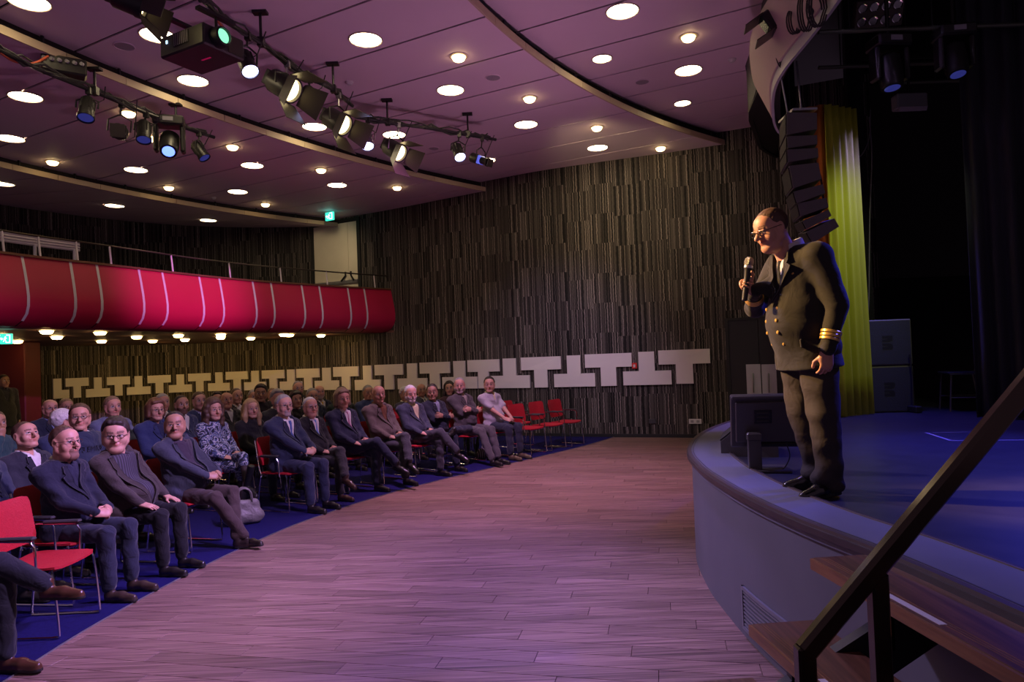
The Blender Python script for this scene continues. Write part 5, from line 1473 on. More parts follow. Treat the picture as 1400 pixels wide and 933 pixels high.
def hand(kind):
    if kind not in HANDS:
        HANDS[kind] = hand_mesh({'flat': .12, 'relax': .42, 'clasp': .85, 'grip': 1.12}[kind], thumb={'flat': .1, 'relax': .3, 'clasp': .6, 'grip': 1.1}[kind])
    return HANDS[kind]
def frame_from(y, z):
    y = np.array(y, float); y /= np.linalg.norm(y); z = np.array(z, float); z = z - y * (z @ y); z /= np.linalg.norm(z); x = np.cross(y, z)
    return np.stack([x, y, z], 1)
def place_hand(kind, side, pos, fdir, back):
    V, F = hand(kind); V = V.copy()
    if side < 0: V[:, 0] *= -1; F = F[:, ::-1]
    return V @ frame_from(fdir, back).T + np.array(pos), F

# ---------------------------------------------------------------- shoes (toe +y, sole at z=0, ankle at origin height .09)
def shoe_mesh(kind, h=.0075):
    f = Field((-.07, -.12, -.02), (.07, .23, .36 if kind == 'boot' else .16), h)
    f.rc((0, -.062, .042), (0, .06, .046), .037, .040, .02, 1); f.rc((0, .06, .040), (0, .165, .030), .041, .030 if kind != 'boot' else .022, .02, 1)
    f.rc((0, -.050, .05), (0, -.052, .11 if kind != 'boot' else .34), .040, .042 if kind != 'boot' else .052, .02, 1)
    f.rc((0, -.062, .010), (0, .165, .010), .036, .036, .004, 2)
    f.fn(lambda D, X, Y, Z: np.maximum(D, -Z + 0 * X + 0 * Y))
    f.L = np.where(np.broadcast_to(f.ax[2][None, None, :] < .016, f.L.shape), 2, 1).astype(np.int8)
    return f.mesh()
SHOES = {}
def shoe(kind):
    if kind not in SHOES: SHOES[kind] = shoe_mesh(kind)
    return SHOES[kind]

def ik(a, t, l1, l2, hint):
    """two-bone chain from a to t; returns middle joint and (reached) end"""
    a = np.array(a, float); t = np.array(t, float); d = t - a; L = np.linalg.norm(d)
    if L > (l1 + l2) * .995: d = d / L * (l1 + l2) * .995; L = (l1 + l2) * .995; t = a + d
    u = d / L; x = (l1 * l1 - l2 * l2 + L * L) / (2 * L); y = math.sqrt(max(l1 * l1 - x * x, 1e-8))
    hv = np.array(hint, float); hv = hv - u * (hv @ u); hv /= np.linalg.norm(hv)
    return a + u * x + hv * y, t

# ---------------------------------------------------------------- a clothed seated figure in its pose (local: +y forward, +x its right, floor at z=0)
def figure(hv=.014, girth=1.0, belly=0.0, arms=None, legs=None, top='jacket', vz=.80, lean=0.0, hem=True, sleeve=1.0, shoe_kind='shoe', skirt=False, tie=False, shoulder=1.0, vw=.27):
    """returns part meshes: jacket, shirt, trousers, shoes, core (+hands); anchors"""
    g = girth; out = {}
    ly = lambda z: -lean * (z - .5)               # torso leans back
    SH = [np.array((s * .198 * shoulder * (.6 + .4 * g), -.055 + ly(1.03), 1.022)) for s in (1, -1)]
    neck = np.array((0, -.045 + ly(1.1), 1.10))
    # arms
    A = []
    for s, sh, ar in zip((1, -1), SH, arms):
        el, wr = ik(sh, ar['wrist'], .285, .255, ar.get('hint', (s * .6, -.5, -.6))); A.append((sh, el, wr, ar))
    # ---- torso cloth
    def torso(f, dr, k=.04, lab=0, low=.50):
        sy = (1, .70)
        f.rc((0, .01 + ly(.56), .56), (0, -.02 + ly(.78), .78), .178 * g + dr, .165 * g + dr, 0, lab, sy)
        f.rc((0, -.02 + ly(.78), .78), (0, -.035 + ly(.98), .98), .165 * g + dr, .165 * g + dr, k, lab, sy)
        for sh in SH: f.rc((sh[0] * .45, sh[1], sh[2] - .02), (sh[0] * .93, sh[1], sh[2] - .004), .094 + dr, .066 + dr, .05, lab)
        f.rc((0, -.045 + ly(1.03), 1.02), (0, -.05 + ly(1.09), 1.085), .082 + dr, .064 + dr, .05, lab)
        if belly: f.ell((0, .06 + .05 * belly + ly(.7), .70), (.15 * g + dr, .13 + .03 * belly + dr, .15 + dr), .07, lab)
    f = Field((-.52, -.42, .40), (.52, .62, 1.18), hv)
    torso(f, .012)
    # skirt of the jacket lying over hips
    f.rc((-.10 * g, .0, .56), (.10 * g, .0, .56), .125 * g, .125 * g, .04)
    for (sh, el, wr, ar), s in zip(A, (1, -1)):
        e2 = wr if sleeve >= 1 else el + (wr - el) * max(0, sleeve * 2 - 1)
        f.rc(sh, el, .068, .054, .035)
        if sleeve >= 1: f.rc(el, el + (wr - el) * .97, .054, .038, .02)
        if sleeve < 1: 
            q = sh + (el - sh) * .62; 
    if sleeve < 1:
        f = Field((-.52, -.42, .40), (.52, .62, 1.18), hv); torso(f, .012); f.rc((-.10 * g, .0, .56), (.10 * g, .0, .56), .115 * g, .115 * g, .04)
        for (sh, el, wr, ar) in A: f.rc(sh, sh + (el - sh) * .72, .066, .066, .035)
    # cloth folds
    def folds(D, X, Y, Z):
        w = .0055 * np.sin(38 * Z + 22 * Y + 9 * X) * np.sin(19 * X - 23 * Z + 12 * Y) + .0035 * np.sin(61 * Z - 30 * X + 40 * Y) * np.sin(13 * X + 17 * Y)
        return D + w
    f.fn(folds)
    ztop = 1.100
    def vcut(D, X, Y, Z):
        rr = np.sqrt(X ** 2 + (Y - neck[1]) ** 2); D = np.maximum(D, (Z - ztop) - .10 * np.maximum(-(Y - neck[1]), 0) - 2.0 * np.maximum(rr - .085, 0))
        if top == 'jacket':
            yc = -.02 + ly(.9)
            wv = np.maximum(Z - vz, 0) * vw
            d = np.maximum(np.abs(X) - wv, (yc + .02) - Y)
            d = np.maximum(d, vz - Z)
            # lapels: raised band beside the opening
            lap = np.abs(X) - wv
            D = D - .007 * np.clip(1 - np.abs(lap - .028) / .03, 0, 1) * (Y > yc) * (Z > vz - .02) * (Z < 1.06)
            D = np.maximum(D, -d)
            # front edge line below the V
            D = D + .006 * np.exp(-((X - .012) / .010) ** 2) * (Y > yc) * (Z <= vz)
        elif top == 'crew':
            D = np.maximum(D, -(np.sqrt(X ** 2 + (Y - neck[1] - .01) ** 2) - .064 + 0 * Z) * (Z > 1.06) - .5 * (Z <= 1.06))
        elif top == 'polo':
            wv = np.maximum(Z - .95, 0) * .25; D = np.maximum(D, -np.maximum(np.abs(X) - wv, np.maximum((-.02 + ly(1)) - Y, .95 - Z)))
        return D
    f.fn(vcut)
    out['top'] = (top, vz, vw)
    # front depth of the cloth for prints, ties and buttons
    def front(D, f_=f):
        inside = D < 0
        j = inside.shape[1] - 1 - np.argmax(inside[:, ::-1, :], axis=1); any_ = inside.any(axis=1)
        return np.where(any_, f_.ax[1][j], -9)
    out['front'] = (f.lo, f.h, front(f.D))
    V, F, L = f.mesh(); L = np.zeros(len(V), int)
    if top == 'jacket':
        lp = np.abs(V[:, 0]) - np.maximum(V[:, 2] - vz, 0) * vw; L = ((lp > -.012) & (lp < .046) & (V[:, 1] > -.0 + ly(.9)) & (V[:, 2] > vz) & (V[:, 2] < 1.09)).astype(int)
    out['jacket'] = (V, F, L)
    if top in ('jacket', 'polo', 'crew'):
        zl = min(.66, vz - .06); f2 = Field((-.24, -.30, zl - .05), (.24, .34, 1.18), max(hv * .8, .009))
        torso(f2, -.006)
        f2.fn(lambda D, X, Y, Z: np.maximum(D, np.maximum(zl - Z, Z - 1.09)))
        # collar
        c0 = np.array((0, neck[1] + .004, 1.075))
        f2.rc(c0, c0 + np.array((0, -.010, .060)), .087, .080, .004, 1)
        f2.fn(lambda D, X, Y, Z: np.maximum(D, np.where(Z > 1.05, Z - 1.128 - .25 * (neck[1] - Y) - .0 * X, -1)))
        f2.fn(lambda D, X, Y, Z: np.maximum(D, -np.maximum(np.abs(X) - np.maximum(Z - 1.06, 0) * .7, np.maximum(neck[1] - Y, 1.05 - Z))))
        out['front_shirt'] = (f2.lo, f2.h, front(f2.D, f2))
        out['shirt'] = f2.mesh()
    # ---- trousers / skirt
    f3 = Field((-.62, -.26, .03), (.62, 1.05, .80), hv)
    f3.rc((-.085 * g, -.02, .555), (.085 * g, -.02, .555), .118 * g, .118 * g, 0)
    ends = []
    for s, lg in zip((1, -1), legs):
        hip = np.array((s * .092, .02, .545)); kn = np.array(lg['knee']); an = np.array(lg['ankle'])
        lab = 0
        f3.rc(hip, kn, .094 * (.75 + .25 * g), .068, .012, lab)
        if skirt:
            v = kn + (an - kn) * .28; f3.rc(kn, v, .066, .062, .012, lab)
        else:
            v = kn + (an - kn) * .93; f3.rc(kn, v, .067, .056, .012, lab)
        ends.append((hip, kn, an, lg))
    f3.fn(lambda D, X, Y, Z: D + .006 * np.sin(34 * Z + 27 * Y) * np.sin(23 * X + 31 * Y - 12 * Z))
    out['trousers'] = f3.mesh()
    if skirt:
        ft = Field((-.3, .2, .05), (.3, .9, .75), .012)
        for hip, kn, an, lg in ends: ft.rc(hip + (kn - hip) * .7, kn, .056, .054, .004); ft.rc(kn, an, .053, .038, .01)
        out['tights'] = ft.mesh()
    # ---- shoes
    sv = []; 
    V0, F0, L0 = shoe(shoe_kind)
    for hip, kn, an, lg in ends:
        fd = np.array(lg.get('toe', (0, 1, 0)), float); up = np.array(lg.get('up', (0, 0, 1)), float)
        sv.append(((V0 * np.array((.86, .93, .93)) + np.array((0, .05, -.09))) @ frame_from(fd, up).T + an, F0, L0))
    out['shoes'] = sv
    # ---- skin core: torso, neck, arms, legs as one continuous field
    f4 = Field((-.55, -.36, .04), (.55, 1.0, 1.2), .026 if sleeve >= 1 else .018)
    f4.rc((0, .0, .56), (0, -.03 + ly(.98), .98), .11, .11, 0, sq=(1, .7)); f4.rc(SH[0] * np.array((.8, 1, 1)), SH[1] * np.array((.8, 1, 1)), .05, .05, .04); f4.rc((0, -.04 + ly(1), 1.0), neck + np.array((0, -.0, .03)), .06, .052, .03)
    for sh, el, wr, ar in A: f4.rc(sh, el, .044, .038, .03); f4.rc(el, wr, .038, .028, .02)
    for hip, kn, an, lg in ends: f4.rc(hip, kn, .062, .048, .03); f4.rc(kn, an, .046, .036, .02)
    V, F, L = f4.mesh()
    parts = [(V, F)]
    for (sh, el, wr, ar), s in zip(A, (1, -1)):
        fd = ar.get('fdir'); fd = (wr - el) if fd is None else np.array(fd)
        parts.append(place_hand(ar.get('hand', 'relax'), s, wr, fd, ar.get('back', (0, 0, 1))))
    n = 0; VV = []; FF = []
    for V, F in parts: VV.append(V); FF.append(F + n); n += len(V)
    out['core'] = (np.concatenate(VV), np.concatenate(FF)); out['neck'] = neck; out['arms'] = A; out['ends'] = ends
    return out

# ---------------------------------------------------------------- poses
def L_(s, kn=(.13, .45, .535), an=(.13, .47, .095), toe=(0, 1, 0), up=(0, 0, 1)):
    return dict(knee=(s * kn[0], kn[1], kn[2]), ankle=(s * an[0], an[1], an[2]), toe=(s * toe[0], toe[1], toe[2]), up=up)
LEGS_STD = [L_(1), L_(-1)]
LEGS_OUT = [L_(1, (.13, .46, .53), (.12, .66, .095), (.1, 1, .05)), L_(-1, (.12, .45, .53), (.10, .60, .095), (.05, 1, .0))]
LEGS_ANKX = [L_(1, (.14, .45, .53), (-.03, .66, .10), (.25, 1, .1)), L_(-1, (.14, .45, .53), (-.02, .60, .095), (.2, 1, .05))]
LEGS_X = [L_(1, (.06, .47, .53), (.05, .47, .095)), dict(knee=(.05, .49, .665), ankle=(.20, .70, .36), toe=(.15, 1, -.35), up=(0, .35, 1))]       # left over right
LEGS_X2 = [dict(knee=(-.05, .49, .665), ankle=(-.20, .70, .36), toe=(-.15, 1, -.35), up=(0, .35, 1)), L_(-1, (.06, .47, .53), (.05, .47, .095))]
LEGS_4 = [L_(1, (.10, .46, .53), (.10, .50, .095)), dict(knee=(-.38, .36, .62), ankle=(.14, .50, .66), toe=(.75, .65, .05), up=(-.5, .4, .9))]
def arm(w, hand='relax', fdir=None, back=(0, 0, 1), hint=None):
    d = dict(wrist=w, hand=hand, back=back); 
    if fdir is not None: d['fdir'] = fdir
    if hint is not None: d['hint'] = hint
    return d
ARMS_CLASP = [arm((.085, .33, .69), 'clasp', (-.75, .65, -.1), (.5, .6, .6)), arm((-.085, .31, .70), 'clasp', (.75, .62, -.05), (-.5, .6, .6))]
ARMS_CLASPB = [arm((.085, .38, .71), 'clasp', (-.75, .65, -.1), (.5, .6, .6)), arm((-.085, .36, .72), 'clasp', (.75, .62, -.05), (-.5, .6, .6))]
ARMS_THIGH = [arm((.17, .30, .645), 'flat', (-.1, 1, -.22), (.15, .2, 1)), arm((-.17, .30, .645), 'flat', (.1, 1, -.22), (-.15, .2, 1))]
ARMS_LAP = [arm((.10, .24, .665), 'relax', (-.6, .8, -.2), (.3, .3, 1)), arm((-.10, .26, .70), 'relax', (.65, .75, -.2), (-.3, .3, 1))]
ARMS_X = [arm((-.06, .21, .84), 'relax', (-1, .1, .15), (.1, 1, .2), (1, .1, -1)), arm((.06, .19, .87), 'relax', (1, .1, .1), (-.1, 1, .2), (-1, .1, -1))]
ARMS_KNEES = [arm((.06, .44, .60), 'clasp', (-.5, .8, -.3), (.5, .5, .7)), arm((-.06, .43, .61), 'clasp', (.5, .8, -.25), (-.5, .5, .7))]

FIG = {
 'clasp':   lambda: figure(.012, 1.02, .3, ARMS_CLASP, LEGS_STD, 'jacket', .80),
 'clasp_b': lambda: figure(.012, 1.10, .7, ARMS_CLASPB, LEGS_STD, 'jacket', .78),
 'thigh_b': lambda: figure(.012, 1.16, 1.3, ARMS_THIGH, LEGS_STD, 'jacket', .60, .08, vw=.34),
 'ankle_b': lambda: figure(.012, 1.14, 1.0, ARMS_CLASPB, LEGS_ANKX, 'jacket', .66, .10, vw=.32),
 'cross':   lambda: figure(.013, 1.02, .3, ARMS_LAP, LEGS_X, 'jacket', .78, .08),
 'cross2':  lambda: figure(.013, 1.02, .3, ARMS_LAP, LEGS_X2, 'jacket', .76, .08),
 'fig4':    lambda: figure(.013, 1.0, .2, ARMS_X, LEGS_4, 'jacket', .84, .10),
 'armsx':   lambda: figure(.013, 1.02, .3, ARMS_X, LEGS_OUT, 'jacket', .88, .10),
 'polo':    lambda: figure(.013, .96, .1, ARMS_KNEES, LEGS_STD, 'polo', .9, .02, sleeve=.5),
 'woman':   lambda: figure(.013, .88, .1, ARMS_LAP, LEGS_X, 'crew', .9, .04, shoe_kind='boot', skirt=True, shoulder=.9),
 'woman2':  lambda: figure(.014, .88, .1, ARMS_LAP, LEGS_STD, 'crew', .9, .04, shoulder=.9),
 'rear':    lambda: figure(.017, 1.02, .3, ARMS_LAP, LEGS_STD, 'jacket', .82, .05),
 'rear_b':  lambda: figure(.017, 1.08, .6, ARMS_THIGH, LEGS_STD, 'jacket', .80, .05),
 'rear_sw': lambda: figure(.014, 1.05, .4, ARMS_LAP, LEGS_STD, 'crew', .9, .05),
 'cross_hi': lambda: figure(.013, 1.02, .3, ARMS_LAP, [dict(knee=(-.04, .47, .66), ankle=(-.13, .70, .50), toe=(-.1, 1, -.02), up=(0, .1, 1)), L_(-1, (.06, .47, .53), (.05, .49, .095))], 'jacket', .76, .08),
 'chin':    lambda: figure(.014, 1.0, .2, [arm((.06, .14, 1.10), 'relax', (-.1, .1, 1), (.3, 1, 0), (.6, .3, -1)), ARMS_LAP[1]], LEGS_X, 'crew', .9, .0),
}
def lapel_mesh(d, vz, vw, side, zt=1.075, ws=1.0):
    lo, h, D = d['front']; n = 16; m = 4; V = []; F = []
    def yf(x, z):
        i = (x - lo[0]) / h; k = (z - lo[2]) / h; i = min(max(int(round(i)), 1), D.shape[0] - 2); k = min(max(int(round(k)), 1), D.shape[1] - 2)
        q = D[i - 1:i + 2, k - 1:k + 2]; q = q[q > -1]; return float(np.max(q)) if len(q) else 0.0
    rows = []
    for a in range(n + 1):
        t = a / n; z = vz - .01 + (zt - vz + .01) * t; xi = max(z - vz, 0) * vw - .004
        w = .008 + .075 * min(t / .70, 1) if t <= .72 else (.046 if t < .80 else .060 - .12 * (t - .8))
        w *= ws; rows.append([(xi + w * b / m, z) for b in range(m + 1)])
    Y = np.array([[yf(side * x, z) for x, z in r] for r in rows])
    for _ in range(3): P = np.pad(Y, 1, mode='edge'); Y = (P[1:-1, 1:-1] * 2 + P[:-2, 1:-1] + P[2:, 1:-1] + P[1:-1, :-2] + P[1:-1, 2:]) / 6
    for r, yr in zip(rows, Y):
        for b, ((x, z), y) in enumerate(zip(r, yr)): V.append((side * x, y + .010, z))
    N = len(V); V += [(x, y - .008, z) for x, y, z in V]
    for a in range(n):
        for b in range(m): q = a * (m + 1) + b; F.append((q, q + 1, q + m + 2, q + m + 1)); F.append((N + q + m + 1, N + q + m + 2, N + q + 1, N + q))
    ring = list(range(m + 1)) + [a * (m + 1) + m for a in range(1, n + 1)] + [n * (m + 1) + b for b in range(m - 1, -1, -1)] + [a * (m + 1) for a in range(n - 1, 0, -1)]
    for p, q in zip(ring, ring[1:] + ring[:1]): F.append((p, q, N + q, N + p))
    return np.array(V), np.array(F)
FIGC = {}
def get_fig(k):
    if k not in FIGC:
        d = FIG[k](); m = {}
        for nm in ('jacket', 'shirt', 'trousers', 'tights'):
            if nm in d:
                V, F, L = d[nm]; V = relax(V, F, 1, .4); m[nm] = np_mesh(nm, V, F, face_lab(F, L) if nm in ('jacket', 'shirt') else None, [None, None] if nm in ('jacket', 'shirt') else [None])
        m['shoes'] = [np_mesh('shoe', V, F, np.maximum(face_lab(F, L) - 1, 0), [None, None]) for V, F, L in d['shoes']]
        if d['top'][0] == 'jacket': m['lapels'] = [np_mesh('lapel', *lapel_mesh(d, d['top'][1], d['top'][2], s_), None, [None]) for s_ in (1, -1)]
        d['meshes'] = m; FIGC[k] = d
    return FIGC[k]
HEADC = {}
def get_head(h, **kw):
    key = (h, tuple(sorted(kw.items())))
    if key not in HEADC: HEADC[key] = head_mesh(h, **kw)
    return HEADC[key]
HAIRC = {}
def get_hair(h, style, w=1.0):
    key = (h, style, w)
    if key not in HAIRC:
        V, F, L = hair_mesh(h, style, w); HAIRC[key] = (relax(V, F, 1, .35), F)
    return HAIRC[key]

SKINS = {'fair': (.52, .29, .20), 'pink': (.52, .27, .19), 'tan': (.36, .19, .115), 'olive': (.32, .17, .105)}
def skin_mats(tone, beard_col):
    c = SKINS[tone]
    sk = mat('skin_' + tone, c, .48, noise=(18, .08), spec=.4)
    return [sk, mat('lips_' + tone, (c[0] * .80, c[1] * .52, c[2] * .52), .4), mat('eye_white', (.40, .33, .30), .35), mat('iris', (.03, .022, .018), .15), mat('beard_%s_%.2f_%.2f' % (tone, beard_col[0], beard_col[2]), tuple(.62 * x + .30 * y for x, y in zip(beard_col, c)), .8), mat('brow_%s_%.2f_%.2f' % (tone, beard_col[0], beard_col[2]), tuple(.45 * x + .35 * y for x, y in zip(beard_col, c)), .8)]
M_GLASSF = mat('glasses_frame', (.02, .018, .018), .3, .2)
M_SHIRTW = cloth('white_shirt', (.62, .60, .58))

def glasses(parent, R, pos, w=1.0):
    mb = MB()
    for s in (-1, 1):
        pts = []
        for i in range(17):
            a = 2 * math.pi * i / 16; pts.append((s * .032 + .0215 * math.cos(a) * (1.05 if abs(math.cos(a)) > .5 else 1), .1085 - abs(.0215 * math.cos(a) + .0) * .10 - .001, .003 + .0165 * math.sin(a)))
        mb.tube(pts, .0019, 5, cap=False)
        mb.tube([(s * .054, .104, .008), (s * .079 * w, .055, .010), (s * .084 * w, -.01, .010), (s * .083 * w, -.03, -.006)], .0019, 5)
    mb.tube([(-.011, .109, .006), (0, .112, .010), (.011, .109, .006)], .0019, 5)
    mb.v = [tuple(R @ np.array(v) + pos) for v in mb.v]
    return mb.build('glasses', M_GLASSF, parent, smooth=True)

def head_pose(yaw, pitch, tilt=0):
    """rotation for the head: yaw to its left is +, pitch up is +"""
    return np.array(Matrix.Rotation(yaw, 3, 'Z') @ Matrix.Rotation(pitch, 3, 'X') @ Matrix.Rotation(tilt, 3, 'Y'))

def add_head(body_parts, parent, neck, yaw, pitch, h, hair, hair_mat, hkw, glass, tilt=0.0, up=0.0, hs=1.0):
    V, F, L = get_head(h, **hkw)
    R = head_pose(yaw, pitch, tilt) * hs
    piv = np.array((0, -.045, -.13)); pos = neck + np.array((0, .004, .008 + up))
    f = lambda P: (P - piv) @ R.T + pos
    # the neck root keeps still while the head turns
    body_parts.append((f(V), F, face_lab(F, L)))
    if hair:
        HV, HF = get_hair(max(h, .0065), hair, hkw.get('w', 1.0))
        me = np_mesh('hair', f(HV), HF, None, [hair_mat]); link(bpy.data.objects.new('hair', me), parent)
    if glass: glasses(parent, R, pos - R @ piv, hkw.get('w', 1.0))
    return R, pos - R @ piv

HAIRCOL = {'dark': (.022, .014, .010), 'brown': (.075, .040, .022), 'blond': (.34, .22, .10), 'grey': (.26, .25, .25), 'white': (.55, .53, .53), 'sandy': (.20, .13, .075), 'redbrown': (.12, .05, .022)}
def slot_copy(me, name, parent, mats):
    """object sharing mesh data, materials on the object"""
    o = bpy.data.objects.new(name, me); link(o, parent)
    for i, m in enumerate(mats):
        o.material_slots[i].link = 'OBJECT'; o.material_slots[i].material = m
    return o
def tie_mesh(fr, z0, z1, w, m, parent, name='tie'):
    lo, h, D = fr
    def yf(x, z):
        i = int(round((x - lo[0]) / h)); k = int(round((z - lo[2]) / h)); return float(D[min(max(i, 0), D.shape[0] - 1), min(max(k, 0), D.shape[1] - 1)])
    mb = MB(); n = 12; zs = np.linspace(z0, z1, n)
    ys = np.array([max(yf(0, z), yf(.02, z)) for z in zs]) + .007; ys = np.convolve(np.pad(ys, 1, mode='edge'), [.25, .5, .25], 'valid')
    prof = [.022, .026, .018] + list(np.linspace(.020, w, n - 4)) + [.012]
    for z, y, ww in zip(zs, ys, prof): mb.v += [(-ww, y - .004, z), (0, y + .004, z), (ww, y - .004, z)]
    for i in range(n - 1): mb.f += [(3 * i, 3 * i + 1, 3 * i + 4, 3 * i + 3), (3 * i + 1, 3 * i + 2, 3 * i + 5, 3 * i + 4)]; mb.mi += [0, 0]
    o = mb.build(name, m, parent, smooth=True); md = o.modifiers.new('thickness', 'SOLIDIFY'); md.thickness = .006; return o

def person(label, xy_, face, fig, look=None, yaw=None, pitch=0.0, hair='short', haircol='brown', tone='fair', beard=0, glass=False, jacket=(.02, .02, .03), shirt=None, trousers=(.02, .02, .025), shoes=(.015, .012, .011), tie=None, scale=1.0, near=False, group='seated audience', hkw=None, tilt=0.0, patt=None, zoff=0.0, up=0.0, hs=1.12, collar=False):
    d = get_fig(fig); face = Vector((face[0], face[1], 0)).normalized()
    rz = math.atan2(-face.x, face.y)
    hk = dict(w=1.0, jaw=1.0, beard=beard); hk.update(hkw or {})
    if yaw is None:
        yaw = 0.0
        if look is not None:
            t = Vector((look[0] - xy_[0], look[1] - xy_[1])); yaw = math.atan2(face.x * t.y - face.y * t.x, face.x * t.x + face.y * t.y); yaw = max(-1.15, min(1.15, yaw))
    me0 = bpy.data.meshes.new('tmp'); body = bpy.data.objects.new('person', me0)
    body.location = (xy_[0], xy_[1], zoff); body.rotation_euler = (0, 0, rz); body.scale = (scale,) * 3; link(body)
    tag(body, label, 'person', group)
    parts = []
    V, F = d['core']; parts.append((V, F, np.zeros(len(F), int)))
    bc = HAIRCOL[haircol]
    hm = mat('hair_' + haircol, bc, .55, noise=(60, .35), bump=(45, .22))
    add_head(parts, body, d['neck'], yaw, pitch, .0052 if near else .0085, hair, hm, hk, glass, tilt, up, hs)
    n = 0; VV = []; FF = []; LL = []
    for V, F, L in parts: VV.append(V); FF.append(F + n); LL.append(L); n += len(V)
    body.data = np_mesh('person', np.concatenate(VV), np.concatenate(FF), np.concatenate(LL), skin_mats(tone, bc)); bpy.data.meshes.remove(me0)
    m = d['meshes']
    def ck(pre, c):
        if isinstance(c, bpy.types.Material): return c
        if pre in ('cloth', 'lapel'):
            l = .3 * c[0] + .5 * c[1] + .2 * c[2]; c = tuple((.74 * x + .26 * l) * .66 for x in c)
        return cloth('%s_%.3f_%.3f_%.3f' % (pre, *c), c)
    nm = {'jacket': 'jacket', 'polo': 'polo_shirt', 'crew': 'sweater'}
    topname = 'jacket' if fig not in ('polo', 'woman', 'woman2', 'rear_sw', 'chin') else {'polo': 'polo_shirt', 'woman': 'dress', 'woman2': 'cardigan'}.get(fig, 'sweater')
    jm = patt or ck('cloth', jacket); slot_copy(m['jacket'], topname, body, [jm, jm])
    for lm in m.get('lapels', []):
        lc = jacket if not isinstance(jacket, bpy.types.Material) else (.03, .03, .03); slot_copy(lm, 'lapel', body, [ck('lapel', tuple(x * .8 for x in lc))])
    if 'shirt' in m: slot_copy(m['shirt'], 'shirt', body, [M_SHIRTW if shirt is None else ck('shirt', shirt), M_SHIRTW if (shirt is None or collar) else ck('shirt', shirt)])
    slot_copy(m['trousers'], 'skirt' if fig == 'woman' else 'trousers', body, [(patt if fig == 'woman' else None) or ck('cloth', trousers)])
    if 'tights' in m: slot_copy(m['tights'], 'tights', body, [mat('dark_tights', (.030, .018, .020), .6)])
    sm = mat('shoe_%.3f_%.3f' % (shoes[0], shoes[2]), shoes, .28, spec=.6); so = mat('shoe_sole', (.012, .011, .011), .7)
    for s in m['shoes']: slot_copy(s, 'boot' if fig == 'woman' else 'shoe', body, [sm, so])
    if tie is not None: tie_mesh(d['front_shirt'], 1.075, .74, .038, ck('tie', tie), body)
    return body
# ================================================================== CHAIRS
def rounded_panel(w, h, th, curve=.0, n=8, taper=.0):
    """upholstered shell in x (width) / z (height), bowed by curve along y"""
    mb = MB(); m = 6
    def pt(u, v, y):
        x = (u - .5) * w * (1 - taper * v); z = v * h
        # rounded corners
        cu = abs(u - .5) * 2; cv = abs(v - .5) * 2
        sh = max(0, cu - .8) / .2 * max(0, cv - .8) / .2
        x *= 1 - .07 * sh; z = h / 2 + (z - h / 2) * (1 - .09 * sh)
        return (x, y + curve * ((u - .5) * 2) ** 2, z)
    edge = lambda u, v: th / 2 * (1 - .55 * max(abs(u - .5) * 2, abs(v - .5) * 2) ** 6)
    for s in (1, -1):
        for j in range(m + 1):
            for i in range(n + 1): mb.v.append(pt(i / n, j / m, s * edge(i / n, j / m)))
    N = (n + 1) * (m + 1)
    for j in range(m):
        for i in range(n):
            q = j * (n + 1) + i
            mb.f += [(q, q + 1, q + n + 2, q + n + 1), (N + q + n + 1, N + q + n + 2, N + q + 1, N + q)]; mb.mi += [0, 0]
    ring = [i for i in range(n + 1)] + [j * (n + 1) + n for j in range(1, m + 1)] + [m * (n + 1) + i for i in range(n - 1, -1, -1)] + [j * (n + 1) for j in range(m - 1, 0, -1)]
    for a, b in zip(ring, ring[1:] + ring[:1]): mb.f.append((a, b, N + b, N + a)); mb.mi.append(0)
    return mb
CH = {}
def build_chair(arms):
    parts = []
    back = rounded_panel(.45, .34, .028, .035); Rb = Matrix.Rotation(math.radians(10), 3, 'X')
    back.v = [tuple(Rb @ Vector(v) + Vector((0, -.235, .535))) for v in back.v]
    parts.append(('backrest', back, M_RED, True))
    seat = rounded_panel(.46, .45, .035, -.012); Rs = Matrix.Rotation(math.radians(-90), 3, 'X')
    seat.v = [tuple(Rs @ Vector(v) + Vector((0, -.225, .445))) for v in seat.v]
    parts.append(('seat', seat, M_RED, True))
    for s in (-1, 1):
        x = s * .225; r = .0085
        mb = MB(); mb.tube(catmull([(x * .93, .17, .43), (x, .20, .41), (x * 1.02, .235, .05), (x * 1.02, .215, .012), (x * 1.02, .10, .0095), (x * 1.02, -.18, .0095), (x * 1.02, -.235, .012), (x * 1.02, -.25, .05), (x, -.20, .41), (x * .93, -.17, .43)], 3), r, 6); parts.append(('sled_leg', mb, M_CHROME, True))
        mb = MB(); mb.tube([(x * .98, -.19, .41), (x * .99, -.225, .52), (x * .97, -.285, .84)], r, 6); parts.append(('back_tube', mb, M_CHROME, True))
        if arms:
            mb = MB(); mb.tube([(x * 1.03, .10, .42), (x * 1.09, .10, .60), (x * 1.09, .07, .645), (x * 1.09, -.20, .655), (x * 1.0, -.25, .65)], r, 6); parts.append(('arm_tube', mb, M_CHROME, True))
            mb = MB(); mb.box((x * 1.09, -.03, .665), (.05, .27, .024), bev=.01); parts.append(('armrest', mb, M_DARKRUB, False))
    for y in (.17, -.17):
        mb = MB(); mb.tube([(-.21, y, .425), (.21, y, .425)], .008, 6); parts.append(('cross_bar', mb, M_CHROME, True))
    return parts
def chair(xy_, face, label, arms=False, zoff=0.006, group='red chairs in rows'):
    face = Vector((face[0], face[1], 0)).normalized()
    e = empty('stacking_chair', (xy_[0], xy_[1], zoff), math.atan2(-face.x, face.y)); tag(e, label, 'chair', group)
    if arms not in CH:
        CH[arms] = [mb.build(nm, m, e, smooth=sm) for nm, mb, m, sm in build_chair(arms)]
    else:
        for o in CH[arms]: link(o.copy(), e)
    return e
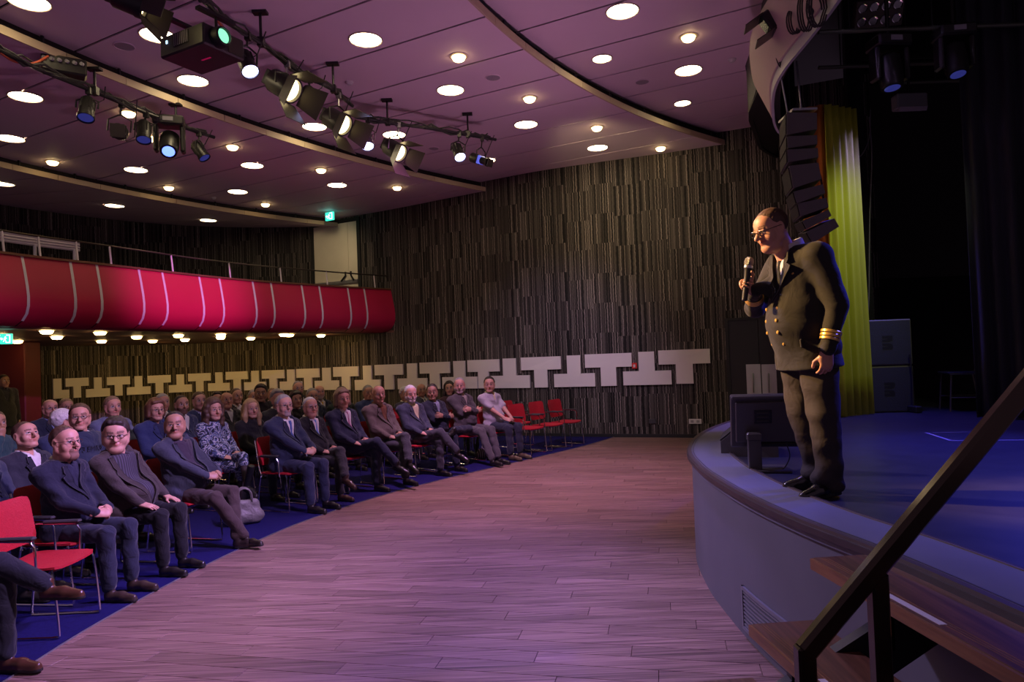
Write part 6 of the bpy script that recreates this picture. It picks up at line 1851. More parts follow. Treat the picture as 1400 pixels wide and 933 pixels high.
def facing_at(x, y):
    """rows face the stage: across the carpet edge"""
    best = min(range(1, len(CARPET) - 1), key=lambda i: (CARPET[i][0] - x) ** 2 + (CARPET[i][1] - y) ** 2)
    t = CARPET[best + 1] - CARPET[best - 1]; t = t / np.linalg.norm(t); return Vector((float(t[1]), float(-t[0]), 0))

# ================================================================== AUDIENCE
SPK = (1.7, 3.95); CAMXY = (0.0, 0.0)
def pattern_material():
    m = bpy.data.materials.new('patterned_dress'); m.use_nodes = True; nt = m.node_tree; b = nt.nodes['Principled BSDF']
    tc = nt.nodes.new('ShaderNodeTexCoord'); n = nt.nodes.new('ShaderNodeTexNoise'); n.inputs['Scale'].default_value = 9; n.inputs['Distortion'].default_value = 2.2; n.inputs['Detail'].default_value = 1
    r = nt.nodes.new('ShaderNodeValToRGB'); r.color_ramp.interpolation = 'CONSTANT'; e = r.color_ramp
    e.elements[0].position = 0; e.elements[0].color = (.012, .014, .03, 1); e.elements[1].position = .5; e.elements[1].color = (.42, .44, .50, 1)
    k = e.elements.new(.42); k.color = (.06, .09, .20, 1); k = e.elements.new(.56); k.color = (.015, .018, .04, 1); k = e.elements.new(.64); k.color = (.13, .17, .28, 1)
    nt.links.new(tc.outputs['Object'], n.inputs[0]); nt.links.new(n.outputs[0], r.inputs[0]); nt.links.new(r.outputs[0], b.inputs['Base Color']); b.inputs['Roughness'].default_value = .8
    return m
def pinstripe(name, c0, c1, sc):
    m = bpy.data.materials.new(name); m.use_nodes = True; nt = m.node_tree; b = nt.nodes['Principled BSDF']
    tc = nt.nodes.new('ShaderNodeTexCoord'); w = nt.nodes.new('ShaderNodeTexWave'); w.inputs['Scale'].default_value = sc; r = nt.nodes.new('ShaderNodeValToRGB')
    r.color_ramp.elements[0].position = .75; r.color_ramp.elements[0].color = (*c0, 1); r.color_ramp.elements[1].position = .9; r.color_ramp.elements[1].color = (*c1, 1)
    nt.links.new(tc.outputs['Object'], w.inputs[0]); nt.links.new(w.outputs[0], r.inputs[0]); nt.links.new(r.outputs[0], b.inputs['Base Color']); b.inputs['Roughness'].default_value = .8
    return m
NAVY = (.016, .020, .050); CHAR = (.022, .021, .026); BLACKC = (.011, .011, .014); BLUE_ = (.030, .060, .21); BROWN = (.085, .058, .042); LBLUE = (.16, .20, .42); GREYJ = (.10, .095, .10); DENIM = (.022, .030, .065)
PEOPLE = []
TOPS = {86: 583, 165: 571, 250: 562, 296: 546, 347: 546, 391: 540, 430: 543, 430.5: 531, 474: 532, 523: 526, 567: 527, 598: 525, 636: 516, 674: 515, 45: 577, 119: 552, 72: 545, 94: 545, 88: 562, 158: 542, 217: 546, 226: 538.5, 252: 540.5, 276: 536, 299: 536, 313: 535.5, 326: 531, 362: 526, 350: 533, 375: 531, 384: 533, 408: 535, 411: 521, 440: 526, 471: 528.5, 507: 527, 557: 530.5, 580: 524, 619: 521.5}      # crown rows measured in the photograph
def seat(label, px, Y, fig, dz=None, lookat=SPK, chair_arms=False, X=None, topz=None, face=None, **kw):
    """someone sitting where the sight line through picture column px meets depth Y; topz = wanted height of the crown"""
    if X is None: X = at_y(px, 540, Y).x
    f = face if face is not None else facing_at(X, Y)
    sc = 1.0
    ty = TOPS.get(px)
    if ty: topz = min(max(at_y(px, ty, Y).z, 1.25), 1.46)
    if topz: sc = topz / (1.120 + .248 * kw.get('hs', 1.12))
    # body sits a little behind its head
    x0, y0 = X - f.x * .02, Y - f.y * .02
    p = person(label, (x0, y0), f, fig, look=lookat, scale=sc, zoff=0.006, **kw)
    chair((x0 - f.x * .0, y0 - f.y * .0), f, 'red chair of the %s' % kw.get('short', label.split(' with ')[0].split(' in ')[0] + ' ' + str(len(PEOPLE))), chair_arms) if False else None
    PEOPLE.append((p, (x0, y0), f, label, chair_arms, sc))
    return p

# front row, near block
seat('man in a dark navy suit and glasses, hands clasped, beside the empty red chair', 86, 5.38, 'clasp', X=-3.52, near=True, hair='receding', haircol='brown', tone='pink', beard=3, glass=True, collar=True, jacket=NAVY, shirt=(.014, .016, .035), trousers=DENIM, shoes=(.05, .032, .022), chair_arms=True, hkw=dict(fat=.7), pitch=.05, topz=1.325)
seat('stout dark-haired man with glasses in an open brown jacket looking at the camera', 165, 5.98, 'thigh_b', X=-3.40, near=True, lookat=CAMXY, hair='thick', haircol='dark', tone='fair', glass=True, jacket=(.075, .055, .045), shirt=pinstripe('striped_dark_shirt', (.020, .018, .026), (.075, .065, .09), 14), trousers=BLACKC, hkw=dict(fat=1.0, w=1.06), pitch=-.08, topz=1.33, hs=1.24)
seat('stout man with dark moustache, grey-blue jacket and brown trousers, ankles crossed', 250, 6.72, 'ankle_b', X=-3.24, near=True, lookat=CAMXY, hair='receding', haircol='dark', tone='tan', beard=2, jacket=(.050, .060, .095), shirt=(.035, .025, .038), trousers=(.085, .05, .038), shoes=(.02, .013, .010), hkw=dict(fat=1.0, w=1.06), topz=1.33)
# second row, far block: two women
seat('woman with wavy brown hair in a blue and white patterned dress and black boots', 296, 8.55, 'woman', near=True, hair='wavy', haircol='brown', tone='fair', patt=pattern_material(), shirt=(.02, .02, .04), shoes=(.012, .012, .013), hkw=dict(w=.93, smile=1.5), topz=1.355, chair_arms=True)
seat('blonde woman with long hair in a dark sequined top, smiling', 347, 9.1, 'woman2', near=True, hair='long', haircol='blond', tone='fair', jacket=(.016, .016, .020), shirt=(.02, .02, .02), trousers=(.03, .04, .08), hkw=dict(w=.93, smile=1.5), topz=1.34)
# front row, far block
seat('grey-haired man with glasses in a navy suit and blue tie, end of row', 391, 8.32, 'clasp_b', near=True, hair='short', haircol='grey', tone='fair', beard=3, glass=True, jacket=(.028, .040, .105), trousers=(.03, .042, .11), tie=(.06, .10, .30), topz=1.365, chair_arms=True, pitch=.05)
seat('white-haired man with glasses in a charcoal suit and wide blue tie', 430, 8.88, 'cross', near=True, hair='receding', haircol='white', tone='pink', glass=True, jacket=CHAR, trousers=(.05, .045, .055), tie=(.12, .24, .55), shoes=(.06, .03, .02), topz=1.35, hkw=dict(fat=.6))
seat('man with long blond-grey hair in a navy suit and dusky pink tie', 474, 9.38, 'cross2', near=True, hair='bob', haircol='sandy', tone='pink', jacket=(.024, .032, .085), trousers=(.022, .03, .075), tie=(.34, .12, .22), topz=1.37, hkw=dict(nose=1.15))
seat('bald man in a light brown jacket over an orange-brown shirt, hands on his lap', 523, 9.9, 'cross', near=True, hair=None, haircol='sandy', tone='tan', jacket=(.16, .115, .085), shirt=(.12, .045, .015), trousers=(.06, .06, .075), topz=1.375)
seat('white-bearded man with white hair in a blue-grey jacket and cream shirt', 567, 10.45, 'cross2', near=True, hair='short', haircol='white', tone='pink', beard=1, jacket=(.055, .070, .12), shirt=(.55, .48, .28), trousers=(.07, .07, .09), topz=1.38)
seat('dark-haired man with folded arms in a black jacket, ankle resting on his knee', 598, 10.95, 'fig4', near=True, hair='short', haircol='dark', tone='olive', lookat=CAMXY, jacket=(.022, .028, .055), shirt=(.22, .24, .30), trousers=DENIM, topz=1.375)
seat('grey-haired bearded man with folded arms in a grey-brown jacket, legs stretched out', 636, 11.45, 'armsx', near=True, hair='crop', haircol='grey', tone='pink', beard=1, lookat=CAMXY, jacket=(.11, .095, .095), shirt=(.30, .27, .22), trousers=(.13, .12, .12), topz=1.40)
seat('young dark-haired man in a white polo shirt and jeans at the end of the row', 674, 11.85, 'polo', near=True, hair='short', haircol='dark', tone='fair', lookat=CAMXY, jacket=(.60, .58, .60), shirt=(.60, .55, .30), trousers=(.035, .045, .08), shoes=(.10, .075, .04), topz=1.40)
# rows behind, left block
seat('balding man in a dark suit and open white shirt looking up, behind the navy-suited man', 45, 6.1, 'rear', near=True, hair='crop', haircol='brown', tone='pink', jacket=(.030, .034, .058), trousers=NAVY, pitch=.28, topz=1.325)
premium = seat('man with glasses in a blue sweater with dark lettering across the chest', 119, 7.0, 'rear_sw', near=True, hair='short', haircol='brown', tone='pink', glass=True, collar=True, jacket=(.030, .050, .115), trousers=DENIM, topz=1.40, lookat=CAMXY, pitch=.05)
seat('balding man with glasses in a navy body warmer, back row left', 72, 9.5, 'rear', hair='bald', haircol='brown', tone='pink', glass=True, beard=3, jacket=(.022, .034, .085), shirt=(.18, .22, .42), topz=1.40)
seat('fair-haired man with glasses, back row left, beside the body-warmer man', 94, 10.5, 'rear', hair='short', haircol='sandy', tone='pink', glass=True, jacket=(.06, .055, .06), topz=1.40)
seat('person with curly grey hair turned away, in front of the body-warmer man', 88, 7.9, 'rear_b', hair='curly', haircol='white', tone='pink', jacket=(.03, .05, .16), topz=1.29, yaw=1.15)
seat('man in a pale blue jacket with short fair hair, alone near the left', 158, 9.0, 'rear_b', hair='short', haircol='sandy', tone='pink', jacket=(.15, .19, .40), shirt=(.10, .12, .25), topz=1.40)
seat('person with bobbed red-brown hair and glasses in a bright blue jacket', 217, 8.6, 'rear', near=True, hair='bob', haircol='redbrown', tone='fair', glass=True, jacket=(.024, .048, .20), shirt=(.02, .025, .06), topz=1.375, hkw=dict(w=.95))
seat('grey-haired person mostly hidden behind the bobbed person in bright blue', 226, 10.4, 'rear', hair='short', haircol='grey', tone='pink', jacket=(.03, .05, .12), topz=1.40)
seat('balding man with a dark beard in a blue jacket', 252, 9.6, 'rear', hair='crop', haircol='dark', tone='tan', beard=1, jacket=(.04, .06, .17), topz=1.37)
seat('short-haired man in a blue suit and pale blue shirt between beard and waves', 276, 10.2, 'rear', hair='short', haircol='brown', tone='fair', jacket=(.026, .046, .15), shirt=(.34, .36, .52), topz=1.40)
seat('dark-haired person hidden behind the woman in the patterned dress', 299, 12.6, 'rear', hair='thick', haircol='dark', tone='fair', jacket=(.03, .03, .04), topz=1.39)
seat('bald smiling man in a grey jacket behind the blonde woman', 313, 10.8, 'rear', hair='bald', haircol='brown', tone='pink', jacket=(.07, .065, .08), topz=1.37, hkw=dict(fat=.8))
seat('short-haired man in a pale shirt and dark jacket, further back', 326, 11.6, 'rear', hair='crop', haircol='brown', tone='fair', jacket=(.04, .04, .05), topz=1.40, lookat=(2, 6))
seat('dark-haired man in a dark plum shirt sitting tall', 362, 10.9, 'rear_sw', near=True, hair='thick', haircol='dark', tone='tan', jacket=(.028, .016, .028), shirt=(.03, .02, .03), topz=1.43, lookat=CAMXY)
seat('grey-haired person half hidden left of the plum-shirted man', 350, 12.2, 'rear', hair='short', haircol='grey', tone='pink', jacket=(.05, .05, .07), topz=1.40)
seat('fair-haired man in blue half hidden right of the plum-shirted man', 375, 13.3, 'rear_sw', hair='short', haircol='sandy', tone='pink', jacket=(.03, .06, .20), topz=1.41)
seat('person with thick grey hair directly behind the grey-haired navy-suited man', 384, 9.9, 'rear', hair='thick', haircol='grey', tone='pink', jacket=(.04, .04, .05), topz=1.40)
seat('dark-haired smiling woman in a dark top, further back', 408, 10.6, 'woman2', hair='bob', haircol='dark', tone='fair', jacket=(.03, .022, .03), topz=1.37, hkw=dict(w=.94, smile=1.5))
seat('tall man with glasses and receding grey hair in the last row', 411, 12.9, 'rear', hair='receding', haircol='grey', tone='pink', glass=True, jacket=(.07, .05, .06), topz=1.435)
seat('grey-haired man with glasses in a blue jacket behind the charcoal suit', 430.5, 11.3, 'rear', hair='short', haircol='grey', tone='pink', glass=True, jacket=(.03, .045, .13), topz=1.40)
seat('bald man with a beard, white shirt and yellow tie, last row', 440, 12.2, 'rear', hair=None, haircol='grey', tone='pink', beard=1, jacket=(.025, .035, .08), tie=(.62, .40, .03), topz=1.42)
seat('dark-haired person in dark green behind the man with long hair', 471, 11.4, 'rear_sw', hair='short', haircol='dark', tone='fair', jacket=(.018, .045, .040), topz=1.40)
seat('grey-haired man in a bright blue sweater behind the bald man', 507, 11.95, 'rear_sw', near=True, hair='short', haircol='grey', tone='pink', jacket=(.05, .09, .30), topz=1.41)
seat('woman with curly white hair behind the white-bearded man', 557, 12.3, 'woman2', hair='curly', haircol='white', tone='pink', jacket=(.10, .09, .14), topz=1.40)
seat('bald man in a white collar and dark tie, last row right', 580, 12.9, 'rear', hair=None, haircol='grey', tone='pink', jacket=(.10, .11, .17), tie=(.05, .05, .05), topz=1.43)
seat('dark-haired woman behind the two men with folded arms', 619, 12.6, 'woman2', hair='long', haircol='dark', tone='fair', jacket=(.10, .045, .045), topz=1.42, lookat=CAMXY, hkw=dict(w=.93))
# people cut by the left edge
seat('person resting chin on a hand in teal and navy, cut by the left edge', -4, 7.5, 'chin', hair='short', haircol='brown', tone='tan', jacket=(.02, .10, .13), trousers=(.02, .03, .07), topz=1.36)
seat('person in a blue-grey jacket at the left edge beside the empty red chair', -22, 5.45, 'rear', hair='short', haircol='brown', tone='fair', jacket=(.035, .05, .10), trousers=(.03, .04, .09), topz=1.34)
seat('person at the bottom left edge, crossed leg with a brown leather shoe', -112, 4.05, 'cross_hi', X=-3.50, hair='short', haircol='brown', tone='fair', jacket=(.02, .02, .03), trousers=(.016, .018, .03), shoes=(.075, .028, .014), topz=1.35, face=Vector((.98, -.1, 0)))

for k, (p, pos, f, label, arms, sc) in enumerate(PEOPLE):
    short = label.split(', ')[0]
    lab = 'red chair under the ' + short
    w = lab.split()
    if len(w) > 16: lab = ' '.join(w[:16])
    while lab.split()[-1] in ('a', 'and', 'the', 'with', 'in', 'of', 'on', 'at', 'or'): lab = ' '.join(lab.split()[:-1])
    chair(pos, f, lab, arms, group='occupied red chairs')
# empty chairs
chair((-3.28, 4.74), Vector((.99, .02, 0)), 'empty red chair with chrome sled legs at the lower left', True, group='empty red chairs')
for (x, y, lab) in [(.22, 12.22, 'empty red chair beside the young man in the white polo shirt'), (.60, 12.68, 'empty red chair, middle of the three at the front row end'), (.98, 13.10, 'empty red chair at the far right end of the front row'), (.02, 13.2, 'empty red chair in the second row behind the front row end'), (-1.92, 11.3, 'empty red chair in the gap behind the bald man'), (-4.9, 6.6, 'empty red chair glimpsed behind the balding man looking up'), (-5.9, 8.3, 'empty red chair glimpsed between the rear rows at left')]:
    chair((x, y), facing_at(x, y), lab, y > 12, group='empty red chairs')

# lettering on the blue sweater
d = get_fig('rear_sw'); lo, hh, DF = d['front']
cu = bpy.data.curves.new('lettering', 'FONT'); cu.body = 'PREMIUM'; cu.size = .075; cu.align_x = 'CENTER'; cu.resolution_u = 2
to = bpy.data.objects.new('lettering_tmp', cu); COL.objects.link(to); bpy.context.view_layer.update()
me = bpy.data.meshes.new_from_object(to.evaluated_get(bpy.context.evaluated_depsgraph_get())); bpy.data.objects.remove(to)
bm = bmesh.new(); bm.from_mesh(me); bmesh.ops.triangulate(bm, faces=bm.faces)
bmesh.ops.subdivide_edges(bm, edges=[e for e in bm.edges if e.calc_length() > .02], cuts=2)
sx = .31 / (max(v.co.x for v in bm.verts) - min(v.co.x for v in bm.verts))
for v in bm.verts:
    x = v.co.x * sx; z = .915 + v.co.y
    i = min(max(int(round((-x - lo[0]) / hh)), 0), DF.shape[0] - 1); k = min(max(int(round((z - lo[2]) / hh)), 0), DF.shape[1] - 1)
    v.co = (-x, max(float(DF[i, k]), -.05) + .010, z)
bm.to_mesh(me); bm.free()
me.materials.append(mat('dark_print', (.006, .007, .012), .8)); o = bpy.data.objects.new('chest_lettering', me); link(o, premium); o['label'] = 'dark lettering on the sweater chest'

# standing dark figure by the pillar at the far left
# (built from the same parts as the speaker below)

# ---------------------------------------------------------------- handbag on the carpet
c = at_z(342, 705, 0.006); c = Vector((-3.02, 7.55, .006))
bag = empty('handbag', c, .5); tag(bag, 'grey leather handbag with handles standing on the carpet in the aisle', 'bag')
M_BAG = mat('bag_leather', (.17, .155, .14), .5, noise=(14, .3), bump=(20, .4))
f = Field((-.24, -.14, -.02), (.24, .14, .34), .012); f.rc((-.13, 0, .09), (.13, 0, .09), .085, .085, 0, sq=(1, .75)); f.rc((-.11, 0, .22), (.11, 0, .22), .055, .055, .06, sq=(1, .6)); f.fn(lambda D, X, Y, Z: np.maximum(D, -Z + 0 * X + 0 * Y) + .004 * np.sin(40 * X + 25 * Z) * np.sin(31 * Z))
V, F, L = f.mesh(); link(bpy.data.objects.new('bag_body', np_mesh('bag_body', V, F, None, [M_BAG])), bag)
for s in (-1, 1): mb = MB(); mb.tube(catmull([(-.09, s * .03, .25), (-.07, s * .04, .36), (0, s * .045, .40), (.07, s * .04, .36), (.09, s * .03, .25)], 4), .010, 6); mb.build('bag_handle', M_BAG, bag, smooth=True)
mb = MB(); mb.tube([(-.13, 0, .262), (.13, 0, .262)], .007, 6); mb.build('zip', M_STEEL, bag, smooth=True)
# second bag under the chairs of the far block
f2_ = empty('handbag', (-.52, 11.75, .006), .4); tag(f2_, 'dark striped bag on the carpet under the far chairs', 'bag')
f = Field((-.22, -.12, -.02), (.22, .12, .26), .014); f.rc((-.12, 0, .07), (.12, 0, .07), .068, .068, 0); f.rc((-.08, 0, .14), (.08, 0, .14), .05, .05, .05); f.fn(lambda D, X, Y, Z: np.maximum(D, -Z + 0 * X + 0 * Y)); V, F, L = f.mesh()
link(bpy.data.objects.new('bag_body', np_mesh('bag_body', V, F, None, [pinstripe('bag_stripes', (.03, .02, .03), (.30, .22, .28), 9)])), f2_)
mb = MB(); mb.tube(catmull([(-.07, 0, .17), (-.04, .02, .24), (.04, .02, .24), (.07, 0, .17)], 4), .008, 5); mb.build('bag_handle', M_BAG, f2_, smooth=True)
# rear carpet edge block: nothing more

# ================================================================== STANDING FIGURES
def standing(hv, arms, belly=.6, girth=1.0, vz=1.17, uniform=True, jz=.74, lean=0.0, headf=.05):
    out = {}; g = girth
    SH = [np.array((s * .205 * g, .0 + lean * .5, 1.385)) for s in (1, -1)]; neck = np.array((0, .025 + lean * .6, 1.452))
    A = []
    for s, sh, ar in zip((1, -1), SH, arms):
        el, wr = ik(sh, ar['wrist'], .30, .265, ar.get('hint', (s * .6, -.6, -.3))); A.append((sh, el, wr, ar))
    def torso(f, dr):
        sy = (1, .78)
        f.rc((0, .015, jz + .12), (0, .03, 1.02), .198 * g + dr, .188 * g + dr, 0, 0, sy); f.rc((0, .03, 1.02), (0, .01, 1.31), .188 * g + dr, .172 * g + dr, .05, 0, sy)
        f.ell((0, .065, 1.02), (.16 * g + dr, .115 + .04 * belly + dr, .20 + dr), .07)
        for sh in SH: f.rc((sh[0] * .4, sh[1], sh[2] - .015), (sh[0] * .86, sh[1], sh[2] - .012), .098 + dr, .074 + dr, .05)
        f.rc((0, .005, 1.36), (0, neck[1] - .012, 1.44), .09 + dr, .066 + dr, .05)
    f = Field((-.52, -.36, jz - .06), (.52, .62, 1.54), hv); torso(f, .012)
    f.rc((-.06, .015, jz + .02), (.06, .015, jz + .02), .165 * g, .165 * g, .06, 0, (1, .85))
    f.rc((-.06, .015, jz - .05), (.06, .015, jz - .05), .168 * g, .168 * g, .04, 0, (1, .85))
    for (sh, el, wr, ar) in A: f.rc(sh, el, .076, .064, .035); f.rc(el, el + (wr - el) * .96, .062, .043, .015)
    f.fn(lambda D, X, Y, Z: D + .0022 * np.sin(26 * Z + 20 * Y + 9 * X) * np.sin(17 * X - 19 * Z + 12 * Y) + .0012 * np.sin(53 * Z - 33 * X + 28 * Y))
    def vcut(D, X, Y, Z):
        D = np.maximum(D, jz - Z + 0 * X + 0 * Y)
        D = np.maximum(D, (Z - 1.468) - .12 * np.maximum(neck[1] - Y, 0))
        wv = np.maximum(Z - vz, 0) * .23; yc = .03; xo = X + .012
        d = np.maximum(np.maximum(np.abs(xo) - wv, yc - Y), vz - Z)
        lap = np.abs(xo) - wv; D = D - .009 * np.clip(1 - np.abs(lap - .036) / .034, 0, 1) * (Y > yc) * (Z > vz - .02) * (Z < 1.43)
        D = np.maximum(D, -d)
        if uniform: D = D + .005 * np.exp(-((X - .095 - .0 * Z) / .008) ** 2) * (Y > yc) * (Z <= vz + .02)
        # gap under hanging arms is kept by the small blend
        return D
    f.fn(vcut)
    ins = f.D < 0; j = ins.shape[1] - 1 - np.argmax(ins[:, ::-1, :], axis=1); out['front'] = (f.lo, f.h, np.where(ins.any(axis=1), f.ax[1][j], -9))
    V, F, L = f.mesh(); out['jacket'] = (relax(V, F, 1, .3), F)
    f2 = Field((-.2, -.2, 1.05), (.2, .30, 1.54), .007); torso(f2, -.008); f2.fn(lambda D, X, Y, Z: np.maximum(D, np.maximum(1.08 - Z, Z - 1.46)))
    c0 = np.array((0, neck[1] + .002, 1.435)); f2.rc(c0, c0 + np.array((0, .012, .065)), .082, .074, .004)
    f2.fn(lambda D, X, Y, Z: np.maximum(D, np.where(Z > 1.42, Z - 1.500 - .34 * (neck[1] - Y) - 0 * X, -1)))
    f2.fn(lambda D, X, Y, Z: np.maximum(D, -np.maximum(np.abs(X) - np.maximum(Z - 1.435, 0) * .55, np.maximum(neck[1] - Y, 1.43 - Z))))
    ins = f2.D < 0; j = ins.shape[1] - 1 - np.argmax(ins[:, ::-1, :], axis=1); out['front_shirt'] = (f2.lo, f2.h, np.where(ins.any(axis=1), f2.ax[1][j], -9))
    V, F, L = f2.mesh(); out['shirt'] = (V, F)
    f3 = Field((-.34, -.3, .01), (.34, .36, 1.0), hv)
    f3.rc((-.07, .01, .86), (.07, .01, .86), .155, .155, 0, sq=(1, .9))
    ank = []
    for s in (1, -1):
        hip = np.array((s * .088, .01, .86)); kn = np.array((s * .105, .03, .48)); an = np.array((s * .10, -.01 - .035 * s, .09))
        f3.rc(hip, kn, .112, .090, .02); f3.rc(kn, np.array((an[0], an[1] + .005, .075)), .090, .072, .012); ank.append(an)
        f3.ell((an[0], an[1] + .05, .10), (.075, .075, .05), .03)
    f3.fn(lambda D, X, Y, Z: np.maximum(D + .006 * np.sin(24 * Z + 17 * Y + 9 * X) * np.sin(21 * X - 15 * Z) + .004 * np.sin(47 * Z + 20 * X) * (Z < .35), .022 - Z))
    V, F, L = f3.mesh(); out['trousers'] = (relax(V, F, 1, .3), F)
    V0, F0, L0 = shoe('shoe'); out['shoes'] = [((V0 + np.array((0, .05, -.09))) @ frame_from((s * .18, 1, 0), (0, 0, 1)).T + an, F0, L0) for s, an in zip((1, -1), ank)]
    f4 = Field((-.5, -.3, .03), (.5, .6, 1.52), .022)
    f4.rc((0, .01, .9), (0, 0, 1.3), .12, .12, 0, sq=(1, .7)); f4.rc(SH[0] * .8 + np.array((0, 0, .27)), SH[1] * .8 + np.array((0, 0, .27)), .05, .05, .04); f4.rc((0, 0, 1.36), neck + np.array((0, 0, .02)), .06, .054, .03)
    for sh, el, wr, ar in A: f4.rc(sh, el, .044, .038, .03); f4.rc(el, wr, .038, .03, .02)
    for s, an in zip((1, -1), ank): f4.rc((s * .09, .01, .86), (s * .105, .03, .48), .07, .05, .03); f4.rc((s * .105, .03, .48), an, .05, .04, .02)
    V, F, L = f4.mesh(); parts = [(V, F, np.zeros(len(F), int))]
    for (sh, el, wr, ar), s in zip(A, (1, -1)):
        fd = ar.get('fdir'); fd = (wr - el) if fd is None else np.array(fd); V, F = place_hand(ar.get('hand', 'relax'), s, wr, fd, ar.get('back', (0, 0, 1))); parts.append((V, F, np.zeros(len(F), int)))
    out['parts'] = parts; out['neck'] = neck; out['arms'] = A
    return out
def stand_person(d, loc, face, label, yaw, pitch, hair, haircol, tone, glass, mats, hkw, h, sc=1.0, group=None, tilt=0.0, headoff=(0, 0, 0)):
    face = Vector((face[0], face[1], 0)).normalized(); rz = math.atan2(-face.x, face.y)
    me0 = bpy.data.meshes.new('tmp'); body = bpy.data.objects.new('person', me0); body.location = loc; body.rotation_euler = (0, 0, rz); body.scale = (sc,) * 3; link(body); tag(body, label, 'person', group)
    bc = HAIRCOL[haircol]; hm = mat('hair_' + haircol, bc, .55, noise=(60, .35), bump=(70, .5)); parts = list(d['parts'])
    fr = add_head(parts, body, d['neck'] + np.array(headoff), yaw, pitch, h, hair, hm, hkw, glass, tilt)
    n = 0; VV = []; FF = []; LL = []
    for V, F, L in parts: VV.append(V); FF.append(F + n); LL.append(L); n += len(V)
    body.data = np_mesh('person', np.concatenate(VV), np.concatenate(FF), np.concatenate(LL), skin_mats(tone, bc)); bpy.data.meshes.remove(me0)
    for nm in ('jacket', 'shirt', 'trousers'):
        V, F = d[nm]; link(bpy.data.objects.new(nm, np_mesh(nm, V, F, None, [mats[nm]])), body)
    for V, F, L in d['shoes']: link(bpy.data.objects.new('shoe', np_mesh('shoe', V, F, np.maximum(face_lab(F, L) - 1, 0), [mats['shoe'], mat('shoe_sole', (.012, .011, .011), .7)])), body)
    return body, fr

M_UNI = mat('uniform_black', (.020, .018, .017), .8, noise=(9, .12), bump=(8, .3), spec=.25, sheen=.1); M_UNIT = mat('uniform_trousers', (.038, .031, .030), .8, noise=(9, .12), bump=(7, .5), spec=.25); M_GOLD = mat('gold_braid', (.75, .48, .12), .35, .6); M_SHOEB = mat('polished_black_shoe', (.012, .011, .011), .2, spec=.7)
SPD = standing(.0085, [arm((.075, .265, 1.235), 'grip', (-.05, .75, .55), (.85, .25, -.3), (.8, -.2, -.6)), arm((-.245, .05, .845), 'relax', (.05, .12, -1), (-1, .1, -.1), (-.3, -1, 0))], belly=.75, girth=.98, vz=1.17)
sp = at_z(1112, 676, DECK)
speaker, (HR, HP) = stand_person(SPD, (sp.x + .09, sp.y + .02, DECK + .012), (-.985, -.17), 'man in a black double-breasted naval uniform speaking into a microphone on stage', .10, -.22, 'crop', 'brown', 'pink', True, dict(jacket=M_UNI, shirt=M_SHIRTW, trousers=M_UNIT, shoe=M_SHOEB), dict(fat=.5, nose=1.1, w=1.0), .0042, 1.0, headoff=(0, .050, .006))
speaker.rotation_euler.x = math.radians(-5); bpy.context.view_layer.update()
tie_mesh(SPD['front_shirt'], 1.432, 1.12, .034, cloth('black_tie', (.010, .010, .011)), speaker)
for s_ in (1, -1):
    LV, LF = lapel_mesh(SPD, 1.17, .23, s_, 1.44, 1.05); LV[:, 0] -= .012; link(bpy.data.objects.new('lapel', np_mesh('lapel', LV, LF, None, [M_UNI])), speaker)
# buttons, stripes, badge, pocket flap
lo, hh, DF = SPD['front']
def uy(x, z):
    i = min(max(int(round((x - lo[0]) / hh)), 0), DF.shape[0] - 1); k = min(max(int(round((z - lo[2]) / hh)), 0), DF.shape[1] - 1); return float(DF[i, k])
for r_, z in enumerate((1.115, 1.045, .975, .905)):
    for x in (-.052, .062):
        xx = x + (.004 * r_ if x > 0 else -.002 * r_); mb = MB(); mb.lathe([(.0105, 0), (.0115, .003), (.009, .007), (.001, .009)], 12, Matrix.Rotation(math.radians(-90), 3, 'X')); y = uy(xx, z) + .0; mb.v = [(v[0] + xx, v[1] + y, v[2] + z) for v in mb.v]; mb.build('gold_button', M_GOLD, speaker, smooth=True)
def stripe(el, wr, t, w, r, a0=0.0, a1=2 * math.pi, nm='sleeve_stripe'):
    el = Vector(el); wr = Vector(wr); d_ = (wr - el).normalized(); c_ = el.lerp(wr, t); u = d_.orthogonal().normalized(); v_ = d_.cross(u); mb = MB(); n = 22
    for i in range(n + 1):
        a_ = a0 + (a1 - a0) * i / n; q = math.cos(a_) * u + math.sin(a_) * v_
        mb.v += [tuple(c_ + q * r - d_ * w / 2), tuple(c_ + q * (r + .0025) - d_ * w / 3), tuple(c_ + q * (r + .0025) + d_ * w / 3), tuple(c_ + q * r + d_ * w / 2)]
    for i in range(n):
        for k in range(3): mb.f.append((4 * i + k, 4 * i + k + 1, 4 * i + 5 + k, 4 * i + 4 + k)); mb.mi.append(0)
    o = mb.build(nm, M_GOLD, speaker, smooth=True); return o
for (sh, el, wr, ar) in SPD['arms']:
    for k in range(3): t = .60 + .075 * k; stripe(el, wr, t, .017, .062 + (.043 - .062) * t / .96 + .0045)
mb = MB(); mb.box((-.108, uy(-.108, 1.30) + .004, 1.30), (.045, .006, .010), Matrix.Rotation(.2, 3, 'Y'), bev=.002); mb.build('lapel_badge', M_GOLD, speaker)
mb = MB(); mb.box((-.15, uy(-.15, .90) + .001, .90), (.14, .012, .045), Matrix.Rotation(-.55, 3, 'Z') @ Matrix.Rotation(.06, 3, 'Y'), bev=.004); mb.build('pocket_flap', M_UNI, speaker)
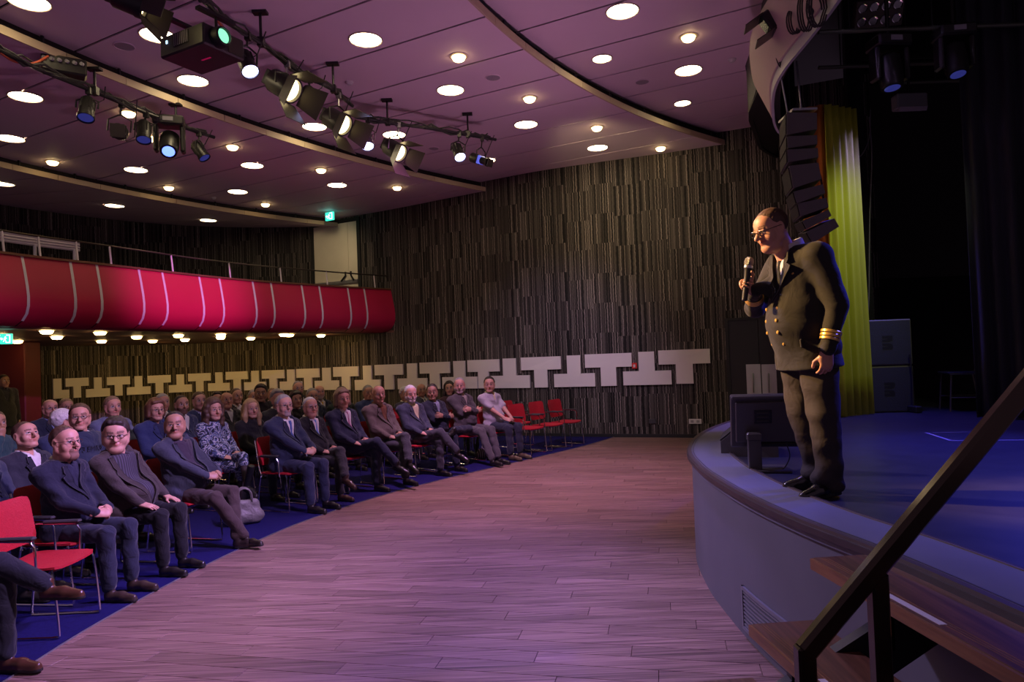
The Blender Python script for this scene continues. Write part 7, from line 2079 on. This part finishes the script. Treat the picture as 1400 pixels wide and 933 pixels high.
# microphone in his right hand (a thing of its own)
sh, el, wr, ar = SPD['arms'][0]; HF_ = frame_from(ar['fdir'], ar['back']); grip = wr + HF_ @ np.array((0, .082, -.034)); axis = -HF_[:, 0]
Mw = speaker.matrix_world.copy()
mic_c = Mw @ Vector(grip); mic_ax = (Mw.to_3x3() @ Vector(axis)).normalized()
mouth = Mw @ Vector(HP + HR @ np.array((0, .135, -.085)))
mic_ax = (mic_ax * .25 + Vector((0, 0, .6)) + (mouth - mic_c).normalized() * .4).normalized()
mic = empty('microphone', mic_c); tag(mic, 'black handheld microphone with grey mesh head in the uniformed man\'s hand', 'microphone')
Rm = mic_ax.to_track_quat('Z', 'Y').to_matrix()
mb = MB(); mb.lathe([(.012, -.115), (.0165, -.11), (.0185, .02), (.023, .075), (.025, .082)], 16, Rm); mb.build('handle', M_BLACKM, mic, smooth=True)
mb = MB(); mb.lathe([(.0245, .08), (.0262, .084), (.0262, .094), (.0245, .098)], 16, Rm); mb.build('collar_ring', M_STEEL, mic, smooth=True)
mb = MB(); mb.lathe([(.0235, .096), (.027, .11), (.0275, .122), (.024, .137), (.014, .148), (.001, .151)], 18, Rm); mb.build('mesh_head', mat('mic_mesh', (.32, .31, .28), .45, .7, bump=(500, .6)), mic, smooth=True)
mb = MB(); mb.box(Rm @ Vector((0, -.0185, .03)), (.008, .004, .02), Rm); mb.build('switch', M_GREYP, mic)

# dark standing figure at the far left under the balcony
STD = standing(.02, [arm((.26, .05, .85), 'relax', (0, .1, -1), (1, .1, 0), (.5, -1, 0)), arm((-.26, .05, .85), 'relax', (0, .1, -1), (-1, .1, 0), (-.5, -1, 0))], belly=.3, uniform=False)
pst = at_y(3, 560, 13.0)
stand_person(STD, (pst.x, pst.y, .006), (.9, -.4), 'dark-clothed person standing under the balcony at the far left edge', 0, 0, 'short', 'dark', 'tan', False, dict(jacket=cloth('dark_olive', (.03, .03, .02)), shirt=cloth('dark_shirt', (.03, .03, .03)), trousers=cloth('olive_trousers', (.06, .06, .035)), shoe=M_SHOEB), dict(), .009, 1.02)
